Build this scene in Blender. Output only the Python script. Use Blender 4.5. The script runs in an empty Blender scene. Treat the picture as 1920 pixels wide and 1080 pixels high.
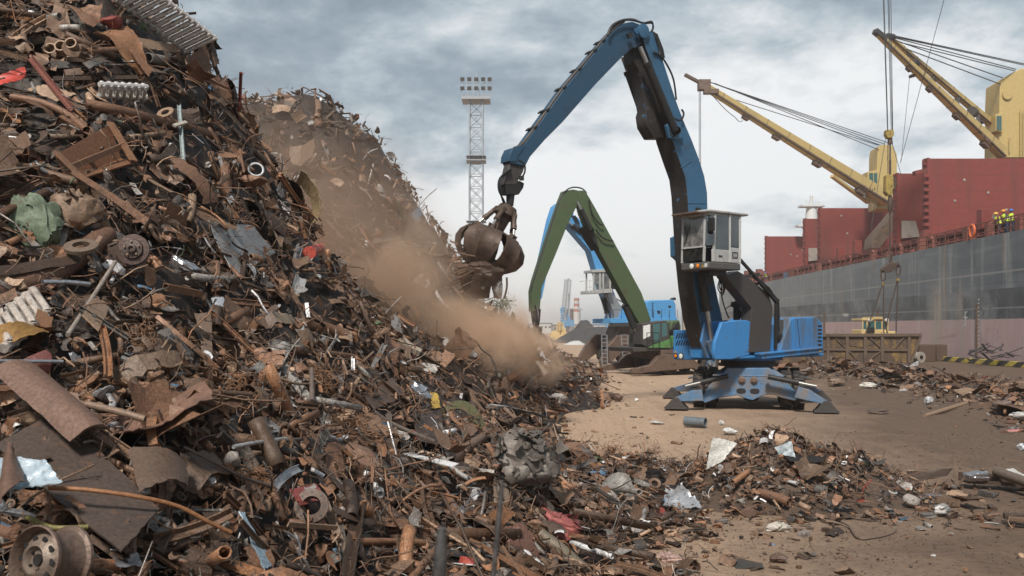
import bpy, math, random
import numpy as np
from mathutils import Vector, Matrix
R = math.radians
scene = bpy.context.scene
COL = scene.collection
# ------------------------------------------------------------------ camera, world, sun, exposure
CAMZ, FPX, HOR = 2.4, 1600.0, 614.0
cam = bpy.data.cameras.new('camera'); cam_o = bpy.data.objects.new('camera', cam); COL.objects.link(cam_o)
cam_o.location = (0, 0, CAMZ); cam_o.rotation_euler = (R(90), 0, 0)
cam.sensor_width = 36; cam.lens = 30.0; cam.shift_y = (HOR - 540) / 1920; cam.clip_start = .05; cam.clip_end = 9000
cam.dof.use_dof = True; cam.dof.focus_distance = 12; cam.dof.aperture_fstop = 5.0
scene.camera = cam_o
scene.view_settings.view_transform = 'Standard'; scene.view_settings.look = 'None'
scene.view_settings.exposure = 0.85; scene.view_settings.gamma = 1
scene.render.engine = 'CYCLES'
scene.cycles.max_bounces = 6; scene.cycles.diffuse_bounces = 3; scene.cycles.glossy_bounces = 3
scene.cycles.transmission_bounces = 4; scene.cycles.volume_bounces = 2; scene.cycles.transparent_max_bounces = 12
scene.cycles.volume_step_rate = 2.0
SUN_EL, SUN_AZ = R(50), R(196)     # azimuth clockwise from +Y
w = bpy.data.worlds.new('World'); scene.world = w; w.use_nodes = True
nt = w.node_tree; nt.nodes.clear()
def N(t, tp, **k):
    n = t.nodes.new(tp)
    for a, b in k.items():
        if a == 'inp':
            for i, v in b.items(): n.inputs[i].default_value = v
        else: setattr(n, a, b)
    return n
def math_node(t, op, a, b=None, c=None, clamp=False):
    n = t.nodes.new('ShaderNodeMath'); n.operation = op; n.use_clamp = clamp
    for i, v in enumerate((a, b, c)):
        if v is None: continue
        if isinstance(v, (int, float)): n.inputs[i].default_value = v
        else: t.links.new(v, n.inputs[i])
    return n.outputs[0]
def ramp(t, fac, stops, interp='LINEAR'):
    n = t.nodes.new('ShaderNodeValToRGB'); n.color_ramp.interpolation = interp
    e = n.color_ramp.elements
    while len(e) < len(stops): e.new(.5)
    for i, (p, c) in enumerate(stops):
        e[i].position = p; e[i].color = (*c, 1) if len(c) == 3 else c
    t.links.new(fac, n.inputs[0]); return n.outputs[0]
def mixc(t, fac, a, b, mode='MIX'):
    n = t.nodes.new('ShaderNodeMix'); n.data_type = 'RGBA'; n.blend_type = mode
    for s, v in ((n.inputs[0], fac), (n.inputs[6], a), (n.inputs[7], b)):
        if hasattr(v, 'is_linked') or hasattr(v, 'links'): t.links.new(v, s)
        elif isinstance(v, (int, float)): s.default_value = v
        else: s.default_value = (*v, 1)
    return n.outputs[2]
def noise(t, vec, scale, detail=4, rough=.55, dist=0.0):
    n = t.nodes.new('ShaderNodeTexNoise'); n.inputs['Scale'].default_value = scale
    n.inputs['Detail'].default_value = detail; n.inputs['Roughness'].default_value = rough
    n.inputs['Distortion'].default_value = dist
    t.links.new(vec, n.inputs['Vector']); return n.outputs[0]
sky = N(nt, 'ShaderNodeTexSky', sky_type='NISHITA'); sky.sun_disc = False
sky.sun_elevation = SUN_EL; sky.sun_rotation = SUN_AZ; sky.dust_density = 2.0
tc = N(nt, 'ShaderNodeTexCoord'); sep = N(nt, 'ShaderNodeSeparateXYZ'); nt.links.new(tc.outputs['Generated'], sep.inputs[0])
zz = math_node(nt, 'ADD', math_node(nt, 'MAXIMUM', sep.outputs[2], 0.0), 0.30)
cx = math_node(nt, 'DIVIDE', sep.outputs[0], zz); cy = math_node(nt, 'DIVIDE', sep.outputs[1], zz)
cmb = N(nt, 'ShaderNodeCombineXYZ'); nt.links.new(cx, cmb.inputs[0]); nt.links.new(cy, cmb.inputs[1])
mp = N(nt, 'ShaderNodeMapping'); mp.inputs['Location'].default_value = (3.7, 1.3, 0); mp.inputs['Scale'].default_value = (1.25, 1.35, 1)
nt.links.new(cmb.outputs[0], mp.inputs[0])
n1 = noise(nt, mp.outputs[0], 1.3, 10, .62, .1); n2 = noise(nt, mp.outputs[0], .42, 3, .5, .2)
# thin bright cloud ahead, thick dark cloud above and to the left
dotn = N(nt, 'ShaderNodeVectorMath', operation='DOT_PRODUCT'); nt.links.new(tc.outputs['Generated'], dotn.inputs[0])
gd = Vector(((1130 - 960) / FPX, 1, (HOR - 400) / FPX)).normalized(); dotn.inputs[1].default_value = gd
glow = math_node(nt, 'MULTIPLY_ADD', dotn.outputs['Value'], 3.4, -2.75, clamp=True)
elev = math_node(nt, 'MULTIPLY_ADD', sep.outputs[2], -1.9, .78, clamp=True)
s_ = math_node(nt, 'ADD', math_node(nt, 'MULTIPLY', n1, 2.6), math_node(nt, 'MULTIPLY', n2, 1.1))
s_ = math_node(nt, 'ADD', s_, math_node(nt, 'MULTIPLY', glow, .55))
s_ = math_node(nt, 'ADD', s_, math_node(nt, 'MULTIPLY', elev, .52))
s_ = math_node(nt, 'SUBTRACT', s_, 1.60)
cl = ramp(nt, s_, [(.14, (.155, .21, .25)), (.45, (.33, .40, .45)), (.62, (.52, .59, .63)), (.76, (.76, .795, .81)), (.92, (.95, .96, .96))])
cl10 = mixc(nt, 1.0, cl, (5.7, 5.65, 5.6), 'MULTIPLY'); cl10.node.clamp_result = False
skymix = mixc(nt, .90, sky.outputs[0], cl10)
bg = N(nt, 'ShaderNodeBackground'); bg.inputs[1].default_value = .10
nt.links.new(skymix, bg.inputs[0]); ow = N(nt, 'ShaderNodeOutputWorld'); nt.links.new(bg.outputs[0], ow.inputs[0])
sl = bpy.data.lights.new('sun', 'SUN'); sl.energy = 2.4; sl.angle = R(9); sl.color = (1, .95, .88)
so = bpy.data.objects.new('sun', sl); COL.objects.link(so)
sd = Vector((math.sin(SUN_AZ) * math.cos(SUN_EL), math.cos(SUN_AZ) * math.cos(SUN_EL), math.sin(SUN_EL)))
so.rotation_euler = sd.to_track_quat('Z', 'Y').to_euler(); so.location = (0, 0, 60)
# ------------------------------------------------------------------ helpers
def P(px, py, D): return Vector(((px - 960) / FPX * D, D, CAMZ + (HOR - py) / FPX * D))
def put(o, parent=None):
    COL.objects.link(o)
    if parent is not None: o.parent = parent
    return o
def tag(o, label=None, cat=None, group=None, kind=None):
    if label: o['label'] = label
    if cat: o['category'] = cat
    if group: o['group'] = group
    if kind: o['kind'] = kind
    return o
WM = {}
def thing(name, label, cat, loc=(0, 0, 0), rz=0.0, group=None):
    o = bpy.data.objects.new(name, None); o.location = loc; o.rotation_euler = (0, 0, rz); put(o)
    WM[o.name] = Matrix.Translation(Vector(loc)) @ Matrix.Rotation(rz, 4, 'Z')
    return tag(o, label, cat, group)
class MB:
    """collects world-space shapes for ONE mesh"""
    def __init__(s): s.v = []; s.f = []; s.sm = []; s.mi = []
    def add(s, vs, fs, smooth=False, mi=0):
        b = len(s.v); s.v.extend([tuple(v) for v in vs])
        for f in fs: s.f.append(tuple(i + b for i in f)); s.sm.append(smooth); s.mi.append(mi)
        return s
    def box(s, c, d, M=None, mi=0, taper=1.0):
        x, y, z = d[0] / 2, d[1] / 2, d[2] / 2
        vs = [Vector((a * (x * (taper if k > 0 else 1)), b * (y * (taper if k > 0 else 1)), k * z)) for k in (-1, 1) for a, b in ((-1, -1), (1, -1), (1, 1), (-1, 1))]
        if M is not None: vs = [M @ v for v in vs]
        vs = [v + Vector(c) for v in vs]
        return s.add(vs, [(3, 2, 1, 0), (4, 5, 6, 7), (0, 1, 5, 4), (1, 2, 6, 5), (2, 3, 7, 6), (3, 0, 4, 7)], False, mi)
    def hexa(s, a, b, mi=0):
        """a, b: matching rings of points (prism between them)"""
        n = len(a); vs = list(a) + list(b)
        fs = [tuple(range(n - 1, -1, -1)), tuple(range(n, 2 * n))] + [(i, (i + 1) % n, (i + 1) % n + n, i + n) for i in range(n)]
        return s.add(vs, fs, False, mi)
    def tube(s, pts, r, n=8, r2=None, caps=True, smooth=True, mi=0, closed=False):
        V, F = tube_vf(pts, r, n, r2, caps, closed); return s.add(V, F, smooth, mi)
    def bar(s, a, b, wd, h=None, mi=0):
        a, b = Vector(a), Vector(b); h = h or wd; d = b - a; L = d.length
        M = d.to_track_quat('Z', 'Y').to_matrix()
        return s.box((a + b) / 2, (wd, h, L), M, mi)
    def lathe(s, prof, c, axis, n=24, mi=0, smooth=True, ang=2 * math.pi):
        """prof: (radius, offset along axis)"""
        M = Vector(axis).normalized().to_track_quat('Z', 'Y').to_matrix(); c = Vector(c); vs = []
        for r, h in prof:
            for k in range(n):
                a = ang * k / n; vs.append(c + M @ Vector((r * math.cos(a), r * math.sin(a), h)))
        fs = [(i * n + k, i * n + (k + 1) % n, (i + 1) * n + (k + 1) % n, (i + 1) * n + k) for i in range(len(prof) - 1) for k in range(n)]
        return s.add(vs, fs, smooth, mi)
    def build(s, name, mats, parent=None, bevel=0.0, M=None):
        me = bpy.data.meshes.new(name)
        top = parent
        while top is not None and top.parent is not None: top = top.parent
        if M is None: M = WM[top.name] if top is not None and top.name in WM else None
        if M is not None:
            Mi = M.inverted(); vs = [tuple(Mi @ Vector(v)) for v in s.v]
        else: vs = s.v
        me.from_pydata(vs, [], s.f)
        me.polygons.foreach_set('use_smooth', s.sm); me.polygons.foreach_set('material_index', s.mi)
        for m in (mats if isinstance(mats, (list, tuple)) else [mats]): me.materials.append(m)
        me.validate(); me.set_sharp_from_angle(angle=R(38)); me.update()
        o = bpy.data.objects.new(name, me); put(o, parent)
        if parent is None and M is not None: o.matrix_world = M; WM[o.name] = M
        if bevel:
            b = o.modifiers.new('bevel', 'BEVEL'); b.width = bevel; b.segments = 2; b.limit_method = 'ANGLE'; b.angle_limit = R(40)
        return o
def tube_vf(pts, r, n=8, r2=None, caps=True, closed=False):
    pts = [Vector(p) for p in pts]; m = len(pts); V = []; F = []
    up = None
    for i, p in enumerate(pts):
        if closed: t = pts[(i + 1) % m] - pts[i - 1]
        else: t = pts[min(i + 1, m - 1)] - pts[max(i - 1, 0)]
        t.normalize()
        if up is None:
            up = t.orthogonal().normalized()
        else:
            up = (up - t * up.dot(t))
            up = up.normalized() if up.length > 1e-6 else t.orthogonal().normalized()
        sd_ = t.cross(up); rr = r if not isinstance(r, (list, tuple)) else r[i]
        if r2 is not None: rr = r + (r2 - r) * i / max(1, m - 1)
        for k in range(n):
            a = 2 * math.pi * k / n; V.append(p + up * (rr * math.cos(a)) + sd_ * (rr * math.sin(a)))
    for i in range(m if closed else m - 1):
        j = (i + 1) % m
        for k in range(n): F.append((i * n + k, i * n + (k + 1) % n, j * n + (k + 1) % n, j * n + k))
    if caps and not closed:
        F.append(tuple(range(n - 1, -1, -1))); F.append(tuple((m - 1) * n + k for k in range(n)))
    return V, F
def smooth_path(pts, k=5):
    pts = [Vector(p) for p in pts]; out = []
    if len(pts) < 3: return pts
    for i in range(len(pts) - 1):
        p0, p1, p2, p3 = pts[max(i - 1, 0)], pts[i], pts[i + 1], pts[min(i + 2, len(pts) - 1)]
        for j in range(k):
            t = j / k
            out.append(.5 * ((2 * p1) + (p2 - p0) * t + (2 * p0 - 5 * p1 + 4 * p2 - p3) * t * t + (3 * p1 - 3 * p2 + p3 - p0) * t ** 3))
    out.append(pts[-1]); return out
# ------------------------------------------------------------------ materials
def new_mat(name):
    m = bpy.data.materials.new(name); m.use_nodes = True; t = m.node_tree
    b = t.nodes['Principled BSDF']; return m, t, b
def surf_mat(name, col, dirt=(.05, .035, .025), amt=.45, scale=3.0, rough=.6, metal=0.0, bump=.15, fine=30.0, rust=None, rust_amt=.35, streak=False, var=.25):
    """worn surface: base colour varied by noise, dirt patches, optional rust chips"""
    m, t, b = new_mat(name)
    tcn = t.nodes.new('ShaderNodeTexCoord'); v = tcn.outputs['Object']
    if streak:
        mpn = t.nodes.new('ShaderNodeMapping'); mpn.inputs['Scale'].default_value = (1, 1, .12); t.links.new(v, mpn.inputs[0]); vs = mpn.outputs[0]
    else: vs = v
    a = noise(t, vs, scale, 6, .62, .3); f = noise(t, v, fine, 3, .6)
    c = mixc(t, math_node(t, 'MULTIPLY_ADD', f, 2.0, -.5, clamp=True), tuple(x * (1 - var) for x in col), tuple(min(1, x * (1 + var)) for x in col))
    thr = 1 - amt
    k = math_node(t, 'MULTIPLY_ADD', math_node(t, 'ADD', a, math_node(t, 'MULTIPLY', f, .18)), 5.0, -5.0 * (thr * .55 + .32), clamp=True)
    c = mixc(t, k, c, dirt)
    if rust:
        g = noise(t, v, scale * 3.1, 5, .7, .6)
        kk = math_node(t, 'MULTIPLY_ADD', g, 9.0, -9.0 * (.72 - .25 * rust_amt), clamp=True)
        c = mixc(t, kk, c, rust)
        k = math_node(t, 'MAXIMUM', k, kk)
    t.links.new(c, b.inputs['Base Color'])
    rr = math_node(t, 'MULTIPLY_ADD', k, .9 - rough, rough, clamp=True); t.links.new(rr, b.inputs['Roughness'])
    b.inputs['Metallic'].default_value = metal
    bn = t.nodes.new('ShaderNodeBump'); bn.inputs['Strength'].default_value = bump; bn.inputs['Distance'].default_value = .02
    t.links.new(math_node(t, 'ADD', a, math_node(t, 'MULTIPLY', f, .5)), bn.inputs['Height']); t.links.new(bn.outputs[0], b.inputs['Normal'])
    return m
RUSTC = (.115, .055, .03); DUST = (.20, .135, .09)
M = {}
M['blue'] = surf_mat('blue_paint', (.043, .215, .50), (.10, .105, .105), .52, 1.5, .5, 0, .08, 22, RUSTC, .4, streak=True, var=.15)
M['blue_boom'] = surf_mat('boom_blue_silhouetted', (.038, .112, .20), (.035, .04, .048), .45, .8, .5, 0, .06, 18, (.04, .035, .03), .25, var=.15)  # body blue darkened: silhouette shade of the boom put into the colour
M['blue_worn'] = surf_mat('worn_blue_paint', (.085, .18, .31), (.20, .175, .155), .64, 1.6, .6, 0, .12, 20, (.10, .07, .055), .55, var=.25)
M['grime_shade'] = surf_mat('grimy_shaded_boom_front', (.026, .021, .019), (.05, .037, .03), .5, 1.5, .6, 0, .2, 25, (.06, .20, .36), .45, var=.3)  # grime with blue scrapes, plus the front face's shade painted into the dark
M['black'] = surf_mat('black_steel', (.025, .023, .022), (.06, .045, .035), .35, 3, .5, .2, .1)
M['darkgrey'] = surf_mat('dark_grey_arm', (.062, .054, .05), (.09, .065, .05), .35, 2, .55, .1, .08)
M['hose'] = surf_mat('rubber_hose', (.018, .017, .017), (.05, .04, .035), .3, 5, .6)
M['chrome'] = surf_mat('ram_rod', (.45, .43, .40), (.2, .17, .14), .3, 4, .3, .8, .03)
M['steelrust'] = surf_mat('brown_worn_steel', (.17, .115, .085), (.09, .06, .045), .5, 2.5, .55, .35, .2, 25, (.24, .17, .13), .4)
M['grab'] = surf_mat('grab_steel', (.10, .066, .048), (.05, .034, .026), .55, 3.2, .55, .3, .7, 20, (.22, .155, .115), .4)
M['tyre'] = surf_mat('tyre_rubber', (.03, .027, .025), (.14, .10, .072), .55, 4, .85)
M['grey_cab'] = surf_mat('cab_grey_paint', (.40, .40, .385), (.17, .13, .10), .32, 2.5, .5, 0, .05, 25, (.10, .07, .05), .2)
M['bumper'] = surf_mat('cab_dark_bumper', (.09, .085, .08), (.12, .09, .07), .3, 3)
M['stickblue'] = surf_mat('stick_blue_silhouetted', (.024, .068, .12), (.035, .038, .042), .45, .8, .5, 0, .06, 18, (.05, .035, .028), .4, var=.15)  # still darker copy of the blue, painting in the stick's silhouette shade
M['green'] = surf_mat('green_paint', (.068, .10, .044), (.085, .07, .045), .46, 1.0, .55, 0, .08, 16, (.12, .10, .07), .35, var=.2)
M['green_bright'] = surf_mat('bright_green_paint', (.09, .25, .07), (.08, .08, .05), .5, 2, .5)
M['blue2'] = surf_mat('sky_blue_paint', (.085, .30, .58), (.12, .16, .2), .3, 1.2, .5, 0, .05, 15, RUSTC, .15)
M['shipred'] = surf_mat('hatch_red_paint', (.20, .040, .030), (.115, .04, .032), .5, .5, .6, 0, .1, 3, (.15, .055, .035), .45, streak=True, var=.15)
M['shiprail'] = surf_mat('rail_red_brown', (.20, .065, .045), (.12, .07, .05), .5, 1.0, .7, 0, .1, 6)
M['shipbuff'] = surf_mat('crane_buff_paint', (.50, .37, .145), (.33, .25, .12), .4, .35, .55, 0, .04, 5, (.16, .09, .05), .2, streak=True, var=.1)
M['shipwhite'] = surf_mat('ship_white_paint', (.62, .62, .60), (.35, .33, .3), .3, .6, .5)
M['yellow'] = surf_mat('machine_yellow', (.58, .38, .10), (.25, .17, .08), .35, 1.5, .5, 0, .05, 15, RUSTC, .25)
M['yellow_far'] = surf_mat('pale_yellow', (.60, .44, .20), (.3, .2, .1), .35, .5)
M['skip_panel'] = surf_mat('worn_yellow_panel', (.30, .18, .045), (.09, .062, .043), .84, 1.3, .7, 0, .15, 9, (.11, .065, .04), .8)
M['skip_frame'] = surf_mat('rusty_tub_frame', (.125, .085, .06), (.075, .05, .035), .5, 1.5, .8)
M['concrete'] = surf_mat('concrete', (.33, .29, .25), (.17, .12, .09), .45, 1.2, .9, 0, .2)
M['brownblock'] = surf_mat('brown_block', (.095, .06, .042), (.07, .047, .034), .5, 1.0, .9, 0, .2)
M['galv'] = surf_mat('galvanised_steel', (.33, .35, .37), (.25, .22, .2), .3, .8, .5, .5, .03)
M['farsteel'] = surf_mat('far_grey_steel', (.30, .33, .36), (.2, .2, .2), .3, .1)
M['farblue'] = surf_mat('far_blue_steel', (.10, .24, .40), (.1, .15, .2), .3, .1)
M['farbrick'] = surf_mat('far_dark_stack', (.12, .08, .075), (.09, .07, .07), .4, .1, .9)
M['farwhite'] = surf_mat('far_pale_wall', (.48, .47, .45), (.33, .3, .28), .4, .05, .9)
M['farred'] = surf_mat('far_red_band', (.34, .12, .09), (.2, .1, .08), .3, .1)
M['coal'] = surf_mat('dark_coal', (.055, .052, .052), (.08, .07, .062), .5, .35, .95, 0, .6, 6)
M['orange'] = surf_mat('orange_plastic', (.62, .13, .04), (.3, .12, .06), .25, 3, .5)
M['chain'] = surf_mat('chain_steel', (.085, .06, .045), (.12, .075, .05), .5, 3, .6, .4)
M['hookyellow'] = surf_mat('hook_yellow', (.36, .25, .06), (.07, .05, .035), .5, 2.5, .7, 0, .1, 12, (.06, .04, .03), .7)
M['rope'] = surf_mat('wire_rope', (.06, .06, .062), (.1, .09, .08), .4, 2)
M['skin'] = surf_mat('skin', (.45, .26, .19), (.4, .22, .16), .3, 10, .5)
M['hivis'] = surf_mat('hi_vis_fabric', (.62, .78, .06), (.4, .5, .1), .3, 8, .8)
M['navy'] = surf_mat('navy_cloth', (.03, .04, .075), (.04, .04, .05), .4, 8, .85)
M['maroon'] = surf_mat('maroon_cloth', (.16, .03, .045), (.1, .03, .04), .4, 8, .85)
M['redcloth'] = surf_mat('red_shirt', (.42, .045, .03), (.25, .04, .03), .3, 8, .85)
M['helm_y'] = surf_mat('yellow_helmet', (.72, .42, .04), (.5, .3, .05), .2, 8, .35)
M['helm_o'] = surf_mat('orange_helmet', (.75, .30, .03), (.5, .2, .05), .2, 8, .35)
M['helm_b'] = surf_mat('blue_helmet', (.04, .14, .45), (.05, .1, .3), .2, 8, .35)
M['bark'] = surf_mat('bark', (.09, .065, .045), (.06, .05, .04), .4, 3, .9)
M['leaf'] = surf_mat('leaf_green', (.075, .095, .045), (.05, .07, .035), .5, 1.5, .7, 0, .0, 8)
def glass_mat(name, tint=(.75, .85, .85), rough=.08, dusty=.35):
    m, t, b = new_mat(name); t.nodes.remove(b)
    tcn = t.nodes.new('ShaderNodeTexCoord'); nz = noise(t, tcn.outputs['Object'], 3.0, 5, .65, .8)
    tr = N(t, 'ShaderNodeBsdfTransparent', inp={0: (*tint, 1)}); gl = N(t, 'ShaderNodeBsdfGlossy', inp={0: (.8, .85, .87, 1), 1: rough})
    df = N(t, 'ShaderNodeBsdfDiffuse', inp={0: (.38, .37, .35, 1)})
    lw = N(t, 'ShaderNodeLayerWeight', inp={0: .35})
    mx = N(t, 'ShaderNodeMixShader'); fac = math_node(t, 'MULTIPLY_ADD', lw.outputs['Fresnel'], .9, .12, clamp=True)
    t.links.new(fac, mx.inputs[0]); t.links.new(tr.outputs[0], mx.inputs[1]); t.links.new(gl.outputs[0], mx.inputs[2])
    mx2 = N(t, 'ShaderNodeMixShader'); t.links.new(math_node(t, 'MULTIPLY_ADD', nz, dusty * 2.6, -dusty * .75, clamp=True), mx2.inputs[0])
    t.links.new(mx.outputs[0], mx2.inputs[1]); t.links.new(df.outputs[0], mx2.inputs[2])
    t.links.new(mx2.outputs[0], t.nodes['Material Output'].inputs[0]); return m
M['glass'] = glass_mat('cab_glass', dusty=.62); M['glass_clear'] = glass_mat('cab_side_glass', (.34, .42, .42), .03, .06)  # windscreen's pale diffuse layer paints in sky reflection besides the dust
M['glass_teal'] = surf_mat('teal_window', (.05, .13, .13), (.08, .15, .15), .3, 2, .15)
M['lens'] = surf_mat('lamp_lens', (.75, .75, .72), (.5, .5, .45), .2, 8, .2)
M['amber'] = surf_mat('amber_lens', (.8, .25, .03), (.5, .2, .03), .2, 8, .3)
# scrap materials cache (colour of the piece itself)
_sm = {}
def scrapmat(col, metal=.25, rough=.62, worn=.45, key=None):
    k = (tuple(round(c, 3) for c in col), metal, rough, worn)
    if k not in _sm:
        _sm[k] = surf_mat('scrap_' + str(len(_sm)), col, (.05, .034, .026), worn * .7, 5.0, rough, metal, .35, 45, (.135, .07, .042) if worn > .3 else (.09, .06, .045), worn, var=.35)
        _sm[k].name = 'worn_scrap_metal'
    return _sm[k]
RUST, RUST2, BROWN, DBROWN, TAN, GREYM, DGREY, ALU, WHITEP = (.195, .104, .062), (.26, .13, .068), (.162, .098, .063), (.076, .048, .034), (.30, .20, .134), (.235, .22, .205), (.07, .063, .058), (.52, .52, .54), (.56, .53, .50)
# ------------------------------------------------------------------ heap height field
CTRL = []
def cp(px, py, D): p = P(px, py, D); CTRL.append((p.x, p.y, p.z))
for a in [(0, 0, 9.5), (200, 0, 10), (335, 0, 10.8), (0, 200, 8.3), (200, 200, 9), (372, 200, 10.6), (0, 400, 7), (200, 400, 7.8), (400, 400, 9.3), (502, 400, 10.8), (448, 300, 10.8),
          (0, 600, 6), (200, 600, 6.6), (400, 600, 7.8), (600, 600, 10), (680, 600, 11.2), (606, 500, 11.0), (0, 800, 5.2), (200, 800, 5.6), (400, 800, 6.3), (600, 800, 7.6), (770, 790, 10),
          (740, 700, 11.2), (850, 790, 12.2), (0, 1080, 4.2), (200, 1080, 4.4), (400, 1080, 4.8), (600, 1080, 5.6), (800, 1080, 6.6), (1000, 1080, 7.5), (1150, 1085, 8.2), (950, 840, 12),
          (850, 870, 9.6), (1050, 870, 12.2), (1000, 960, 9.3), (1120, 930, 11.2), (1200, 1000, 9.9),
          (430, 186, 31), (520, 190, 31), (590, 180, 31), (642, 200, 31), (690, 268, 31.5), (732, 344, 32.5), (762, 424, 34), (796, 486, 35), (842, 552, 37), (925, 605, 40), (1010, 640, 43), (1060, 668, 46),
          (480, 350, 24), (550, 450, 21), (650, 350, 27), (700, 450, 26), (620, 560, 18.5), (720, 620, 17.5), (780, 560, 24), (800, 700, 16.5), (850, 620, 22), (900, 700, 19), (950, 640, 28),
          (950, 760, 18.5), (1000, 700, 24), (1020, 740, 24), (1062, 778, 23.4), (1020, 690, 33), (1085, 700, 44), (930, 800, 16), (1010, 815, 19.1), (1045, 790, 21.8),
          (1455, 806, 12.6), (1400, 850, 12.3), (1500, 845, 12.5), (1600, 855, 12.8), (1650, 880, 12.6), (1720, 920, 12.4), (1450, 965, 10.9), (1300, 872, 13.3), (1210, 868, 13.6), (1290, 945, 11.5),
          (1600, 965, 10.9), (1800, 960, 11.1), (1650, 950, 11.4), (1540, 905, 11.9), (1380, 900, 12.0)]: cp(*a)
for a in [(-2.3, 14, 2.2), (-4.4, 13.5, 5.0), (-5.4, 16, 3.8), (0, 15, .45), (-1, 13.6, 1.1), (-8, 12, 8), (-10, 8, 7), (-6, 4, 2.6), (-4, 2, 1.6), (-1.5, 3, .45), (0, 4, .15), (-1, 0, .3), (.6, 6, .1), (1.3, 8, 0),
          (2.2, 10, -.02), (2, 5, -.15), (1, 3, -.1), (2.2, 17, -.12), (3.5, 20, -.3), (-8, 16, 5), (-12, 18, 5), (3, 14.9, -.05), (4, 14.6, -.05), (5.5, 14.8, -.1), (7, 13.5, -.15), (1.5, 15.6, .0), (8, 11, -.2),
          (-12, 45, 9), (-5, 50, 5), (-2, 50, 2), (1, 56, .3), (5, 56, -.3), (-20, 31, 10), (-20, 20, 8), (-25, 45, 8), (-14, 58, 6), (4, 30, -.25), (5, 38, -.25), (7, 48, -.4), (8, 25, -.8), (8, 18, -.8),
          (5, 8, -.5), (4, 4, -.5), (10, 15, -1), (-15, 8, 8), (-9, 3, 3.5), (13, 40, -1.2), (13, 60, -1.2), (13, 5, -1), (-25, 5, 8), (-8, -1, 1.5), (6, -1, -.5), (-8.5, 22, 5.0), (-11, 24, 6.5)]: CTRL.append(a)
CT = np.array(CTRL); A_ = np.sqrt(((CT[:, None, :2] - CT[None, :, :2]) ** 2).sum(-1) + .01)
n_ = len(CT); K_ = np.zeros((n_ + 3, n_ + 3)); K_[:n_, :n_] = A_ + np.eye(n_) * -.02; K_[:n_, n_] = 1; K_[:n_, n_ + 1:] = CT[:, :2]; K_[n_:, :n_] = K_[:n_, n_:].T
W_ = np.linalg.solve(K_, np.concatenate([CT[:, 2], [0, 0, 0]]))
def rbf(X, Y):
    X = np.asarray(X, float); Y = np.asarray(Y, float); out = np.zeros(X.shape)
    for i in range(n_): out += W_[i] * np.sqrt((X - CT[i, 0]) ** 2 + (Y - CT[i, 1]) ** 2 + .01)
    return out + W_[n_] + W_[n_ + 1] * X + W_[n_ + 2] * Y
GX0, GX1, GY0, GY1, GS = -26.0, 14.0, -2.0, 62.0, .1
gx = np.arange(GX0, GX1 + 1e-6, GS); gy = np.arange(GY0, GY1 + 1e-6, GS)
GXX, GYY = np.meshgrid(gx, gy, indexing='ij')
HG = rbf(GXX, GYY)
rs0 = np.random.RandomState(5)
def vnoise(X, Y, sc, seed):
    r = np.random.RandomState(seed); T = r.rand(257, 257); x = np.asarray(X) / sc + 1000; y = np.asarray(Y) / sc + 1000
    xi = np.floor(x).astype(int); yi = np.floor(y).astype(int); fx = x - xi; fy = y - yi; fx = fx * fx * (3 - 2 * fx); fy = fy * fy * (3 - 2 * fy)
    g = lambda i, j: T[i % 257, j % 257]
    return (g(xi, yi) * (1 - fx) + g(xi + 1, yi) * fx) * (1 - fy) + (g(xi, yi + 1) * (1 - fx) + g(xi + 1, yi + 1) * fx) * fy - .5
HG = HG + np.clip(HG, 0, 1) * (.5 * vnoise(GXX, GYY, 1.1, 1) + .28 * vnoise(GXX, GYY, .45, 2)) * np.clip(HG / 2.0 + .25, 0, 1)
FARB = np.clip((HG - 2) / 4, 0, 1) * np.clip((GYY - 18) / 6, 0, 1)
HG = HG + FARB * (1.6 * vnoise(GXX, GYY, 3.2, 3) + .7 * vnoise(GXX, GYY, 1.2, 4))
EDGE = np.minimum(np.minimum(GXX - GX0, GX1 - GXX), np.minimum(GYY - GY0 + 3, GY1 - GYY)); HG = HG * np.clip(EDGE / 3, 0, 1) - .0
def hs(x, y):
    x = np.clip((np.asarray(x, float) - GX0) / GS, 0, len(gx) - 2.001); y = np.clip((np.asarray(y, float) - GY0) / GS, 0, len(gy) - 2.001)
    i = x.astype(int); j = y.astype(int); fx = x - i; fy = y - j
    return (HG[i, j] * (1 - fx) + HG[i + 1, j] * fx) * (1 - fy) + (HG[i, j + 1] * (1 - fx) + HG[i + 1, j + 1] * fx) * fy
DS = np.arange(2.2, 130, .04)
def depth(px, py):
    X = (px - 960) / FPX * DS; Z = CAMZ + (HOR - py) / FPX * DS
    inside = (X > GX0) & (X < GX1) & (DS < GY1)
    H = np.where(inside, np.maximum(hs(X, np.minimum(DS, GY1 - .2)), 0), 0)
    k = np.nonzero(Z < H)[0]
    return float(DS[k[0]]) if len(k) else None
def S(px, py, lift=.08, D=None):
    d = D or depth(px, py) or 11.0
    return P(px, py, d * 1.0 - lift)
def snorm(x, y):
    e = .35; dx = float(hs(x + e, y) - hs(x - e, y)) / (2 * e); dy = float(hs(x, y + e) - hs(x, y - e)) / (2 * e)
    if float(hs(x, y)) < .02: return Vector((0, 0, 1))
    return Vector((-dx, -dy, 1)).normalized()
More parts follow.
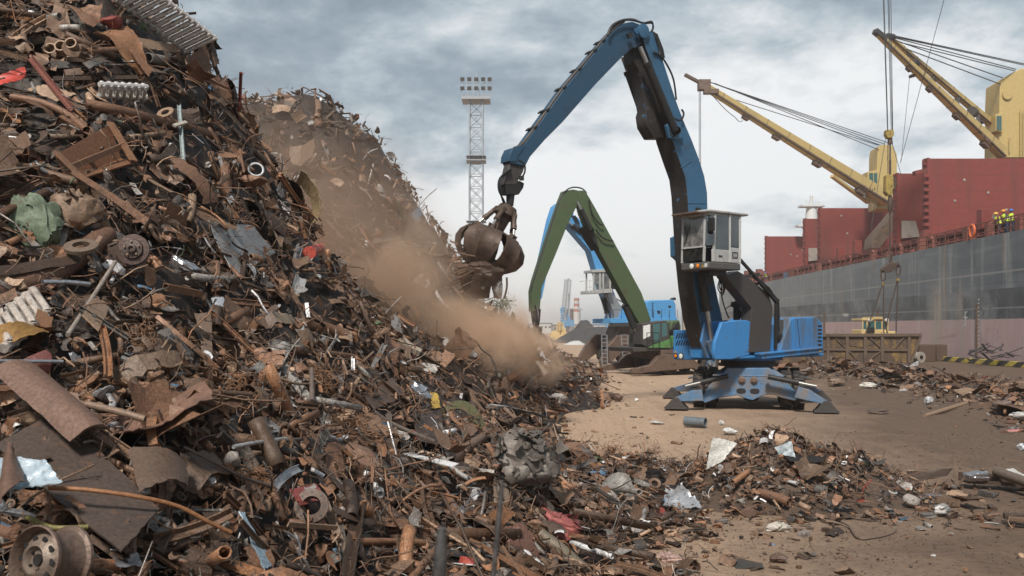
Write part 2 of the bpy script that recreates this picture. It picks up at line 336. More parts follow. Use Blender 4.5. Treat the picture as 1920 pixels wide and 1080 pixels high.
# ------------------------------------------------------------------ fast merged mesh with per-piece colour
class Fast:
    def __init__(s): s.V = []; s.T = []; s.C = []; s.S = []; s.n = 0
    def add(s, V, T, col, smooth):
        s.V.append(V.astype(np.float32)); s.T.append(T + s.n); s.n += len(V)
        s.C.append(np.tile(np.array(col, np.float32), (len(V), 1))); s.S.append(np.full(len(T), smooth))
    def build(s, name, mat):
        V = np.concatenate(s.V); T = np.concatenate(s.T).astype(np.int32); C = np.concatenate(s.C); Sm = np.concatenate(s.S)
        me = bpy.data.meshes.new(name); me.vertices.add(len(V)); me.vertices.foreach_set('co', V.ravel())
        me.loops.add(T.size); me.loops.foreach_set('vertex_index', T.ravel()); me.polygons.add(len(T))
        me.polygons.foreach_set('loop_start', np.arange(0, T.size, 3, dtype=np.int32))
        me.polygons.foreach_set('use_smooth', Sm.astype(bool))
        at = me.color_attributes.new('piece_colour', 'FLOAT_COLOR', 'POINT'); at.data.foreach_set('color', C.ravel())
        me.materials.append(mat); me.update(calc_edges=True)
        o = bpy.data.objects.new(name, me); return put(o)
def tri(F):
    out = []
    for f in F:
        for i in range(1, len(f) - 1): out.append((f[0], f[i], f[i + 1]))
    return np.array(out, dtype=np.int64)
def crease(V, rg, amp, k=7, nrm=None):
    """folds a surface along random creases"""
    V = np.array(V, float); c = V.mean(0); ext = np.abs(V - c).max() + 1e-6; out = V.copy()
    for i in range(k):
        d = rg.randn(3); d /= np.linalg.norm(d); off = rg.uniform(-.6, .6) * ext
        t = (V - c) @ d - off; n = nrm if nrm is not None else rg.randn(3); n = np.array(n) / np.linalg.norm(n)
        out += np.outer(np.abs(t) / ext * amp * rg.uniform(-1, 1), n)
    return out
def grid_vf(n, m, fn):
    V = [fn(i / n, j / m) for i in range(n + 1) for j in range(m + 1)]
    F = [(i * (m + 1) + j, (i + 1) * (m + 1) + j, (i + 1) * (m + 1) + j + 1, i * (m + 1) + j + 1) for i in range(n) for j in range(m)]
    return V, F
def thicken(V, F, n, m, th):
    """sheet of (n+1)*(m+1) points gets a back and rim"""
    V = np.array(V, float); N0 = len(V); nrm = np.zeros_like(V)
    for f in F:
        a, b, c = V[f[0]], V[f[1]], V[f[3]]; k = np.cross(b - a, c - a)
        for i in f: nrm[i] += k
    nrm /= np.linalg.norm(nrm, axis=1)[:, None] + 1e-9
    V2 = np.concatenate([V, V - nrm * th]); F2 = list(F) + [tuple(i + N0 for i in reversed(f)) for f in F]
    idx = lambda i, j: i * (m + 1) + j
    rim = [idx(i, 0) for i in range(n + 1)] + [idx(n, j) for j in range(1, m + 1)] + [idx(i, m) for i in range(n - 1, -1, -1)] + [idx(0, j) for j in range(m - 1, 0, -1)]
    for a, b in zip(rim, rim[1:] + rim[:1]): F2.append((b, a, a + N0, b + N0))
    return V2, F2
def proto(kind, rg):
    """unit-size scrap shapes, about 1 m long; returns V (numpy), F, smooth"""
    u = rg.uniform
    if kind == 'pipe':
        r = u(.035, .10); b = u(-.22, .22) * (rg.rand() < .4); pts = [Vector((t - .5, b * math.sin(t * 3.1), 0)) for t in np.linspace(0, 1, 5 if b else 2)]
        V, F = tube_vf(pts, r, 9, caps=False); V2, F2 = tube_vf(pts, r * .8, 9, caps=False); n0 = len(V)
        F = F + [tuple(i + n0 for i in reversed(f)) for f in F2]; L = n0 - 9
        for k in range(9): k2 = (k + 1) % 9; F.append((k2, k, k + n0, k2 + n0)); F.append((L + k, L + k2, L + k2 + n0, L + k + n0))
        return np.array([tuple(v) for v in V + V2]), F, True
    if kind == 'rod':
        r = u(.010, .022); p = [Vector((0, 0, 0))]; d = Vector((1, 0, 0))
        for i in range(4): d = (d + Vector((u(-.3, .3), u(-.35, .35), u(-.35, .35)))).normalized(); p.append(p[-1] + d * .25)
        V, F = tube_vf(p, r, 5); return np.array([tuple(v) for v in V]) - [.5, 0, 0], F, True
    if kind == 'wire':
        r = u(.004, .0085); p = [Vector((0, 0, 0))]; d = Vector((1, 0, 0)); cv = Vector((u(-.6, .6), u(-.9, .9), u(-.9, .9)))
        for i in range(10): d = (d + cv * .45 + Vector((u(-.35, .35), u(-.4, .4), u(-.4, .4)))).normalized(); p.append(p[-1] + d * .13); cv = cv * .85 + Vector((u(-.4, .4), u(-.4, .4), u(-.4, .4)))
        V, F = tube_vf(p, r, 4); V = np.array([tuple(v) for v in V]); return V - V.mean(0), F, True
    if kind in ('flat', 'angle', 'channel', 'beam'):
        a, t = u(.04, .09), .012
        if kind == 'flat': prof = [(-a, 0), (a, 0), (a, t), (-a, t)]
        elif kind == 'angle': prof = [(0, 0), (a, 0), (a, t), (t, t), (t, a), (0, a)]
        elif kind == 'channel': prof = [(-a, 0), (a, 0), (a, a), (a - t, a), (a - t, t), (-a + t, t), (-a + t, a), (-a, a)]
        else: b = a * 1.1; prof = [(-a, -b), (a, -b), (a, -b + t * 1.6), (t, -b + t * 1.6), (t, b - t * 1.6), (a, b - t * 1.6), (a, b), (-a, b), (-a, b - t * 1.6), (-t, b - t * 1.6), (-t, -b + t * 1.6), (-a, -b + t * 1.6)]
        tw = u(-1.3, 1.3) * (rg.rand() < .5); bd = u(-.3, .3) * (rg.rand() < .6); m = len(prof); ns = 6; V = []
        for i in range(ns + 1):
            x = i / ns - .5; c, s = math.cos(tw * x), math.sin(tw * x)
            for (y, z) in prof: V.append((x, y * c - z * s + bd * (x * x * 2), y * s + z * c))
        F = [(i * m + k, i * m + (k + 1) % m, (i + 1) * m + (k + 1) % m, (i + 1) * m + k) for i in range(ns) for k in range(m)] + [tuple(range(m))[::-1], tuple(ns * m + k for k in range(m))]
        return np.array(V), F, False
    if kind == 'sheet':
        a = u(.5, 1.0); n, m = 6, 5; jit = rg.uniform(-.06, .06, (n + 1, m + 1, 2))
        V, F = grid_vf(n, m, lambda s, t: ((s - .5) + jit[round(s * n), round(t * m), 0], (t - .5) * a * (1 - .3 * s * (jit[0, 0, 0] > 0)) + jit[round(s * n), round(t * m), 1], 0))
        V = crease(V, rg, .34, 6, (0, 0, 1)); V = crease(V, rg, .10, 4); V, F = thicken(V, F, n, m, .008); return V, F, False
    if kind == 'curl':
        a, ang = u(.3, .9), u(1.2, 4.0); rr = 1 / ang; n, m = 10, 3; j = rg.uniform(-.05, .05, (n + 1, m + 1))
        V, F = grid_vf(n, m, lambda s, t: (rr * math.sin(ang * (s - .5)) * (1 + .25 * t), (t - .5) * a + j[round(s * n), round(t * m)], rr * math.cos(ang * (s - .5)) * (1 + .25 * t) - rr * .7 + j[round(s * n), round(t * m)] * .5))
        V, F = thicken(V, F, n, m, .01); return V, F, False
    if kind == 'crumple':
        n, m = 9, 10; V = [(0, 0, -.35)]; F = []
        for i in range(1, n):
            for j_ in range(m): a, b = math.pi * i / n, 2 * math.pi * j_ / m; V.append((.5 * math.sin(a) * math.cos(b), .42 * math.sin(a) * math.sin(b), -.35 * math.cos(a)))
        V.append((0, 0, .35)); V = np.array(V)
        for q in range(12):
            d = rg.randn(3); d /= np.linalg.norm(d); t = V @ d; k = u(.12, .3); V = V - np.outer(np.where(t > k, (t - k) * u(.7, 1.15), 0), d)
        V = crease(V, rg, .16, 9); V += rg.uniform(-.028, .028, V.shape)
        for j_ in range(m): F.append((0, 1 + (j_ + 1) % m, 1 + j_))
        for i in range(n - 2):
            for j_ in range(m): F.append((1 + i * m + j_, 1 + i * m + (j_ + 1) % m, 1 + (i + 1) * m + (j_ + 1) % m, 1 + (i + 1) * m + j_))
        L = len(V) - 1
        for j_ in range(m): F.append((L, L - m + j_, L - m + (j_ + 1) % m))
        return V, F, False
    if kind == 'ring':
        r1, r2, h = .5, u(.25, .42), u(.05, .3); mb = MB(); mb.lathe([(r1, 0), (r1, h), (r2, h), (r2, 0), (r1, 0)], (0, 0, 0), (0, 0, 1), 14)
        return np.array([tuple(v) for v in mb.v]), mb.f, True
    if kind == 'tangle':
        V, F = [], []
        for q in range(7):
            p = [Vector((u(-.3, .3), u(-.3, .3), u(-.25, .25)))]; d = Vector((u(-1, 1), u(-1, 1), u(-.6, .6))).normalized()
            ax = Vector((u(-1, 1), u(-1, 1), u(-1, 1))).normalized(); k = u(.3, .9)
            for i in range(11):
                d = (d + ax.cross(d) * k + Vector((u(-.3, .3), u(-.3, .3), u(-.3, .3))) - p[-1] * .35).normalized(); p.append(p[-1] + d * .1)
            v, f = tube_vf(p, .0065, 3, caps=False); b = len(V); V += v; F += [tuple(i + b for i in x) for x in f]
        return np.array([tuple(v) for v in V]), F, True
    if kind == 'block':
        mb = MB(); mb.box((0, 0, 0), (1, u(.4, .8), u(.25, .5))); V = np.array(mb.v); V = V + rg.uniform(-.06, .06, V.shape); return V, mb.f, False
KINDS = ['pipe', 'rod', 'wire', 'flat', 'angle', 'channel', 'beam', 'sheet', 'curl', 'crumple', 'ring', 'tangle', 'block']
rgp = np.random.RandomState(77); PROTO = {}
for k_ in KINDS:
    PROTO[k_] = []
    for i_ in range(3 if k_ in ('block', 'ring') else 14 if k_ in ('crumple', 'sheet', 'wire', 'tangle', 'curl') else 8):
        V, F, s_m = proto(k_, rgp); PROTO[k_].append((np.array(V, float), tri(F), s_m, F))
PAL = [(RUST, .2), (BROWN, .26), (DBROWN, .17), (RUST2, .08), (TAN, .10), (GREYM, .06), (DGREY, .06), ((.33, .30, .28), .03), ((.66, .66, .67), .022), ((.10, .19, .30), .003), ((.30, .055, .04), .002), ((.10, .15, .08), .002), ((.20, .15, .085), .001)]
palw = np.array([p[1] for p in PAL]); palw /= palw.sum()
def rcol(rg, shiny=True):
    i = rg.choice(len(PAL), p=palw); c = np.array(PAL[i][0]) * rg.uniform(.4, 1.25) ** 1.3 * 1.35; return c, (.75 if i == 7 else .3 if i in (5, 6) else .12)
def frame_rot(n, rg, spread):
    """rotation whose z axis is near the surface normal n"""
    n = Vector(n) + Vector(rg.uniform(-1, 1, 3)) * spread; n.normalize()
    a = Vector(rg.uniform(-1, 1, 3)); x = (a - n * a.dot(n)).normalized(); y = n.cross(x)
    return np.array([[x.x, y.x, n.x], [x.y, y.y, n.y], [x.z, y.z, n.z]])
# shared scrap material reading the piece colour
m, t, b = new_mat('mixed_scrap'); M['scrap'] = m
at = N(t, 'ShaderNodeAttribute', attribute_name='piece_colour'); tcn = t.nodes.new('ShaderNodeTexCoord')
a = noise(t, tcn.outputs['Object'], 9, 6, .68, .5); f_ = noise(t, tcn.outputs['Object'], 70, 2, .6)
c = mixc(t, math_node(t, 'MULTIPLY_ADD', a, 5, -2.5, clamp=True), at.outputs['Color'], (.115, .078, .056))
c = mixc(t, math_node(t, 'MULTIPLY_ADD', f_, 3, -1.2, clamp=True), mixc(t, 1.0, c, (.66, .64, .62), 'MULTIPLY'), mixc(t, 1.0, c, (1.3, 1.27, 1.24), 'MULTIPLY'))
t.links.new(c, b.inputs['Base Color']); t.links.new(at.outputs['Alpha'], b.inputs['Metallic'])
t.links.new(math_node(t, 'MULTIPLY_ADD', a, .5, .32, clamp=True), b.inputs['Roughness'])
bn = t.nodes.new('ShaderNodeBump'); bn.inputs['Strength'].default_value = .45; bn.inputs['Distance'].default_value = .02; t.links.new(a, bn.inputs['Height']); t.links.new(bn.outputs[0], b.inputs['Normal'])
# soil
m, t, b = new_mat('soil'); M['soil'] = m
geo = t.nodes.new('ShaderNodeNewGeometry'); v = geo.outputs['Position']
big = noise(t, v, .11, 4, .6, .3); mid = noise(t, v, .8, 7, .68, .4); fine = noise(t, v, 14, 5, .7); grit = noise(t, v, 55, 3, .7)
mpn = t.nodes.new('ShaderNodeMapping'); mpn.inputs['Rotation'].default_value = (0, 0, R(-12)); mpn.inputs['Scale'].default_value = (1.5, .16, 1); t.links.new(v, mpn.inputs[0])
trk = noise(t, mpn.outputs[0], 1.6, 8, .68, .8)
mpn2 = t.nodes.new('ShaderNodeMapping'); mpn2.inputs['Rotation'].default_value = (0, 0, R(72)); mpn2.inputs['Scale'].default_value = (1.6, .13, 1); t.links.new(v, mpn2.inputs[0])
trk2 = noise(t, mpn2.outputs[0], 1.2, 8, .7, .9)
sx = t.nodes.new('ShaderNodeSeparateXYZ'); t.links.new(v, sx.inputs[0])
# pale dry dusty yard left and round the machines, damp dark earth towards the right front
dk = math_node(t, 'MULTIPLY_ADD', sx.outputs[0], .16, math_node(t, 'MULTIPLY', sx.outputs[1], -.052))
dk = math_node(t, 'ADD', dk, math_node(t, 'MULTIPLY', math_node(t, 'SUBTRACT', big, .5), 1.2))
dk = math_node(t, 'ADD', math_node(t, 'MULTIPLY', math_node(t, 'SUBTRACT', mid, .5), .9), math_node(t, 'ADD', dk, .15), None)
dk = math_node(t, 'MULTIPLY_ADD', dk, .95, .44, clamp=True)
c = mixc(t, dk, (.42, .288, .195), (.122, .078, .051))
c = mixc(t, math_node(t, 'MULTIPLY_ADD', trk, 4, -2.0, clamp=True), c, mixc(t, 1.0, c, (1.22, 1.21, 1.2), 'MULTIPLY'))
c = mixc(t, math_node(t, 'MULTIPLY_ADD', trk2, 5, -2.6, clamp=True), c, mixc(t, 1.0, c, (.74, .72, .71), 'MULTIPLY'))
c = mixc(t, math_node(t, 'MULTIPLY_ADD', fine, 5, -2.5, clamp=True), c, mixc(t, 1.0, c, (.5, .48, .47), 'MULTIPLY'))
c = mixc(t, math_node(t, 'MULTIPLY_ADD', grit, 9, -5.9, clamp=True), c, (.36, .31, .27))
t.links.new(c, b.inputs['Base Color']); b.inputs['Roughness'].default_value = .92
bn = t.nodes.new('ShaderNodeBump'); bn.inputs['Strength'].default_value = .8; bn.inputs['Distance'].default_value = .06
t.links.new(math_node(t, 'ADD', math_node(t, 'ADD', mid, math_node(t, 'MULTIPLY', fine, .35)), math_node(t, 'ADD', math_node(t, 'MULTIPLY', trk, .8), math_node(t, 'MULTIPLY', grit, .1))), bn.inputs['Height']); t.links.new(bn.outputs[0], b.inputs['Normal'])
M['core'] = surf_mat('heap_dirt', (.042, .029, .022), (.03, .021, .017), .5, 3, .95, 0, .5)
# ------------------------------------------------------------------ ground, quay, water
QS = .0375
def quay_x(y): return 30.9 + (y - 54) * QS
def frange(a, b, s): return list(np.arange(a, b, s))
us = [-4000, -1500, -500, -150, -60, -42, -38] + frange(-36, 0, .3) + [0.0]
ys = [-60, -20, -4] + frange(-2, 46, .3) + frange(46, 70, 1) + [75, 90, 120, 180, 300, 600, 1500, 5000]
XX = np.array([[quay_x(y) + u for y in ys] for u in us]); YY = np.array([[y for y in ys] for u in us])
ZZ = (.10 * vnoise(XX, YY, 2.3, 8) + .05 * vnoise(XX, YY, .8, 9) - .03)
bxf = lambda Y: 16.3 - np.maximum(0, 30 - Y) * .22
berm = np.exp(-((XX - bxf(YY)) / 2.2) ** 2) * np.clip((YY - 18) / 5, 0, 1) * np.clip((49 - YY) / 6, 0, 1) * .38
msk = np.clip((70 - YY) / 15, 0, 1) * np.clip((XX + 30) / 5, 0, 1) * np.clip((quay_x(YY) - XX) / 3, 0, 1) * np.clip((YY + 2) / 2, 0, 1)
ZZ = (ZZ * np.where((np.abs(XX - 7) < 3.2) & (np.abs(YY - 26) < 3.5), .3, 1) + berm * (1 + 1.6 * vnoise(XX, YY, 1.4, 11))) * msk
def gz(x, y):
    if not (-8 < x < quay_x(y) - 3 and 0 < y < 55): return 0.0
    z = (.10 * float(vnoise(x, y, 2.3, 8)) + .05 * float(vnoise(x, y, .8, 9)) - .03)
    bm = math.exp(-((x - bxf(y)) / 2.2) ** 2) * min(1, max(0, (y - 18) / 5)) * min(1, max(0, (49 - y) / 6)) * .38
    return z + bm * (1 + 1.6 * float(vnoise(x, y, 1.4, 11)))
nu, ny = len(us), len(ys)
mb = MB(); mb.v = [(float(XX[i, j]), float(YY[i, j]), float(ZZ[i, j])) for i in range(nu) for j in range(ny)]
for i in range(nu - 1):
    for j in range(ny - 1): mb.f.append((i * ny + j, (i + 1) * ny + j, (i + 1) * ny + j + 1, i * ny + j + 1)); mb.sm.append(True); mb.mi.append(0)
mb.build('ground', M['soil'], M=Matrix.Identity(4))['kind'] = 'structure'
mb = MB(); mb.hexa([Vector((quay_x(-60), -60, -.01)), Vector((quay_x(-60) + .45, -60, -.01)), Vector((quay_x(-60) + .45, -60, -6)), Vector((quay_x(-60), -60, -6))],
                   [Vector((quay_x(5000), 5000, -.01)), Vector((quay_x(5000) + .45, 5000, -.01)), Vector((quay_x(5000) + .45, 5000, -6)), Vector((quay_x(5000), 5000, -6))])
mb.build('quay_wall', M['concrete'], M=Matrix.Identity(4))['kind'] = 'structure'
m, t, b = new_mat('harbour_water'); M['water'] = m; b.inputs['Base Color'].default_value = (.03, .045, .045, 1); b.inputs['Roughness'].default_value = .12
tcn = t.nodes.new('ShaderNodeTexCoord'); bn = t.nodes.new('ShaderNodeBump'); bn.inputs['Distance'].default_value = .1; t.links.new(noise(t, tcn.outputs['Object'], .6, 4), bn.inputs['Height']); t.links.new(bn.outputs[0], b.inputs['Normal'])
mb = MB(); mb.add([(quay_x(-60) + .46, -60, -2.5), (4000, -60, -2.5), (4000, 5000, -2.5), (quay_x(5000) + .46, 5000, -2.5)], [(0, 1, 2, 3)])
mb.build('water', M['water'], M=Matrix.Identity(4))['kind'] = 'structure'
m, t, b = new_mat('kerb_stripes'); M['kerb'] = m
tcn = t.nodes.new('ShaderNodeTexCoord'); sp = t.nodes.new('ShaderNodeSeparateXYZ'); t.links.new(tcn.outputs['Object'], sp.inputs[0])
st = math_node(t, 'FRACT', math_node(t, 'ADD', math_node(t, 'MULTIPLY', sp.outputs[1], .55), sp.outputs[2]))
c = mixc(t, math_node(t, 'GREATER_THAN', st, .5), (.025, .023, .02), (.42, .32, .05)); c = mixc(t, math_node(t, 'MULTIPLY_ADD', noise(t, tcn.outputs['Object'], 2.5, 5, .7), 4, -2, clamp=True), c, (.12, .085, .06))
t.links.new(c, b.inputs['Base Color']); b.inputs['Roughness'].default_value = .85
mb = MB(); y0, y1 = 20, 140; a = [Vector((quay_x(y0) - .5, y0, 0)), Vector((quay_x(y0) - .1, y0, 0)), Vector((quay_x(y0) - .1, y0, .34)), Vector((quay_x(y0) - .44, y0, .34))]
mb.hexa(a, [p + Vector(((y1 - y0) * QS, y1 - y0, 0)) for p in a]); o = mb.build('quay_kerb', M['kerb'], M=Matrix.Identity(4), bevel=.03); tag(o, 'black and yellow striped kerb running along the quay edge below the ship', 'kerb')
# heap cores: near and far
def heap_core(y0, y1, step, x0=GX0 + .3, x1=GX1 - .3):
    xs = np.arange(x0, x1, step); ys_ = np.arange(y0, y1 + 1e-6, step); X, Y = np.meshgrid(xs, ys_, indexing='ij'); H = hs(X, Y)
    Z = H - .10; Z = Z + np.clip(H, 0, .3) * .5 * vnoise(X, Y, .25, 21)
    keep = H > -.12; nyy = len(ys_); idx = -np.ones(X.shape, int); V = []; T = []
    F4 = [(i, j) for i in range(len(xs) - 1) for j in range(nyy - 1) if keep[i, j] or keep[i + 1, j] or keep[i, j + 1] or keep[i + 1, j + 1]]
    flat = np.stack([X.ravel(), Y.ravel(), Z.ravel()], 1)
    for i, j in F4:
        a, b_, c_, d = i * nyy + j, (i + 1) * nyy + j, (i + 1) * nyy + j + 1, i * nyy + j + 1; T.append((a, b_, c_)); T.append((a, c_, d))
    T = np.array(T); used, inv = np.unique(T, return_inverse=True); return flat[used], inv.reshape(-1, 3)
# ------------------------------------------------------------------ blue material handler
class Fr:
    def __init__(s, cx, D0, yaw):
        s.cx, s.D0 = cx, D0; c, n = math.cos(R(yaw)), math.sin(R(yaw)); s.f = Vector((-c, -n, 0)); s.s = Vector((n, -c, 0)); s.yaw = R(yaw)
        s.M3 = Matrix((s.f, s.s, Vector((0, 0, 1)))).transposed()
    def w(s, r, l, z): return Vector((s.cx, s.D0, 0)) + s.f * r + s.s * l + Vector((0, 0, z))
    def inv(s, px, py, l):
        k = (px - 960) / FPX; r = (k * (s.D0 + l * s.s.y) - s.cx - l * s.s.x) / (s.f.x - k * s.f.y)
        D = s.D0 + r * s.f.y + l * s.s.y; return r, CAMZ + (HOR - py) / FPX * D
    def q(s, px, py, l, l2=None):
        r, z = s.inv(px, py, l); return s.w(r, l if l2 is None else l2, z)
    def prof(s, mb, poly, l0, l1, lref=None, mi=0, segmi=None):
        """polygon traced on the plane l=lref, made solid from l0 to l1"""
        lref = l0 if lref is None else lref; rz = [s.inv(x, y, lref) for x, y in poly]; n = len(rz)
        a = [s.w(r, l0, z) for r, z in rz]; b_ = [s.w(r, l1, z) for r, z in rz]; base = len(mb.f)
        mb.hexa(a, b_, mi)
        if segmi:
            for k in segmi: mb.mi[base + 2 + k] = segmi[k]
    def box(s, mb, r0, r1, l0, l1, z0, z1, mi=0):
        mb.hexa([s.w(r0, l0, z0), s.w(r1, l0, z0), s.w(r1, l1, z0), s.w(r0, l1, z0)], [s.w(r0, l0, z1), s.w(r1, l0, z1), s.w(r1, l1, z1), s.w(r0, l1, z1)], mi)
def ram(parent, a, b, r, split=.55, name='ram', mat='black', rodfrac=.55, n=12):
    """hydraulic cylinder: barrel at a, rod towards b"""
    a, b = Vector(a), Vector(b); m_ = a + (b - a) * split; mb = MB(); mb.tube([a, m_], r, n); mb.tube([m_ - (b - a).normalized() * .06, m_ + (b - a).normalized() * .05], r * 1.18, n)
    mb.lathe([(r * .9, -r * 1.1), (r * .9, r * 1.1)], a, (b - a).cross(Vector((0, 0, 1))) + Vector((1e-4, 0, 0)), 10)
    o = mb.build(name, M[mat], parent); mb = MB(); mb.tube([m_, b], r * rodfrac, n); mb.build('rod', M['chrome'], o); return o
def wheel(parent, c, axis, R_=.55, wd=.32, dual=True):
    c, axis = Vector(c), Vector(axis).normalized(); h = wd / 2
    mb = MB(); mb.lathe([(R_ * .55, -h), (R_ * .9, -h), (R_ * .985, -h * .8), (R_, 0), (R_ * .985, h * .8), (R_ * .9, h), (R_ * .55, h)], c, axis, 28)
    Mx = axis.to_track_quat('Z', 'Y').to_matrix()
    for k in range(28):                       # tread lugs
        a = 2 * math.pi * k / 28; for_side = 1 if k % 2 else -1
        ctr = c + Mx @ Vector((math.cos(a) * R_, math.sin(a) * R_, for_side * h * .42)); T = Mx @ Matrix.Rotation(a, 3, 'Z'); mb.box(ctr, (.055, .075, h * .95), T)
    o = mb.build('wheel', M['tyre'], parent)
    mb = MB(); mb.lathe([(.06, h * .9), (.14, h * .9), (.15, h * .4), (R_ * .48, h * .35), (R_ * .56, h * .95), (R_ * .6, h * .95), (R_ * .56, -h)], c, axis, 20)
    for k in range(8):
        a = 2 * math.pi * k / 8; mb.lathe([(.018, h * .4), (.018, h * .75), (0, h * .75)], c + Mx @ Vector((math.cos(a) * .2, math.sin(a) * .2, 0)), axis, 6)
    mb.build('rim', M['blue_worn'] if parent.name.startswith('material_handler') else M['steelrust'], o); return o

F = Fr(7.27, 26.3, 35)
H1 = thing('material_handler', 'nearest material handler, blue with grey raised cab, holding a claw full of scrap', 'material handler', (7.27, 26.3, 0))
# undercarriage, axis points at the camera
th = math.atan2(7.27, 26.3); ua = Vector((math.sin(th), math.cos(th), 0)); ul = Vector((math.cos(th), -math.sin(th), 0)); C1 = Vector((7.27, 26.3, 0))
def U(l, a, z): return C1 + ul * l + ua * a + Vector((0, 0, z))
UD = 24.75                                                     # depth of the front beam
def upx(px, py, a):
    k = (px - 960) / FPX; l = (k * (26.3 + ua.y * a) - 7.27 - ua.x * a) / (ul.x - k * ul.y); p = U(l, a, 0); return l, CAMZ + (HOR - py) / FPX * p.y
def ubeam(mb, pts, a0, a1, mi=0):
    g = [upx(px, py, -1.62) for px, py in pts]
    mb.hexa([U(l, a0, z) for l, z in g], [U(l, a1, z) for l, z in g], mi)
mb = MB()
bpts = [(1350, 706), (1364, 690), (1442, 690), (1460, 703), (1501, 743), (1491, 752), (1465, 746), (1448, 739), (1430, 742), (1411, 751), (1397, 747), (1383, 741), (1345, 747), (1322, 756), (1314, 750), (1330, 722)]
ubeam(mb, bpts, -1.62, -1.36); bk = mb
mb.hexa([U(l, -1.36, z) for l, z in ((-.62, .72), (.62, .72), (.5, 1.22), (-.5, 1.22))], [U(l, 2.0, z) for l, z in ((-.62, .72), (.62, .72), (.5, 1.22), (-.5, 1.22))])
ubeam(mb, bpts, 1.75, 2.0)
under = mb.build('undercarriage', M['blue_worn'], H1, .02)
mb = MB()                                                       # deck plate sloping back from the beam
mb.hexa([U(-1.0, -1.63, .98), U(1.0, -1.63, .98), U(1.0, -1.63, 1.02), U(-1.0, -1.63, 1.02)], [U(-.62, -.5, 1.22), U(.62, -.5, 1.22), U(.62, -.5, 1.26), U(-.62, -.5, 1.26)])
mb.build('deck_plate', M['blue_worn'], H1, .01)
for k in (-1, 1):
    mb = MB(); mb.lathe([(.105, 0), (.105, .05), (.06, .06), (.06, .10), (0, .10)], U(k * .17, -1.62, .88), -ua, 14); mb.build('tow_eye', M['steelrust'], H1)
    mb = MB(); pts = [U(k * .19 + .13 * math.copysign(min(1, abs(math.cos(t)) * 1.2), math.cos(t)), -1.635, .56 + .075 * math.sin(t)) for t in np.linspace(0, 2 * math.pi, 14)[:-1]]
    mb.hexa(pts, [p + ua * .02 for p in pts]); mb.build('slot', M['black'], H1)
mb = MB()
for a in (-.85, 1.25):
    mb.tube([U(-1.3, a, .52), U(1.3, a, .52)], .11, 10); mb.lathe([(.0, -.28), (.26, -.2), (.32, 0), (.26, .2), (0, .28)], U(.1, a, .5), ul, 14)
mb.build('axle', M['black'], H1)
for a in (-.85, 1.25):
    for l in (-1.43, -1.08, 1.08, 1.43): wheel(H1, U(l, a, .55), ul * (1 if l > 0 else -1))
def stab(px_h, py_h, px_p, py_p, a, sgn):
    A = upx(px_h, py_h, a); B = upx(px_p, py_p, a); A = U(A[0], a, A[1]); B = U(B[0], a, max(.30, B[1])); dr = (B - A).normalized(); up = dr.cross(ua).normalized()
    if up.z < 0: up = -up
    mb = MB(); lo = [A + up * .16, A + dr * .30 + up * .19, B + up * .06, B + dr * .06, B - up * .06, A - up * .16]
    mb.hexa([p - ua * .12 for p in lo], [p + ua * .12 for p in lo])
    st = mb.build('stabilizer', M['blue_worn'], H1, .015)
    mb = MB(); mb.hexa([B + Vector((0, 0, -.26)) + ul * x + ua * y for x, y in ((-.34, -.27), (.34, -.27), (.34, .27), (-.34, .27))], [B + Vector((0, 0, -.21)) + ul * x + ua * y for x, y in ((-.32, -.27), (.32, -.27), (.32, .27), (-.32, .27))])
    for y in (-.21, .21):
        pr = [B + Vector((0, 0, -.22)) + ul * x for x in (-.31, .31)] + [B + Vector((0, 0, .06)) + ul * .07, B + Vector((0, 0, .06)) - ul * .07]; mb.hexa([p + ua * (y - .02) for p in pr], [p + ua * (y + .02) for p in pr])
    mb.tube([B - ua * .24, B + ua * .24], .045, 10); mb.build('foot_pad', M['darkgrey'], st)
    hp = U(sgn * .55, a + .02, 1.0); ram(st, hp, A + dr * .45 + up * .34, .075, .6, 'stabilizer_ram')
    return st
stab(1318, 741, 1268, 764, -1.95, -1); stab(1493, 735, 1549, 758, -1.95, 1); stab(1318, 725, 1262, 740, 2.0, -1); stab(1488, 722, 1538, 741, 2.0, 1)
mb = MB(); mb.lathe([(.78, 1.22), (.9, 1.22), (.9, 1.30), (.82, 1.31), (.82, 1.40), (.98, 1.41), (.98, 1.50), (.5, 1.5)], (7.27, 26.3, 0), (0, 0, 1), 40); mb.build('turntable', M['darkgrey'], H1)
mb = MB(); mb.lathe([(.99, 1.415), (1.02, 1.415), (1.02, 1.47), (.99, 1.48)], (7.27, 26.3, 0), (0, 0, 1), 40); mb.build('turntable_skirt', M['blue'], H1)
# upper body
mb = MB()
F.box(mb, -2.2, 1.75, -1.15, 1.15, 1.50, 1.60)
F.box(mb, -.2, 1.9, .30, 1.02, 1.60, 2.50); F.box(mb, -2.0, -.3, -1.15, .2, 1.6, 2.62)
body = mb.build('upper_body', M['blue'], H1, .03)
mb = MB(); F.prof(mb, [(1354, 604), (1400, 600), (1407, 603), (1407, 665), (1372, 674), (1342, 674), (1338, 662), (1341, 640)], 1.16, 1.05, 1.16); mb.build('side_panel', M['blue'], H1, .02)
mb = MB(); F.prof(mb, [(1462, 660), (1483, 597), (1492, 595), (1531, 594), (1543, 606), (1544.5, 655)], 1.2, -1.15, 1.2); tail = mb.build('engine_cover', M['blue'], H1, .04)
mb = MB(); F.prof(mb, [(1494.5, 598), (1495.5, 598), (1501, 656), (1500, 656)], 1.204, 1.198, 1.2); mb.build('door_seam', M['black'], tail)
for k in range(7):
    y = 610 + k * 7.0; mb = MB(); F.prof(mb, [(1533, y), (1540, y - .5), (1541, y + 3.2), (1534, y + 3.4)], 1.205, 1.196, 1.2); mb.build('vent_slot', M['black'], tail)
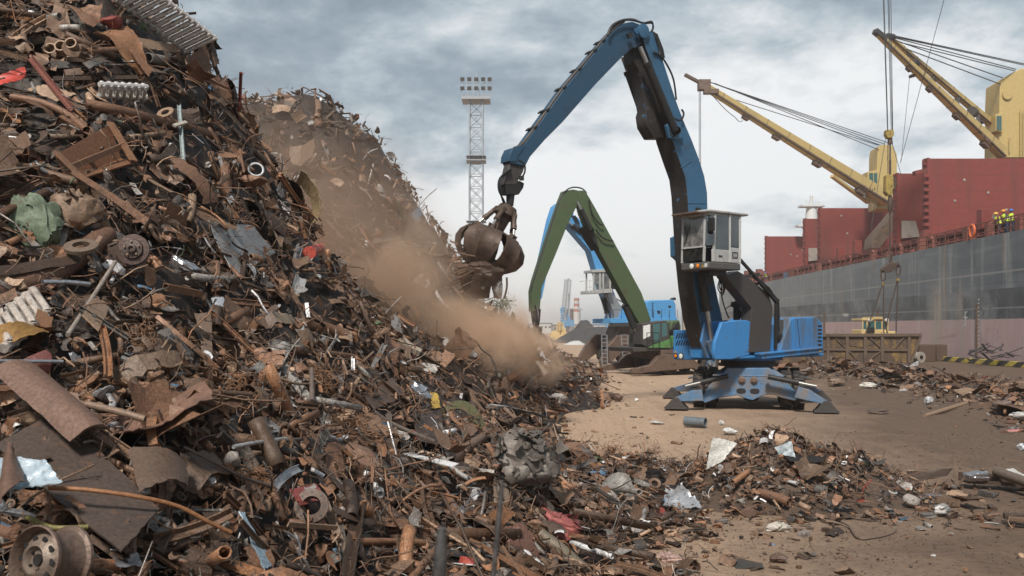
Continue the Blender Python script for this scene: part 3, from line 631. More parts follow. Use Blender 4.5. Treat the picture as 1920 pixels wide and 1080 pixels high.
mb = MB(); F.prof(mb, [(1427.6, 664.6), (1543.7, 653), (1544.8, 661.5), (1429, 673.6)], 1.36, 1.0, 1.36); F.prof(mb, [(1426, 662), (1544, 651), (1544, 654), (1427, 666)], 1.40, 1.15, 1.40); mb.build('side_skirt', M['blue'], H1, .015)
for r_, zz_ in ((-2.02, 1.78),):
    mb = MB(); a = [F.q(1535, 660, 1.365), F.q(1541, 660, 1.365), F.q(1538, 655, 1.365)]; mb.hexa(a, [p - F.s * .01 for p in a]); mb.build('warning_sticker', M['hookyellow'], H1)
mb = MB(); F.box(mb, .35, 1.92, -1.3, -.42, 1.42, 2.32); gb = mb.build('battery_box', M['blue'], H1, .03)
for row in range(2):
    for k in range(7):
        l = -1.18 + k * .10; z = 1.86 + row * .21; mb = MB(); a = [F.w(1.925, l, z), F.w(1.925, l + .045, z), F.w(1.925, l + .125, z + .15), F.w(1.925, l + .08, z + .15)]; mb.hexa(a, [p + F.f * .008 for p in a]); mb.build('grille_slot', M['black'], gb)
for l, mt, r_ in ((-1.17, 'amber', .05), (-.95, 'lens', .075)):
    mb = MB(); mb.lathe([(r_, 0), (r_, .03), (0, .045)], F.w(1.92, l, 1.53), F.f, 16); mb.build('headlight', M[mt], H1); mb = MB(); mb.lathe([(r_ + .03, 0), (r_ + .03, .02), (0, .02)], F.w(1.915, l, 1.53), F.f, 16); mb.build('lamp_ring', M['black'], H1)
mb = MB(); a = [F.w(1.925, -1.24, 1.62), F.w(1.925, -1.14, 1.62), F.w(1.925, -1.19, 1.71)]; mb.hexa(a, [p + F.f * .006 for p in a]); mb.build('warning_sticker', M['hookyellow'], H1)
# boom foot brackets and centre housing
mb = MB()
for l in (.36, -.46):
    F.prof(mb, [(1311, 640), (1318, 604), (1360, 600), (1378, 640), (1372, 670), (1322, 672)], l + .08, l, l)
for l in (.5, -.62):
    F.prof(mb, [(1322, 640), (1345, 634), (1356, 648), (1350, 662), (1330, 664)], l + .1, l, l)
F.box(mb, .9, 2.15, -.4, .4, 1.5, 1.95); mb.build('boom_foot', M['blue'], H1, .02)
for p, l in (((1358.5, 610), .46), ((1342, 654), .63)):
    mb = MB(); mb.lathe([(.13, 0), (.13, .05), (.07, .06), (.07, .09), (0, .09)], F.q(*p, l), F.s, 14); mb.build('pin', M['steelrust'], H1)
mb = MB(); F.box(mb, .15, .9, -.4, .3, 1.6, 2.3); F.box(mb, -2.0, -.1, .25, 1.0, 1.62, 2.45); mb.build('engine_bay', M['black'], H1)
mb = MB()
for k in range(9): mb.tube(smooth_path([F.q(1456 + k * 2.6, 600, .95), F.q(1455 + k * 2.8, 625 + k, 1.1), F.q(1466 + k * 1.2, 650, 1.05)]), .022, 6)
mb.build('hose_bundle', M['hose'], H1)
mb = MB(); mb.tube([F.q(1381, 600, .1), F.q(1381, 573, .1)], .10, 12); mb.tube([F.q(1381, 576, .1), F.q(1381, 566, .1)], .17, 12)
mb.tube([F.q(1383, 588, .2), F.q(1400, 583, .2)], .17, 12); mb.tube([F.q(1400, 583, .2), F.q(1408, 584, .2)], .12, 12); mb.build('exhaust', M['black'], H1)
mb = MB(); F.box(mb, -1.4, -.9, -.6, -.2, 2.62, 2.8); mb.build('hood_box', M['blue'], H1, .02)
# boom
bpoly = [(1201, 58), (1224, 59), (1231, 76), (1238, 98), (1251, 138), (1267, 187), (1282, 227), (1297, 262), (1311.5, 300), (1321, 331), (1326, 361), (1327, 394), (1330, 450), (1336, 510), (1346, 560), (1356, 604), (1352, 650), (1325, 652), (1311, 600), (1302, 540), (1296, 480), (1291, 398), (1289, 364), (1285, 332), (1274, 301), (1261, 262), (1252, 222), (1244, 183), (1228, 135), (1213, 96)]
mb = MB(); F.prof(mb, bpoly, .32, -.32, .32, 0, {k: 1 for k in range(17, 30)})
boom = mb.build('boom', [M['blue_boom'], M['grime_shade']], H1, .015)
mb = MB(); F.prof(mb, [(1187, 92), (1200, 70), (1226, 78), (1241, 140), (1262, 230), (1258, 258), (1226, 258), (1213, 236), (1210, 215), (1213, 205), (1198, 130), (1189, 117)], .06, -.34, .06, 0); mb.build('boom_gusset', M['grime_shade'], boom, .01)
mb = MB()
for a, c_ in (((1276, 315), (1297, 301)), ((1290, 381), (1323, 381))):
    mb.tube([F.q(*a, .325), F.q(*c_, .325)], .012, 5)
mb.build('weld_seam', M['blue_boom'], boom)
mb = MB(); F.prof(mb, [(1250, 235), (1263, 222), (1277, 232), (1281, 258), (1270, 262), (1256, 258)], .42, .32, .42); mb.build('ram_bracket', M['blue_boom'], boom, .01)
mb = MB(); F.prof(mb, [(1266, 445), (1276, 440), (1284, 470), (1278, 490), (1267, 480)], -.3, -.52, -.3); mb.build('ram_bracket', M['blue_boom'], boom, .01)
# stick
spoly = [(1172, 43), (1186, 40.5), (1203, 47), (1213, 61), (1208, 76), (1198, 88), (1186, 91), (1167, 106), (1115, 160), (1056, 228), (1022, 262), (994, 294), (984, 318), (976, 343), (950, 343), (956, 309), (959, 288), (968, 276), (983, 271), (1019, 221), (1059, 165), (1140, 69), (1157, 52)]
spoly = spoly[:12] + [(985, 312), (958, 306)] + spoly[16:]
mb = MB(); F.prof(mb, spoly, .20, -.16, .20); stick = mb.build('stick', M['stickblue'], H1, .015)
mb = MB(); F.prof(mb, [(985, 308), (981, 322), (968, 346), (946, 346), (952, 322), (956, 304)], .15, -.10, .15); mb.build('stick_end', M['darkgrey'], stick, .015)
mb = MB(); F.prof(mb, [(956, 290), (962, 277), (981, 271), (985, 275), (972, 292), (968, 304), (955, 302)], .215, -.175, .215); mb.build('stick_head_plate', M['stickblue'], stick, .01)
mb = MB()
for k, l in enumerate((.16, .08, 0, -.1)):
    off = 2.0 + .6 * (k % 2)
    mb.tube(smooth_path([F.q(x - off, y - off * .8, l) for x, y in ((1172, 42), (1157, 52), (1140, 69), (1100, 116), (1059, 165), (1019, 221), (984, 269), (966, 280))], 3), .035, 6)
mb.build('stick_pipes', M['darkgrey'], stick)
for x, y in ((1133, 77), (1117, 95), (1088, 130), (1059, 165), (1028, 207), (1005, 240)):
    mb = MB(); mb.hexa([F.q(x - 3, y - 1, .22), F.q(x + 2, y - 5.5, .22), F.q(x + 3.5, y - 3.5, .22), F.q(x - 1.5, y + 1, .22)], [F.q(x - 3, y - 1, .22, -.18), F.q(x + 2, y - 5.5, .22, -.18), F.q(x + 3.5, y - 3.5, .22, -.18), F.q(x - 1.5, y + 1, .22, -.18)])
    mb.build('pipe_clamp', M['black'], stick)
mb = MB()                                                        # hoses looping over the knuckle and down the boom
rgh = random.Random(4)
for k in range(6):
    l = .3 - k * .11; j = rgh.uniform(-4, 4)
    mb.tube(smooth_path([F.q(1142 + j, 66, l), F.q(1150 + j, 50 + j * .5, l), F.q(1166, 40 + j * .6, l), F.q(1186, 38 - k * .4, l), F.q(1206, 44 + j * .3, l), F.q(1222, 44 + j, l), F.q(1225 + j * .3, 53, l), F.q(1219, 62, l)], 4), .026, 6)
mb.tube(smooth_path([F.q(1225, 98, .36), F.q(1238, 104, .36), F.q(1252, 124, .36), F.q(1263, 150, .36), F.q(1268, 187, .36)], 4), .028, 6)
mb.tube(smooth_path([F.q(1231, 70, .36), F.q(1237, 95, .36), F.q(1236, 104, .36)], 4), .028, 6)
mb.tube(smooth_path([F.q(1248, 200, .36), F.q(1258, 218, .4), F.q(1275, 226, .4), F.q(1282, 214, .4), F.q(1278, 205, .36)], 4), .03, 6)
mb.tube(smooth_path([F.q(1254, 242, .4), F.q(1260, 256, .42), F.q(1268, 252, .4)], 4), .03, 6)
mb.build('boom_hoses', M['hose'], boom)
mb = MB(); mb.lathe([(.2, 0), (.2, .06), (.1, .08), (0, .08)], F.q(1205, 59, .34), F.s, 18); mb.lathe([(.09, 0), (.09, .05), (0, .05)], F.q(1193, 59, .3), F.s, 12); mb.build('knuckle_pin', M['blue_boom'], boom)
mb = MB(); F.prof(mb, [(1176, 63), (1184, 60), (1188, 68), (1180, 72)], .36, .3, .36); mb.build('stick_lug', M['black'], stick)
ram(H1, F.q(1218, 250, -.48), F.q(1168, 107, -.42), .115, .80, 'stick_ram'); ram(H1, F.q(1266, 246, .46), F.q(1200, 88, .42), .115, .80, 'stick_ram')
ram(H1, F.q(1269, 455, -.46), F.q(1303, 652, -.55), .135, .62, 'boom_ram'); ram(H1, F.q(1300, 420, .45), F.q(1337, 654, .55), .135, .68, 'boom_ram')
mb = MB(); mb.tube(smooth_path([F.q(1182, 140, -.38), F.q(1192, 136, -.38), F.q(1201, 150, -.38), F.q(1203, 185, -.38), F.q(1208, 200, -.38)]), .02, 6); mb.build('ram_hose', M['hose'], H1)
for l in (.3, -.3): mb = MB(); F.prof(mb, [(1222, 58), (1232, 64), (1243, 92), (1246, 108), (1241, 114), (1234, 96)], l + .02, l - .02, l); mb.build('knuckle_plate', M['black'], boom)
# cab
cab = None
cz0, cz1 = 4.18, 5.5; rb, rf, l0, l1 = 2.28, 3.52, 1.6, .62
mb = MB(); F.box(mb, rb - .02, rf + .04, l1 - .02, l0 + .02, 3.98, 4.17); cabbase = mb.build('cab_base', M['bumper'], H1, .03)
mb = MB()
def post(a, b_, wd=.07): mb.bar(a, b_, wd)
nf = .10                                                          # near front corner is chamfered
c_ff, c_fn, c_rn, c_rf = (rf, l1), (rf, l0 - .18), (rb, l0), (rb, l1); c_f2 = (rf - .18, l0)
mid = 4.62
for (r_, l_), dr in ((c_ff, .0), (c_fn, .0), (c_f2, 0), (c_rn, 0), (c_rf, 0), ((rf - .82, l0), 0)):
    post(F.w(r_, l_, cz0), F.w(r_ - (.05 if r_ > 3 else 0), l_, cz1), .065)
F.box(mb, rb, rf, l1, l0, cz1 - .06, cz1)
F.box(mb, rf - .82, rf - .12, l0 - .035, l0 + .01, cz0, mid - .1); F.box(mb, rb, rf - .82, l0 - .035, l0 + .01, cz0, mid - .02)
F.box(mb, rb, rb + .04, l1, l0, cz0, 4.7); F.box(mb, rb, rf, l1, l1 + .04, cz0, 4.5)
cabo = mb.build('cab', M['grey_cab'], H1, .012)
mb = MB(); F.box(mb, rb - .28, rf + .12, l1 - .1, l0 + .08, cz1 + .004, cz1 + .075); mb.build('cab_roof', M['grey_cab'], cabo, .025)
mb = MB(); F.box(mb, rf + .06, rf + .36, l1 - .06, l0 - .14, cz1 - .02, cz1 + .03); mb.build('sun_visor', M['steelrust'], cabo, .01)
def pane(name, q, mat):
    mb = MB(); n_v = (q[1] - q[0]).cross(q[3] - q[0]).normalized() * .008; mb.hexa(q, [p + n_v for p in q]); return mb.build(name, M[mat], cabo)
pane('windscreen', [F.w(rf, l1 + .03, mid), F.w(rf, l0 - .21, mid), F.w(rf - .05, l0 - .21, cz1 - .06), F.w(rf - .05, l1 + .03, cz1 - .06)], 'glass')
pane('lower_windscreen', [F.w(rf, l1 + .03, cz0 + .05), F.w(rf, l0 - .21, cz0 + .05), F.w(rf, l0 - .21, mid - .05), F.w(rf, l1 + .03, mid - .05)], 'glass_clear')
pane('corner_window', [F.w(rf, l0 - .15, mid), F.w(rf - .16, l0, mid), F.w(rf - .2, l0, cz1 - .06), F.w(rf - .05, l0 - .15, cz1 - .06)], 'glass_clear')
pane('side_window', [F.w(rf - .22, l0, mid - .1), F.w(rf - .78, l0, mid - .1), F.w(rf - .78, l0, cz1 - .06), F.w(rf - .22, l0, cz1 - .06)], 'glass_clear')
pane('rear_side_window', [F.w(rf - .86, l0, mid), F.w(rb + .05, l0, mid), F.w(rb + .05, l0, cz1 - .06), F.w(rf - .86, l0, cz1 - .06)], 'glass_clear')
pane('rear_window', [F.w(rb + .01, l0 - .05, 4.72), F.w(rb + .01, l1 + .05, 4.72), F.w(rb + .01, l1 + .05, cz1 - .08), F.w(rb + .01, l0 - .05, cz1 - .08)], 'glass_clear')
pane('far_side_window', [F.w(rb + .05, l1 + .02, 4.55), F.w(rf - .1, l1 + .02, 4.55), F.w(rf - .1, l1 + .02, cz1 - .08), F.w(rb + .05, l1 + .02, cz1 - .08)], 'glass_clear')
mb = MB(); F.box(mb, rf + .005, rf + .04, l1, l0 - .18, mid - .045, mid + .0); F.box(mb, rf - .84, rf - .78, l0 + .0, l0 + .02, cz0, cz1); mb.build('window_bar', M['grey_cab'], cabo)
mb = MB(); mb.tube([F.w(rf + .03, l1 + .1, mid + .05), F.w(rf, l1 + .28, cz1 - .3)], .012, 5); mb.tube([F.w(rf + .02, l1 + .18, mid + .28), F.w(rf + .01, l1 + .13, cz1 - .3)], .014, 5); mb.build('wiper', M['black'], cabo)
mb = MB(); mb.hexa(*[[F.w(r_, l_, z) for l_, z in ((l0 + .05, 4.98), (l0 + .24, 4.98), (l0 + .24, 5.33), (l0 + .05, 5.33))] for r_ in (rf + .03, rf + .09)]); mb.tube([F.w(rf + .06, l0 + .1, 5.3), F.w(rf, l0, 5.42)], .015, 5); mb.build('mirror', M['black'], cabo, .02)
mb = MB(); F.box(mb, rf - .1, rf, l0 - .5, l0 - .38, cz1 + .08, cz1 + .18); mb.build('work_light', M['black'], cabo, .01)
mb = MB(); F.box(mb, rf - .50, rf - .36, l0 + .012, l0 + .03, 4.33, 4.36); mb.build('door_handle', M['black'], cabo)
mb = MB(); F.box(mb, rb + .10, rb + .32, l0 + .011, l0 + .016, 4.30, 4.48); bd = mb.build('door_emblem', M['black'], cabo)
mb = MB()
for r_ in (rb + .14, rb + .22):
    F.box(mb, r_, r_ + .02, l0 + .017, l0 + .02, 4.33, 4.45); F.box(mb, r_ + .045, r_ + .062, l0 + .017, l0 + .02, 4.33, 4.45); F.box(mb, r_ + .021, r_ + .044, l0 + .017, l0 + .0195, 4.38, 4.40)
mb.build('emblem_mark', M['grey_cab'], bd)
for l_, mt, r_ in ((1.02, 'lens', .07), (1.24, 'amber', .055)):
    mb = MB(); mb.lathe([(r_, 0), (r_, .02), (0, .04)], F.w(rf + .045, l_, 4.08), F.f, 14); mb.build('cab_lamp', M[mt], cabo)
for l_ in (1.42, 1.53):
    mb = MB(); a = [F.w(rf + .046, l_ - .05, 4.03), F.w(rf + .046, l_ + .05, 4.03), F.w(rf + .046, l_ + (.0 if l_ < 1.5 else .05), 4.13), F.w(rf + .046, l_ - (.0 if l_ < 1.5 else .05), 4.13)]; mb.hexa(a, [p + F.f * .004 for p in a]); mb.build('sticker', M['hookyellow'] if l_ < 1.5 else M['shipwhite'], cabo)
mb = MB(); F.box(mb, rb + .25, rb + .7, l1 + .25, l0 - .25, cz0, cz0 + .35); F.box(mb, rb + .12, rb + .28, l1 + .25, l0 - .25, cz0 + .3, cz0 + 1.0); F.box(mb, rb + .14, rb + .24, l1 + .35, l0 - .35, cz0 + 1.02, cz0 + 1.2); mb.build('operator_seat', M['black'], cabo, .04)
# cab lift arm
mb = MB(); F.prof(mb, [(1361, 517), (1384, 508), (1398, 516), (1441, 551), (1449, 575), (1444, 661), (1405, 661), (1410, 578)], 1.2, .82, 1.2); arm = mb.build('cab_arm', M['darkgrey'], H1, .02)
mb = MB()
for l in (1.26, .78):
    mb.bar(F.q(1386, 485, l), F.q(1424, 527, l), .07, .07); mb.bar(F.q(1424, 527, l), F.q(1457, 566, l), .09, .12); mb.bar(F.q(1455, 560, l), F.q(1454, 655, l), .06, .08); mb.bar(F.q(1459, 560, l), F.q(1460, 600, l), .05)
mb.bar(F.q(1424, 532, 1.26), F.q(1424, 532, 1.26, .78), .06); mb.build('cab_linkage', M['black'], H1)
mb = MB()
for k in range(5): mb.tube(smooth_path([F.q(1352 + k * 2, 515, .9), F.q(1346 + k * 3, 540 - k * 2, .9), F.q(1356 + k, 552 - k * 3, .9), F.q(1358, 530, .9)]), .018, 5)
mb.tube(smooth_path([F.q(1352, 520, .7), F.q(1354, 560, .7), F.q(1366, 596, .7)]), .02, 5); mb.tube([F.q(1394, 553, .7), F.q(1360, 580, .7)], .014, 5)
for k in range(3): mb.tube(smooth_path([F.q(1412 + k * 3, 520 + k * 2, 1.24), F.q(1436 + k * 3, 540, 1.3), F.q(1452 + k, 562, 1.28)]), .022, 5)
mb.build('cab_hoses', M['hose'], H1)
mb = MB(); F.box(mb, rb + .2, rb + .9, .9, 1.3, 3.85, 3.98); F.box(mb, rb + .3, rb + .6, .8, .9, 3.6, 3.98); mb.build('cab_mount', M['black'], H1)
# grab
G0 = F.q(950, 396, 0); Gd = G0.y
gaxis = Vector((-.40, -.12, -.90)).normalized()
gx_ = Vector((1, 0, 0)); gx_ = (gx_ - gaxis * gx_.dot(gaxis)).normalized(); gy_ = gaxis.cross(gx_)
def G(rad, az, d): return G0 + gaxis * (d * .94) + .93 * (gx_ * math.cos(az) + gy_ * math.sin(az)) * rad
mb = MB(); F.prof(mb, [(942, 344), (951, 342), (957, 348), (968, 340), (977, 345), (975, 354), (967, 366), (944, 366)], .14, -.14, 0); mb.tube([F.q(957, 366, 0), F.q(956, 386, 0)], [.11, .09], 12); mb.build('rotator', M['black'], H1, .01)
mb = MB()
for k in range(4): mb.tube(smooth_path([F.q(958, 316, .1 + k * .05), F.q(943 - k * 2, 334, .2), F.q(938 - k, 356, .2), F.q(944, 380 - k * 2, .1), F.q(946 + k, 384, .1)]), .022, 6)
mb.tube(smooth_path([F.q(972, 300, .33), F.q(983, 308, .36), F.q(984, 322, .34), F.q(978, 334, .2)]), .022, 6); mb.tube([F.q(978, 330, .25), F.q(978, 338, .25)], .06, 8); mb.build('grab_hoses', M['hose'], H1)
mb = MB(); mb.lathe([(.10, -.14), (.22, -.12), (.27, 0), (.30, .12), (.17, .22), (.14, .5), (.22, .62), (.2, .72), (0, .74)], G0, gaxis, 14)
for k in range(5):
    az = 2 * math.pi * k / 5 + .55; mb.hexa([G(.12, az - .25, -.10), G(.34, az - .22, .0), G(.34, az + .22, .0), G(.12, az + .25, -.1)], [G(.12, az - .25, .14), G(.36, az - .2, .16), G(.36, az + .2, .16), G(.12, az + .25, .14)])
grab = mb.build('grab', M['grab'], H1, .01)
for k in range(5):
    az = 2 * math.pi * k / 5 + .55
    ram(grab, G(.3, az, .08), G(.56, az, .62), .062, .55, 'grab_ram', 'grab')
    # tine: wide curved shell that narrows to a point
    arc = [(.22, .72, .15), (.46, .68, .26), (.68, .76, .38), (.82, .93, .47), (.86, 1.12, .50), (.79, 1.33, .44), (.62, 1.50, .32), (.42, 1.62, .15), (.20, 1.68, .04)]
    mb = MB(); vs = []; 
    for (rad, d, wd) in arc:
        for j, (wj, push) in enumerate(((-1, -.05), (-.5, -.005), (-.16, .02), (0, .085), (.16, .02), (.5, -.005), (1, -.05))):
            ctr = G(rad + push, az, d); tang = gx_ * -math.sin(az) + gy_ * math.cos(az); vs.append(ctr + tang * wj * wd * .92)
    nr = len(arc); fs = [(i * 7 + j, (i + 1) * 7 + j, (i + 1) * 7 + j + 1, i * 7 + j + 1) for i in range(nr - 1) for j in range(6)]
    V_, F_ = thicken([tuple(v) for v in vs], fs, nr - 1, 6, .035); mb.add([tuple(v) for v in V_], F_, False)
    for sg in (-1, 1):
        tang = gx_ * -math.sin(az) + gy_ * math.cos(az); mb.hexa([G(.50, az, .56) + tang * sg * .05, G(.62, az, .58) + tang * sg * .05, G(.60, az, .72) + tang * sg * .05, G(.42, az, .70) + tang * sg * .05], [G(.50, az, .56) + tang * sg * .08, G(.62, az, .58) + tang * sg * .08, G(.60, az, .72) + tang * sg * .08, G(.42, az, .70) + tang * sg * .08])
    tn = mb.build('tine', M['grab'], grab)
# ------------------------------------------------------------------ people
def person(loc, facing, top='navy', vest='hivis', helm='helm_y', trousers='navy', pose='lean', label='', group=None, scale=1.0, hair=(.05, .03, .02)):
    """facing: heading angle (x axis); metres; body is one skinned surface"""
    Mx = Matrix.Translation(Vector(loc)) @ Matrix.Rotation(facing, 4, 'Z') @ Matrix.Scale(scale, 4)
    if pose == 'sit':
        J = dict(pel=(0, 0, .5), sp=(-.04, 0, .72), ch=(-.03, 0, .95), nk=(0, 0, 1.10), hd=(.03, 0, 1.2), ht=(.04, 0, 1.34), sl=(-.02, .19, 1.02), sr=(-.02, -.19, 1.02), el=(.12, .27, .82), er=(.12, -.27, .82), wl=(.36, .22, .84), wr=(.36, -.22, .84),
                 hl=(.02, .1, .48), hr=(.02, -.1, .48), kl=(.42, .12, .52), kr=(.42, -.12, .52), al=(.5, .12, .12), ar=(.5, -.12, .12), tl=(.64, .13, .06), tr=(.64, -.13, .06))
    else:
        ln = .10 if pose == 'lean' else 0
        J = dict(pel=(0, 0, .95), sp=(.02 + ln * .3, 0, 1.14), ch=(.02 + ln, 0, 1.34), nk=(.03 + ln * 1.3, 0, 1.50), hd=(.06 + ln * 1.5, 0, 1.59), ht=(.07 + ln * 1.6, 0, 1.70), sl=(.02 + ln, .19, 1.42), sr=(.02 + ln, -.19, 1.42), el=(.12 + ln, .27, 1.16), er=(.10 + ln, -.27, 1.16),
                 wl=(.34 + ln, .2, 1.10), wr=(.32 + ln, -.2, 1.12), hl=(0, .1, .92), hr=(0, -.1, .92), kl=(.05, .12, .5), kr=(.0, -.12, .5), al=(.0, .13, .1), ar=(-.06, -.13, .1), tl=(.17, .15, .05), tr=(.11, -.15, .05))
    rad = dict(pel=.15, sp=.135, ch=.155, nk=.06, hd=.085, ht=.075, sl=.075, sr=.075, el=.048, er=.048, wl=.034, wr=.034, hl=.10, hr=.10, kl=.062, kr=.062, al=.045, ar=.045, tl=.04, tr=.04)
    E = [('pel', 'sp'), ('sp', 'ch'), ('ch', 'nk'), ('nk', 'hd'), ('hd', 'ht'), ('ch', 'sl'), ('ch', 'sr'), ('sl', 'el'), ('sr', 'er'), ('el', 'wl'), ('er', 'wr'), ('pel', 'hl'), ('pel', 'hr'), ('hl', 'kl'), ('hr', 'kr'), ('kl', 'al'), ('kr', 'ar'), ('al', 'tl'), ('ar', 'tr')]
    for sd_, w_ in (('l', 'wl'), ('r', 'wr')):                      # hands: palm and five fingers
        wv = Vector(J[w_]); ev = Vector(J['e' + sd_]); d = (wv - ev).normalized(); side = Vector((0, 1 if sd_ == 'l' else -1, 0)); pm = wv + d * .07
        J['p' + sd_] = tuple(pm); rad['p' + sd_] = .030; E.append((w_, 'p' + sd_))
        for q in range(4):
            a = pm + d * (.035 + .006 * (1.5 - abs(q - 1.5))) + side.cross(d) * 0 + Vector((0, 0, 1)).cross(d) * (.024 * (q - 1.5)); bq = a + d * .035 + Vector((0, 0, -.02)); n1_, n2_ = f'f{sd_}{q}', f'g{sd_}{q}'
            J[n1_] = tuple(a); J[n2_] = tuple(bq); rad[n1_] = .009; rad[n2_] = .008; E += [('p' + sd_, n1_), (n1_, n2_)]
        a = pm + side * -.045 + d * -.01; J['t' + sd_ + 'h'] = tuple(a); rad['t' + sd_ + 'h'] = .010; E.append(('p' + sd_, 't' + sd_ + 'h'))
    names = list(J); me = bpy.data.meshes.new('person'); me.from_pydata([J[k] for k in names], [(names.index(a), names.index(b_)) for a, b_ in E], [])
    o = bpy.data.objects.new('person', me); COL.objects.link(o); md = o.modifiers.new('skin', 'SKIN'); sm_ = o.modifiers.new('sub', 'SUBSURF'); sm_.levels = 1; sm_.render_levels = 1
    for i, k in enumerate(names): me.skin_vertices[0].data[i].radius = (rad[k], rad[k] * (1.0 if k not in ('ch', 'sp', 'pel') else 1.0)); me.skin_vertices[0].data[i].use_root = (k == 'pel')
    dg = bpy.context.evaluated_depsgraph_get(); me2 = bpy.data.meshes.new_from_object(o.evaluated_get(dg)); bpy.data.objects.remove(o)
    for v in me2.vertices:                                        # broader shoulders, deeper head, a nose
        x, y, z = v.co
        if z > J['nk'][2] + .03: 
            v.co.x = J['hd'][0] + (x - J['hd'][0]) * 1.15; v.co.y = y * .92
            if x > J['hd'][0] + .055 and abs(y) < .03 and abs(z - J['hd'][2] - .02) < .03: v.co.x += .025
    for mt in (M['skin'], M[top], M[trousers], M['black']): me2.materials.append(mt)
    hz = J['pel'][2]
    for p in me2.polygons:
        c = p.center; p.use_smooth = True
        wl_ = min((c - Vector(J['wl'])).length, (c - Vector(J['wr'])).length); past = c.x > J['wl'][0] - .02
        if c.z > J['nk'][2] - .02 and abs(c.y) < .14: p.material_index = 0
        elif past and wl_ < .2 and abs(c.z - J['wl'][2]) < .14 and abs(c.y) > .14: p.material_index = 0
        elif c.z > hz + .02 and not (pose == 'sit' and c.x > .2 and c.z < .7): p.material_index = 1
        elif c.z < .12: p.material_index = 3
        else: p.material_index = 2
    po = bpy.data.objects.new('person', me2); put(po); po.matrix_world = Mx; WM[po.name] = Mx; tag(po, label, 'person', group)
    I4 = Matrix.Identity(4)
    H = Vector(J['hd']) + Vector((.0, 0, .055))
    if helm:
        mb = MB(); mb.lathe([(.155, -.01), (.135, 0), (.13, .05), (.10, .105), (.05, .13), (0, .137)], H, (0, 0, 1), 16); mb.box(H + Vector((.15, 0, -.0)), (.09, .16, .012)); mb.build('helmet', M[helm], po, M=I4)
    else:
        mb = MB(); mb.lathe([(.108, -.02), (.112, .03), (.10, .075), (.06, .105), (0, .112)], H + Vector((-.015, 0, .0)), (0, 0, 1), 14); mb.build('hair', M['black'], po, M=I4)
    mb = MB()                                                      # eyes, mouth, ears
    for sg in (-1, 1): mb.lathe([(.010, -.004), (.010, .006), (0, .009)], (H.x + .093, sg * .032, H.z - .045), (1, 0, 0), 6); mb.lathe([(.022, -.008), (.022, .008), (0, .01)], (H.x - .0, sg * .088, H.z - .05), (0, sg, 0), 6)
    mb.box((H.x + .092, 0, H.z - .105), (.012, .045, .008)); mb.build('facial_features', M['maroon'], po, M=I4)
    if vest:
        mb = MB(); ck, sk, pk = Vector(J['ch']), Vector(J['sp']), Vector(J['pel'])
        rings = [(pk + Vector((0, 0, .04)), .185, .165), (sk, .175, .16), (ck + Vector((0, 0, -.04)), .195, .18), (ck + Vector((0, 0, .07)), .20, .16), (ck + Vector((0, 0, .13)), .12, .10)]; vs = []
        for c, a, b_ in rings:
            for k in range(16): t_ = 2 * math.pi * k / 16; vs.append(c + Vector((b_ * math.cos(t_), a * math.sin(t_), 0)))
        mb.add(vs, [(i * 16 + k, i * 16 + (k + 1) % 16, (i + 1) * 16 + (k + 1) % 16, (i + 1) * 16 + k) for i in range(4) for k in range(16)], True); vo = mb.build('hi_vis_vest', M[vest], po, M=I4)
        mb = MB(); c = (sk + ck) / 2
        for dz in (-.08,): mb.lathe([(.19, -.025), (.192, .025)], c + Vector((0, 0, dz)), (0, 0, 1), 16)
        mb.build('reflective_band', M['lens'], vo, M=I4)
    return po
opl = F.w(rb + .42, (l0 + l1) / 2, cz0 - .18); opf = math.atan2(F.f.y, F.f.x)
person(opl, opf, 'redcloth', None, None, 'navy', 'sit', 'machine operator in a red shirt seated inside the raised grey cab', None, 1.0)
# ------------------------------------------------------------------ green handler
G2 = Fr(8.75, 45.5, 22)
H2 = thing('material_handler', 'green material handler with a worn olive boom, working behind the nearest blue one', 'material handler', (8.75, 45.5, 0))
mb = MB(); G2.prof(mb, [(1086, 357), (1097, 357), (1106, 372), (1117, 391), (1151, 453), (1203, 549), (1221, 600), (1212, 612), (1199, 607), (1172, 559), (1107, 439), (1104, 430), (1092, 400), (1085, 372)], .28, -.26, .28); bm2 = mb.build('boom', M['green'], H2, .02)
mb = MB(); G2.prof(mb, [(1058, 358), (1075, 355), (1088, 358), (1089, 372), (1064, 422), (1042, 477), (1016, 539), (1012, 584), (998, 584), (997, 546), (1002, 525), (1025, 453), (1047, 386)], .24, -.22, .24); sk2 = mb.build('stick', M['green'], H2, .02)
mb = MB()
for l in (.2, .05, -.1): mb.tube(smooth_path([G2.q(1058, 360, l), G2.q(1046, 384, l), G2.q(1024, 452, l), G2.q(1001, 524, l), G2.q(996, 546, l)], 3), .05, 6)
for l in (.25, 0): mb.tube(smooth_path([G2.q(1056, 362, l), G2.q(1066, 354, l), G2.q(1078, 351, l), G2.q(1092, 354, l), G2.q(1100, 362, l)], 4), .035, 6)
mb.tube(smooth_path([G2.q(1104, 375, .44), G2.q(1110, 400, .44), G2.q(1122, 418, .46), G2.q(1130, 422, .46)], 4), .04, 6); mb.tube(smooth_path([G2.q(1117, 430, .46), G2.q(1128, 444, .48), G2.q(1140, 450, .46), G2.q(1150, 452, .44)], 4), .04, 6)
mb.build('hoses', M['hose'], H2)
ram(H2, G2.q(1108, 432, .5), G2.q(1082, 378, .44), .13, .7, 'stick_ram'); ram(H2, G2.q(1105, 430, -.5), G2.q(1079, 380, -.44), .13, .7, 'stick_ram')
mb = MB(); G2.prof(mb, [(1099, 425), (1108, 420), (1118, 445), (1124, 468), (1112, 450)], .46, -.46, .46); mb.build('gusset', M['black'], bm2)
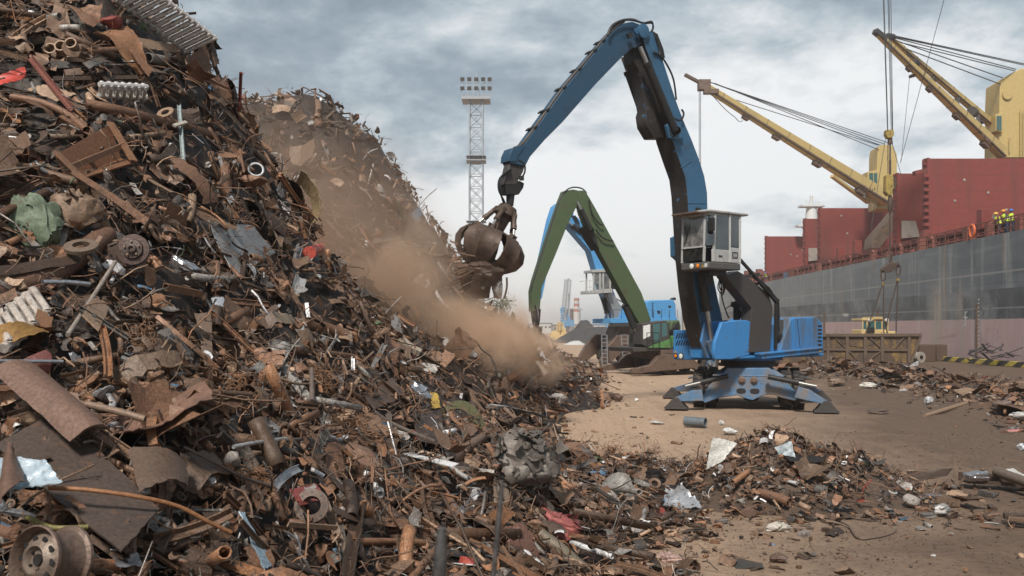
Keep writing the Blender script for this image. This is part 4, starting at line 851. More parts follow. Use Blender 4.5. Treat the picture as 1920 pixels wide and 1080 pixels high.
ram(H2, G2.q(1172, 575, .55), G2.q(1206, 652, .6), .15, .5, 'boom_ram'); ram(H2, G2.q(1172, 575, -.55), G2.q(1203, 652, -.6), .15, .5, 'boom_ram')
mb = MB(); G2.prof(mb, [(1150, 470), (1157, 468), (1163, 478), (1160, 492), (1153, 490)], .29, .275, .28)
mb.build('access_cover', M['green'], bm2)
mb = MB(); G2.prof(mb, [(1196, 650), (1200, 612), (1207, 606), (1222, 606), (1236, 650)], .5, -.5, .5); G2.prof(mb, [(1186, 652), (1288, 648), (1290, 656), (1188, 660)], 1.3, -1.3, 1.3); mb.build('upper_frame', M['darkgrey'], H2, .02)
mb = MB(); G2.prof(mb, [(1205, 607), (1249, 601), (1255, 609), (1256, 650), (1216, 652), (1204, 646)], 1.35, .4, 1.35); cb2 = mb.build('cab', M['darkgrey'], H2, .03)
for q_ in ([(1206, 611), (1219, 608), (1219, 630), (1206, 636)], [(1224, 608), (1237, 606), (1238, 640), (1226, 642)], [(1241, 606), (1250, 605), (1251, 630), (1241, 632)]):
    mb = MB(); G2.prof(mb, q_, 1.36, 1.35, 1.35); mb.build('window', M['glass_teal'] if q_[0][0] > 1210 else M['lens'], cb2)
mb = MB(); G2.prof(mb, [(1216, 652), (1226, 646), (1256, 636), (1257, 652)], 1.38, 1.32, 1.38); mb.build('green_sill', M['green_bright'], H2)
mb = MB(); G2.prof(mb, [(1262, 630), (1276, 628), (1277, 650), (1262, 651)], 1.4, .6, 1.4); tk = mb.build('tank', M['green_bright'], H2, .03); mb = MB(); G2.prof(mb, [(1266, 634), (1270, 634), (1270, 639), (1266, 639)], 1.41, 1.4, 1.4); mb.build('label_plate', M['lens'], tk)
mb = MB(); G2.prof(mb, [(1259, 603), (1274, 600), (1277, 612), (1276, 628), (1262, 629), (1256, 618)], 1.0, -.6, 1.0); mb.build('engine_cover', M['green'], H2, .05)
mb = MB()
for k in range(6): mb.tube(smooth_path([G2.q(1254 + k * 3, 632, 1.05), G2.q(1258 + k * 3, 618 - k, 1.2), G2.q(1272, 604 + k * 2, 1.1)]), .04, 5)
mb.build('engine_hoses', M['hose'], H2)
mb = MB()
for x in (1213, 1224, 1236): mb.tube([G2.q(x, 654, 1.7), G2.q(x, 624, 1.7)], .02, 5)
for y in (624, 638): mb.tube([G2.q(1213, y, 1.7), G2.q(1236, y, 1.7)], .02, 5)
mb.build('walkway_rail', M['black'], H2)
def chassis(Fx, T, pts_beam, ly, wheels, tone='steelrust'):
    mb = MB(); Fx.prof(mb, pts_beam, ly, ly - .35, ly); Fx.prof(mb, pts_beam, ly - 3.6, ly - 3.3, ly); cc = Fx.w(0, 0, 0)
    mb.hexa([Fx.w(-1.8, ly - .3, .75), Fx.w(1.8, ly - .3, .75), Fx.w(1.8, ly - .3, 1.25), Fx.w(-1.8, ly - .3, 1.25)], [Fx.w(-1.8, ly - 3.4, .75), Fx.w(1.8, ly - 3.4, .75), Fx.w(1.8, ly - 3.4, 1.25), Fx.w(-1.8, ly - 3.4, 1.25)])
    mb.lathe([(1.0, 1.2), (1.0, 1.45), (.4, 1.5)], cc, (0, 0, 1), 20); mb.build('undercarriage', M[tone], T, .02)
    for r_, l_ in wheels: wheel(T, Fx.w(r_, l_, .56), Fx.s, .56, .45)
chassis(G2, H2, [(1186, 700), (1187, 692), (1222, 684), (1236, 668), (1250, 665), (1285, 664), (1300, 672), (1318, 690), (1316, 700), (1300, 690), (1262, 694), (1236, 696), (1222, 697), (1200, 701)], 1.7, [(-1.2, 1.2), (1.3, 1.2), (1.3, -1.1), (-1.2, -1.1)])
mb = MB()
mb.bar(G2.w(2.1, .9, 1.3), G2.w(2.1, .9, 2.2), .05)
for k in range(5): mb.bar(G2.w(2.15, .5, .4 + k * .25), G2.w(2.15, 1.0, .4 + k * .25), .04)
for l in (.5, 1.0): mb.bar(G2.w(2.15, l, .3), G2.w(2.15, l, 1.6), .04)
mb.build('access_ladder', M['black'], H2)
mb = MB(); q0 = G2.q(1005, 590, 0); rgh = random.Random(9)                     # hoses and closed grapple at the end of the stick
mb.tube([G2.q(1004, 580, 0), G2.q(1005, 604, 0)], [.28, .2], 10)
for k in range(9):
    a = rgh.uniform(0, 6.28); rr = rgh.uniform(.2, .8); mb.tube(smooth_path([G2.q(1003 + 4 * math.cos(a), 572, .3 * math.sin(a)), G2.q(1004 + 12 * rr * math.cos(a), 590, rr * math.sin(a)), G2.q(1005 + 10 * rr * math.cos(a), 608, rr * math.sin(a)), G2.q(1006, 614, 0)]), .035, 5)
mb.build('rotator', M['black'], H2)
gp = mb = MB(); cq = G2.q(1006, 612, 0)
grp = None
mb.lathe([(.18, 0), (.3, -.15), (.25, -.4)], cq, (0, 0, 1), 10); grp = mb.build('grab', M['grab'], H2)
for k in range(5):
    a = 2 * math.pi * k / 5; dd = Vector((math.cos(a), math.sin(a), 0)); mb = MB(); arc = [cq + dd * r_ + Vector((0, 0, z)) for r_, z in ((.25, -.3), (.75, -.6), (.95, -1.1), (.75, -1.6), (.3, -1.9))]; tg = Vector((-dd.y, dd.x, 0))
    vs = []
    for p, wd in zip(arc, (.15, .35, .4, .28, .05)): vs += [p + tg * wd, p - tg * wd, p - tg * wd - dd * .06, p + tg * wd - dd * .06]
    fs = [(i * 4 + j, i * 4 + (j + 1) % 4, (i + 1) * 4 + (j + 1) % 4, (i + 1) * 4 + j) for i in range(4) for j in range(4)]; mb.add(vs, fs); mb.build('tine', M['grab'], grp)
# ------------------------------------------------------------------ second blue handler
B2 = Fr(8.1, 57, 20)
H3 = thing('material_handler', 'far blue material handler half hidden behind the green one', 'material handler', (8.1, 57, 0))
mb = MB(); B2.prof(mb, [(1064, 400), (1074, 402), (1084, 408), (1117, 453), (1139, 504), (1150, 545), (1168, 590), (1150, 596), (1132, 550), (1119, 510), (1107, 470), (1062, 418), (1058, 408)], .42, -.42, .42); b3 = mb.build('boom', M['blue2'], H3, .02)
mb = MB(); B2.prof(mb, [(1040, 386), (1048, 380), (1060, 384), (1076, 400), (1072, 414), (1058, 418), (1040, 470), (1024, 520), (1016, 560), (1006, 560), (1012, 500), (1032, 410)], .36, -.36, .36); mb.build('stick', M['blue2'], H3, .02)
ram(H3, B2.q(1090, 436, .5), B2.q(1064, 416, .45), .14, .6, 'stick_ram'); ram(H3, B2.q(1131, 560, .55), B2.q(1145, 612, .6), .15, .5, 'boom_ram')
mb = MB()
for k in range(3): mb.tube(smooth_path([B2.q(1072 + k * 3, 404, .44), B2.q(1080 + k * 3, 420, .5), B2.q(1076 + k * 3, 432, .5), B2.q(1068, 424, .45)]), .04, 5)
mb.build('hoses', M['hose'], H3)
mb = MB(); B2.prof(mb, [(1103, 545), (1148, 541), (1149, 549), (1103, 551)], 1.5, .3, 1.5)
for x in (1112, 1124, 1130, 1143): B2.prof(mb, [(x, 510), (x + 3, 510), (x + 3, 546), (x, 546)], 1.5, 1.42, 1.5)
for x in (1112, 1143): B2.prof(mb, [(x, 510), (x + 3, 510), (x + 3, 546), (x, 546)], .4, .34, 1.5)
B2.prof(mb, [(1109, 506), (1148, 504), (1149, 510), (1109, 511)], 1.55, .3, 1.5); cb3 = mb.build('cab', M['grey_cab'], H3, .02)
mb = MB(); B2.prof(mb, [(1115, 511), (1124, 511), (1124, 545), (1115, 545)], 1.46, 1.45, 1.5); B2.prof(mb, [(1127, 511), (1143, 510), (1143, 543), (1127, 544)], 1.46, 1.45, 1.5); mb.build('window', M['glass'], cb3)
mb = MB(); B2.box(mb, 1.6, 2.2, .6, 1.2, 4.9, 5.9); mb.build('operator_seat', M['black'], cb3, .03)
mb = MB()
for x in (1101, 1106, 1112): mb.tube([B2.q(x, 550, 1.6), B2.q(x, 526, 1.6)], .022, 5)
for y in (526, 538): mb.tube([B2.q(1101, y, 1.6), B2.q(1113, y, 1.6)], .022, 5)
mb.tube([B2.q(1101, 526, 1.6), B2.q(1101, 526, 1.6, .4)], .022, 5); mb.build('cab_railing', M['shipwhite'], cb3)
mb = MB(); B2.prof(mb, [(1138, 552), (1148, 548), (1175, 590), (1180, 612), (1150, 612), (1152, 590)], 1.0, .5, 1.0); mb.bar(B2.q(1148, 556, .9), B2.q(1170, 568, .9), .1); mb.bar(B2.q(1134, 552, .9), B2.q(1152, 586, .9), .08); mb.build('cab_arm', M['galv'], H3, .02)
mb = MB(); B2.prof(mb, [(1212, 566), (1220, 563), (1263, 562), (1267, 570), (1268, 597), (1212, 599)], 1.4, -1.3, 1.4); ec = mb.build('engine_cover', M['blue2'], H3, .05)
for q_ in ([(1232, 583), (1237, 582), (1238, 588), (1233, 588)], [(1253, 573), (1258, 573), (1258, 577), (1253, 577)]): mb = MB(); B2.prof(mb, q_, 1.41, 1.4, 1.4); mb.build('vent', M['black'], ec)
for k in range(7): mb = MB(); y = 568 + k * 4; B2.prof(mb, [(1222, y), (1225, y), (1225, y + 2), (1222, y + 2)], 1.41, 1.4, 1.4); mb.build('vent_slot', M['black'], ec)
mb = MB(); mb.tube([B2.q(1258, 563, .4), B2.q(1259, 561, .4), B2.q(1266, 560, .4)], .1, 8); mb.build('exhaust', M['black'], H3)
mb = MB(); B2.prof(mb, [(1146, 597), (1270, 596), (1271, 604), (1146, 606)], 1.5, -1.3, 1.5); B2.prof(mb, [(1168, 575), (1212, 580), (1212, 598), (1160, 598)], 1.1, -1.1, 1.1); mb.build('upper_body', M['blue2'], H3, .02)
mb = MB()
for x in range(1150, 1272, 15): mb.tube([B2.q(x, 597, 1.52), B2.q(x, 580, 1.52)], .018, 4)
mb.tube([B2.q(1150, 581, 1.52), B2.q(1212, 580, 1.52)], .018, 4); mb.build('deck_railing', M['black'], H3)
mb = MB(); B2.prof(mb, [(1165, 606), (1215, 606), (1224, 648), (1150, 648)], .9, -.9, .9); mb.lathe([(1.2, 2.2), (1.2, 2.7), (.3, 2.7)], (8.1, 57, 0), (0, 0, 1), 20); mb.build('pedestal', M['steelrust'], H3, .03)
mb = MB(); pb = [(1128, 688), (1126, 676), (1142, 648), (1160, 628), (1216, 628), (1236, 650), (1262, 680), (1258, 690), (1236, 672), (1200, 660), (1166, 662), (1146, 678)]; B2.prof(mb, pb, 1.8, 1.5, 1.8); B2.prof(mb, pb, -1.6, -1.9, 1.8)
mb.build('undercarriage', M['steelrust'], H3, .02)
for r_, l_ in ((1.4, 1.5), (-1.3, 1.5), (1.4, -1.3), (-1.3, -1.3)): wheel(H3, B2.w(r_, l_, .62), B2.s, .62, .5)
def ladder(x0, y0, x1, y1, wpx, name='ladder'):
    mb = MB(); n = 8
    for dx in (0, wpx): mb.bar(B2.q(x0 + dx, y0, 2.3), B2.q(x1 + dx, y1, 2.3), .05)
    for k in range(n + 1): t_ = k / n; x = x0 + (x1 - x0) * t_; y = y0 + (y1 - y0) * t_; mb.bar(B2.q(x, y, 2.3), B2.q(x + wpx, y, 2.3), .04)
    mb.build(name, M['galv'], H3)
ladder(1128, 628, 1129, 684, 10); ladder(1164, 628, 1170, 690, 12)
# ------------------------------------------------------------------ the ship
HX = lambda D, off=0: 32.0 + off + (D - 54) * QS
def SD(px, off=0): k = (px - 960) / FPX; return (32.0 + off - 54 * QS) / (k - QS)
def SP(px, py, off=0): return P(px, py, SD(px, off))
rzs = -math.atan(QS)
SHIP = thing('cargo_ship', 'long grey bulk carrier with red hatch covers and yellow deck cranes moored at the quay', 'ship', (32.0, 54, 0), rzs)
WS = WM[SHIP.name]
def L(x, y, z): return WS @ Vector((x, y, z))                         # x inboard, y along (0 at D=54), z up
m, t, b = new_mat('hull_paint'); M['hull'] = m
tcn = t.nodes.new('ShaderNodeTexCoord'); v = tcn.outputs['Object']; sp = t.nodes.new('ShaderNodeSeparateXYZ'); t.links.new(v, sp.inputs[0]); y_, z_ = sp.outputs[1], sp.outputs[2]
nz = noise(t, v, .35, 6, .65, .5); mp1 = t.nodes.new('ShaderNodeMapping'); mp1.inputs['Scale'].default_value = (1, .55, .05); t.links.new(v, mp1.inputs[0]); stv = noise(t, mp1.outputs[0], 2.0, 6, .7)
mp2 = t.nodes.new('ShaderNodeMapping'); mp2.inputs['Scale'].default_value = (1, .16, .9); t.links.new(v, mp2.inputs[0]); patch = noise(t, mp2.outputs[0], .8, 5, .65, 1.0)
grad = math_node(t, 'MULTIPLY_ADD', y_, .0085, .12, clamp=True)                # paint grows paler towards the bow
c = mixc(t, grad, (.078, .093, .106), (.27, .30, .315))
c = mixc(t, math_node(t, 'MULTIPLY_ADD', patch, 5, -2.5, clamp=True), c, (.19, .215, .23))
c = mixc(t, math_node(t, 'MULTIPLY_ADD', stv, 6, -3.2, clamp=True), c, (.36, .36, .35))
low = math_node(t, 'MULTIPLY', math_node(t, 'LESS_THAN', math_node(t, 'ADD', z_, math_node(t, 'MULTIPLY', nz, .0)), 4.95), .85)
c = mixc(t, low, c, mixc(t, math_node(t, 'MULTIPLY_ADD', nz, 5, -2.2, clamp=True), (.04, .045, .052), (.20, .21, .215)))
# plate rows between two weld lines
rows = math_node(t, 'FRACT', math_node(t, 'MULTIPLY', z_, 1 / 1.32)); cols = math_node(t, 'FRACT', math_node(t, 'MULTIPLY', y_, 1 / 2.6)); cols2 = math_node(t, 'FRACT', math_node(t, 'MULTIPLY', y_, 1 / 10.4))
edge = math_node(t, 'MAXIMUM', math_node(t, 'LESS_THAN', rows, .03), math_node(t, 'MAXIMUM', math_node(t, 'MULTIPLY', math_node(t, 'LESS_THAN', cols, .03), .35), math_node(t, 'LESS_THAN', cols2, .01)))
c = mixc(t, math_node(t, 'MULTIPLY', edge, .35), c, (.05, .055, .06))
rowv = t.nodes.new('ShaderNodeTexWhiteNoise'); cmb = t.nodes.new('ShaderNodeCombineXYZ'); t.links.new(math_node(t, 'FLOOR', math_node(t, 'MULTIPLY', z_, 1 / 1.32)), cmb.inputs[0]); t.links.new(math_node(t, 'FLOOR', math_node(t, 'MULTIPLY', y_, 1 / 2.6)), cmb.inputs[1]); t.links.new(cmb.outputs[0], rowv.inputs['Vector'])
c = mixc(t, math_node(t, 'MULTIPLY', rowv.outputs['Value'], .22), c, (.30, .31, .31))
rz_ = math_node(t, 'MULTIPLY', math_node(t, 'LESS_THAN', math_node(t, 'ABSOLUTE', math_node(t, 'SUBTRACT', z_, 6.05)), .06), .7)
rz2 = math_node(t, 'MULTIPLY', math_node(t, 'LESS_THAN', math_node(t, 'ABSOLUTE', math_node(t, 'SUBTRACT', z_, 3.68)), .05), .6)
c = mixc(t, math_node(t, 'MAXIMUM', rz_, rz2), c, (.32, .31, .29))
pink = mixc(t, math_node(t, 'MULTIPLY_ADD', stv, 4, -2.0, clamp=True), (.50, .34, .33), (.55, .46, .45)); pink = mixc(t, math_node(t, 'MULTIPLY_ADD', patch, 4, -2.45, clamp=True), pink, (.24, .13, .11)); pink = mixc(t, math_node(t, 'MULTIPLY_ADD', nz, 4.5, -2.75, clamp=True), pink, (.15, .13, .13))
c = mixc(t, math_node(t, 'LESS_THAN', math_node(t, 'ADD', z_, math_node(t, 'MULTIPLY', nz, .04)), 2.98), c, pink)
rs = noise(t, mp1.outputs[0], .9, 4, .6); c = mixc(t, math_node(t, 'MULTIPLY_ADD', rs, 7, -4.3, clamp=True), c, (.26, .19, .13))
gauss_y = lambda y0, w_: math_node(t, 'POWER', 2.718, math_node(t, 'MULTIPLY', math_node(t, 'POWER', math_node(t, 'DIVIDE', math_node(t, 'SUBTRACT', y_, y0), w_), 2.0), -1.0))
st1 = math_node(t, 'MULTIPLY', math_node(t, 'ADD', gauss_y(11.0, 1.3), gauss_y(7.6, .6)), math_node(t, 'MULTIPLY_ADD', stv, 4, -1.5, clamp=True)); st1 = math_node(t, 'MULTIPLY', st1, math_node(t, 'MULTIPLY_ADD', z_, -.6, 3.6, clamp=True))
c = mixc(t, math_node(t, 'MINIMUM', st1, .85), c, (.40, .34, .27))
sc1 = math_node(t, 'MULTIPLY', gauss_y(5.5, 5.5), math_node(t, 'MULTIPLY_ADD', math_node(t, 'ABSOLUTE', math_node(t, 'SUBTRACT', z_, 3.6)), -1.1, 1.3, clamp=True)); sc2 = noise(t, v, .9, 6, .62, 1.2)
c = mixc(t, math_node(t, 'MULTIPLY', sc1, math_node(t, 'MULTIPLY_ADD', sc2, 9, -4.9, clamp=True)), c, (.045, .05, .058))
t.links.new(c, b.inputs['Base Color']); b.inputs['Roughness'].default_value = .6
bn = t.nodes.new('ShaderNodeBump'); bn.inputs['Distance'].default_value = .05; bn.inputs['Strength'].default_value = .5
t.links.new(math_node(t, 'ADD', math_node(t, 'MULTIPLY', math_node(t, 'SINE', math_node(t, 'MULTIPLY', y_, 2.42 * math.pi / 1.0)), .10), math_node(t, 'SUBTRACT', nz, edge)), bn.inputs['Height']); t.links.new(bn.outputs[0], b.inputs['Normal'])
mb = MB(); YN = -26; YF = 88; ZT = 8.55
def hsec(y, x0, zt=ZT): return [L(x0, y, -4), L(x0, y, -1), L(x0, y, 6), L(x0, y, zt), L(x0 + .25, y, zt), L(x0 + .25, y, zt - .12), L(26 - x0, y, zt - .12), L(26 - x0, y, -4)]
secs = [hsec(-26, 0), hsec(88, 0), hsec(96, .8), hsec(104, 3.0), hsec(111, 7.0, ZT + .4), hsec(117, 12.6, ZT + .8)]
for i in range(len(secs) - 1): mb.hexa(secs[i], secs[i + 1])
hull = mb.build('hull', M['hull'], SHIP)
m, t, b = new_mat('hull_marks'); M['mark'] = m; b.inputs['Base Color'].default_value = (.62, .60, .56, 1); b.inputs['Roughness'].default_value = .7
mb = MB()                                                       # load line marks, draught ticks, small plate
def hp(px, py): p = SP(px, py); return p - Vector((.012, 0, 0))
for a, r_ in (((1812, 603), .28),): 
    c0 = hp(*a); mb.add([c0 + WS.to_3x3() @ Vector((0, .5 * rr * math.cos(k * math.pi / 8), rr * math.sin(k * math.pi / 8))) for rr in (r_, r_ * .72) for k in range(16)], [(k, (k + 1) % 16, 16 + (k + 1) % 16, 16 + k) for k in range(16)])
for x0_, y0_, x1_, y1_ in ((1809, 584, 1811, 611), (1809, 584, 1814, 586), (1806, 594, 1815, 596), (1817, 596, 1818, 607), (1806, 610, 1811, 612), (1581, 588, 1591, 590), (1581, 591, 1591, 593)): mb.add([hp(x0_, y0_), hp(x1_, y0_), hp(x1_, y1_), hp(x0_, y1_)], [(0, 1, 2, 3)])
for k in range(14): y = 560 + k * 7.5; mb.add([hp(1834, y), hp(1836.5, y), hp(1836.5, y + 3), hp(1834, y + 3)], [(0, 1, 2, 3)])
mb.build('hull_marks', M['mark'], SHIP)
for x, ya, yb in ((1831, 570, 672), (1545, 588, 640)): mb = MB(); a = [SP(x, ya), SP(x + 2.5, ya), SP(x + 2.5, yb), SP(x, yb)]; mb.hexa(a, [p + Vector((-.08, 0, 0)) for p in a]); mb.build('fender_post', M['steelrust'], SHIP)
mb = MB(); ry = list(np.arange(-14, 100, 1.5)); xo = lambda y: .12 + max(0, (y - 88)) ** 1.6 * .035
for y in ry: mb.bar(L(xo(y), y, ZT - .1), L(xo(y), y, ZT + 1.0), .07)
for z in (.35, .68, 1.0):
    for y in ry[:-1]: mb.bar(L(xo(y), y, ZT + z), L(xo(y + 1.5), y + 1.5, ZT + z), .055 if z < 1 else .075)
mb.build('railing', M['shiprail'], SHIP)
mb = MB(); mb.hexa([L(3.2, -14, ZT - .2), L(22.8, -14, ZT - .2), L(22.8, -14, ZT + 1.35), L(3.2, -14, ZT + 1.35)], [L(3.2, 90, ZT - .2), L(22.8, 90, ZT - .2), L(22.8, 90, ZT + 1.35), L(3.2, 90, ZT + 1.35)])
for y in np.arange(-12, 90, 1.6):
    mb.hexa([L(3.2, y, ZT + 1.3), L(2.9, y, ZT + 1.3), L(2.3, y, ZT - .1), L(3.2, y, ZT - .1)], [L(3.2, y + .08, ZT + 1.3), L(2.9, y + .08, ZT + 1.3), L(2.3, y + .08, ZT - .1), L(3.2, y + .08, ZT - .1)])
mb.hexa([L(2.7, -14, ZT + 1.35), L(3.2, -14, ZT + 1.35), L(3.2, -14, ZT + 1.5), L(2.7, -14, ZT + 1.5)], [L(2.7, 90, ZT + 1.35), L(3.2, 90, ZT + 1.35), L(3.2, 90, ZT + 1.5), L(2.7, 90, ZT + 1.5)])
mb.build('hatch_coaming', M['shipred'], SHIP)
mb = MB(); rgs = random.Random(3)
for y in np.arange(-10, 95, 3.7):
    if rgs.random() < .75: h_ = rgs.uniform(.4, 1.5); mb.box(L(rgs.uniform(.9, 1.8), y + rgs.uniform(-1, 1), ZT + h_ / 2 - .1), (rgs.uniform(.2, .7), rgs.uniform(.2, .8), h_))
for y in np.arange(-10, 90, 6.1): mb.tube([L(1.2, y, ZT - .1), L(1.2, y, ZT + .9), L(1.2, y + .3, ZT + 1.1), L(1.2, y + .5, ZT + .9)], .13, 8)
mb.tube([L(1.9, -14, ZT + .5), L(1.9, 95, ZT + .5)], .09, 6); mb.tube([L(1.6, -14, ZT + .25), L(1.6, 95, ZT + .25)], .06, 6)
mb.build('deck_fittings', M['shiprail'], SHIP)
for px_, py_, cl_ in ((1475, 516, 'farblue'), (1576, 470, 'shipred'), (1607, 458, 'shipred'), (1845, 402, 'shipred')):
    mb = MB(); p = SP(px_, py_, 1.0); mb.box(p - Vector((0, 0, .35)), (.7, .7, 1.4)); mb.build('deck_locker', M[cl_], SHIP, .03)
def hatch(D, px_l, py_top, zb, wid=18.5, mt='shipred', depth_=.9, rib=True):
    X0 = (px_l - 960) / FPX * D; zt = CAMZ + (HOR - py_top) / FPX * D; y = D
    mb = MB(); mb.hexa([Vector((X0, y, zb)), Vector((X0 + wid, y, zb)), Vector((X0 + wid, y + depth_, zb)), Vector((X0, y + depth_, zb))], [Vector((X0, y, zt)), Vector((X0 + wid, y, zt)), Vector((X0 + wid, y + depth_, zt)), Vector((X0, y + depth_, zt))])
    h = mb.build('hatch_cover', M[mt], SHIP, .04)
    mb = MB(); mb.box((X0 - .12, y + depth_ / 2, (zb + zt) / 2), (.22, depth_ * 1.1, zt - zb + .1))
    for k in range(8):
        z = zb + (zt - zb) * (k + .5) / 8; mb.box((X0 - .3, y + depth_ * .3, z), (.35, .35, .22)); mb.tube([(X0 - .35, y + .3, z + .2), (X0 - .35, y + .3, z + .5)], .08, 6)
    mb.build('hinge_edge', M['shipred'], h)
    mb = MB(); rr = random.Random(int(D))
    for k in range(4): mb.lathe([(.1, 0), (.13, -.04), (.08, -.07), (0, -.07)], (X0 + rr.uniform(1.5, wid * .45), y, rr.uniform(zb + 1, zt - 1)), (0, 1, 0), 10)
    mb.build('lifting_eye', M['concrete'], h)
    mb = MB()
    for k in range(1, 5): z = zb + (zt - zb) * k / 5; mb.box((X0 + wid / 2, y - .006, z), (wid, .012, .03))
    mb.build('plate_seam', M['shiprail'], h); return h
hatch(77.5, 1743, 297, 10.3); hatch(84.5, 1686, 325, 9.6, 17); hatch(107.6, 1541, 390, 10.2); hatch(114, 1513, 410, 10.2); hatch(133.8, 1440, 443, 10.6, 17)
for D_, pxl, pyt, pyb in ((84.2, 1691, 414, 447), (113.6, 1516, 465, 490)):                 # pale underside panels
    mb = MB(); a = [P(pxl, pyb, D_), P(pxl + 34 * 84 / D_, pyb - 3, D_), P(pxl + 26 * 84 / D_, pyt, D_), P(pxl, pyt, D_)]; mb.hexa(a, [p + Vector((0, .15, 0)) for p in a]); mb.build('hatch_underside', M['concrete'], SHIP)
mb = MB(); Dh = 74; a = [P(1716, 320, Dh), P(1738, 315, Dh), P(1740, 322, Dh), P(1718, 328, Dh)]; mb.hexa(a, [p + Vector((0, .6, 0)) for p in a]); mb.build('hatch_hinge', M['shipred'], SHIP); mb = MB(); a = [P(1728, 452, Dh), P(1745, 448, Dh), P(1738, 430, Dh), P(1732, 432, Dh)]; mb.hexa(a, [p + Vector((0, .6, 0)) for p in a])
mb.build('hatch_hinge', M['shipred'], SHIP)
for k in range(9): mb = MB(); mb.box(P(1737, 330 + k * 13, Dh + 3.2), (.5, .4, .3)); mb.build('hatch_cleat', M['shipred'], SHIP)
# deck cranes
def crane(D, tower, cabp, jibs, tipD, tip_top, wires, side=1, th=3.0):
    mb = MB(); a = [P(x, y, D) for x, y in tower]; mb.hexa(a, [p + Vector((.25, th, 0)) for p in a])
    cr = mb.build('deck_crane', M['shipbuff'], SHIP, .08)
    mb = MB(); a = [P(x, y, D - .3) for x, y in cabp]; mb.hexa(a, [p + Vector((0, 1.6, 0)) for p in a]); cc_ = mb.build('crane_cab', M['shipbuff'], cr, .04)
    xs = [x for x, y in cabp]; ys_ = [y for x, y in cabp]; x0, x1, y0, y1 = min(xs), max(xs), min(ys_), max(ys_)
    mb = MB(); a = [P(x0 + (x1 - x0) * .12, y0 + (y1 - y0) * .2, D - .33), P(x0 + (x1 - x0) * .45, y0 + (y1 - y0) * .2, D - .33), P(x0 + (x1 - x0) * .45, y1 - (y1 - y0) * .1, D - .33), P(x0 + (x1 - x0) * .12, y1 - (y1 - y0) * .1, D - .33)]; mb.hexa(a, [p + Vector((0, .02, 0)) for p in a])
    a = [P(x0 + (x1 - x0) * .52, y0 + (y1 - y0) * .2, D - .33), P(x0 + (x1 - x0) * .8, y0 + (y1 - y0) * .2, D - .33), P(x0 + (x1 - x0) * .8, y1 - (y1 - y0) * .1, D - .33), P(x0 + (x1 - x0) * .52, y1 - (y1 - y0) * .1, D - .33)]; mb.hexa(a, [p + Vector((0, .02, 0)) for p in a])
    # proud of the cab face
    for i in range(len(mb.v)): mb.v[i] = tuple(Vector(mb.v[i]) + Vector((0, -.05, 0)))
    mb.build('cab_window', M['glass_teal'], cr)
    for (x0_, y0_, d0), (x1_, y1_, d1), wpx0, wpx1 in jibs:
        A, B_ = P(x0_, y0_, d0), P(x1_, y1_, d1); w0, w1 = wpx0 / FPX * d0, wpx1 / FPX * d1; dr = (B_ - A).normalized(); sd_ = dr.cross(Vector((0, 0, 1))).normalized(); up = sd_.cross(dr)
        mb = MB(); ra = [A + sd_ * x * w0 * .3 + up * z * w0 * .5 for x, z in ((-1, -1), (1, -1), (1, 1), (-1, 1))]; rb_ = [B_ + sd_ * x * w1 * .3 + up * z * w1 * .5 for x, z in ((-1, -1), (1, -1), (1, 1), (-1, 1))]; mb.hexa(ra, rb_); jb = mb.build('jib', M['shipbuff'], cr, .04)
        mb = MB()
        for k in (.14, .38, .6, .76): q = A + (B_ - A) * k; wk = w0 + (w1 - w0) * k; mb.box(q - up * wk * .65, (wk * .8, wk * .5, wk * .45), Matrix((dr, sd_, up)).transposed())
        for k in range(1, 9): q = A + (B_ - A) * (k / 9); wk = w0 + (w1 - w0) * k / 9; mb.box(q, (.07, wk * .61, wk * 1.01), Matrix((dr, sd_, up)).transposed())
        mb.bar(A - up * w0 * .35 - sd_ * w0 * .4, B_ - up * w1 * .3 - sd_ * w1 * .4, w0 * .12); mb.build('jib_fittings', M['steelrust'], cr)
    mb = MB()
    for a, b_ in wires: mb.tube([P(*a), P(*b_)], .045, 4)
    mb.build('luffing_wires', M['rope'], cr); return cr
c1 = crane(101, [(1643, 392), (1645, 290), (1647, 274), (1655, 271), (1674, 272), (1682, 290), (1682, 392)], [(1627, 322), (1649, 318), (1649, 351), (1627, 348)],
      [((1664, 374, 100.4), (1312, 156, 93), 25, 13)], 93, None, [((1326, 152, 93), (1666, 268, 101)), ((1328, 153, 93.2), (1650, 272, 101)), ((1375, 186, 94), (1646, 272, 101)), ((1340, 156, 93), (1648, 281, 101)), ((1326, 152, 93.5), (1658, 270, 101.5))])
mb = MB(); mb.bar(P(1284, 140, 92.6), P(1316, 157, 93), .42, .3); mb.box(P(1320, 160, 93), (1.3, .9, 1.1)); mb.box(P(1333, 172, 92.9), (1.6, .7, .5)); mb.build('jib_head', M['steelrust'], c1, .03)
mb = MB(); mb.hexa([P(1555 + 65, 368, 100.2), P(1640, 384, 100.2), P(1650, 378, 100.2), P(1630, 360, 100.2)], [P(1555 + 65, 368, 100.9), P(1640, 384, 100.9), P(1650, 378, 100.9), P(1630, 360, 100.9)]); mb.bar(P(1560, 330, 97.6), P(1628, 380, 100.6), .5, .3); mb.build('jib_lower_chord', M['shipbuff'], c1)
mb = MB(); mb.tube([P(1311, 165, 93), P(1311, 420, 93)], .04, 4); mb.tube([P(1313.5, 165, 93), P(1313.5, 420, 93)], .04, 4); mb.tube(smooth_path([P(1335, 178, 93), P(1360, 205, 94), P(1378, 220, 94), P(1386, 228, 94.5), P(1393, 226, 94.6)]), .04, 4); mb.build('hoist_wires', M['rope'], c1)
mb = MB(); 
for k in range(5): mb.box(P(1623 + k * 4.2, 351 + k * .8 + (k % 2) * 3, 98.9), (.14, .02, .32 if k != 1 else .06))
mb.build('load_marking', M['steelrust'], c1)
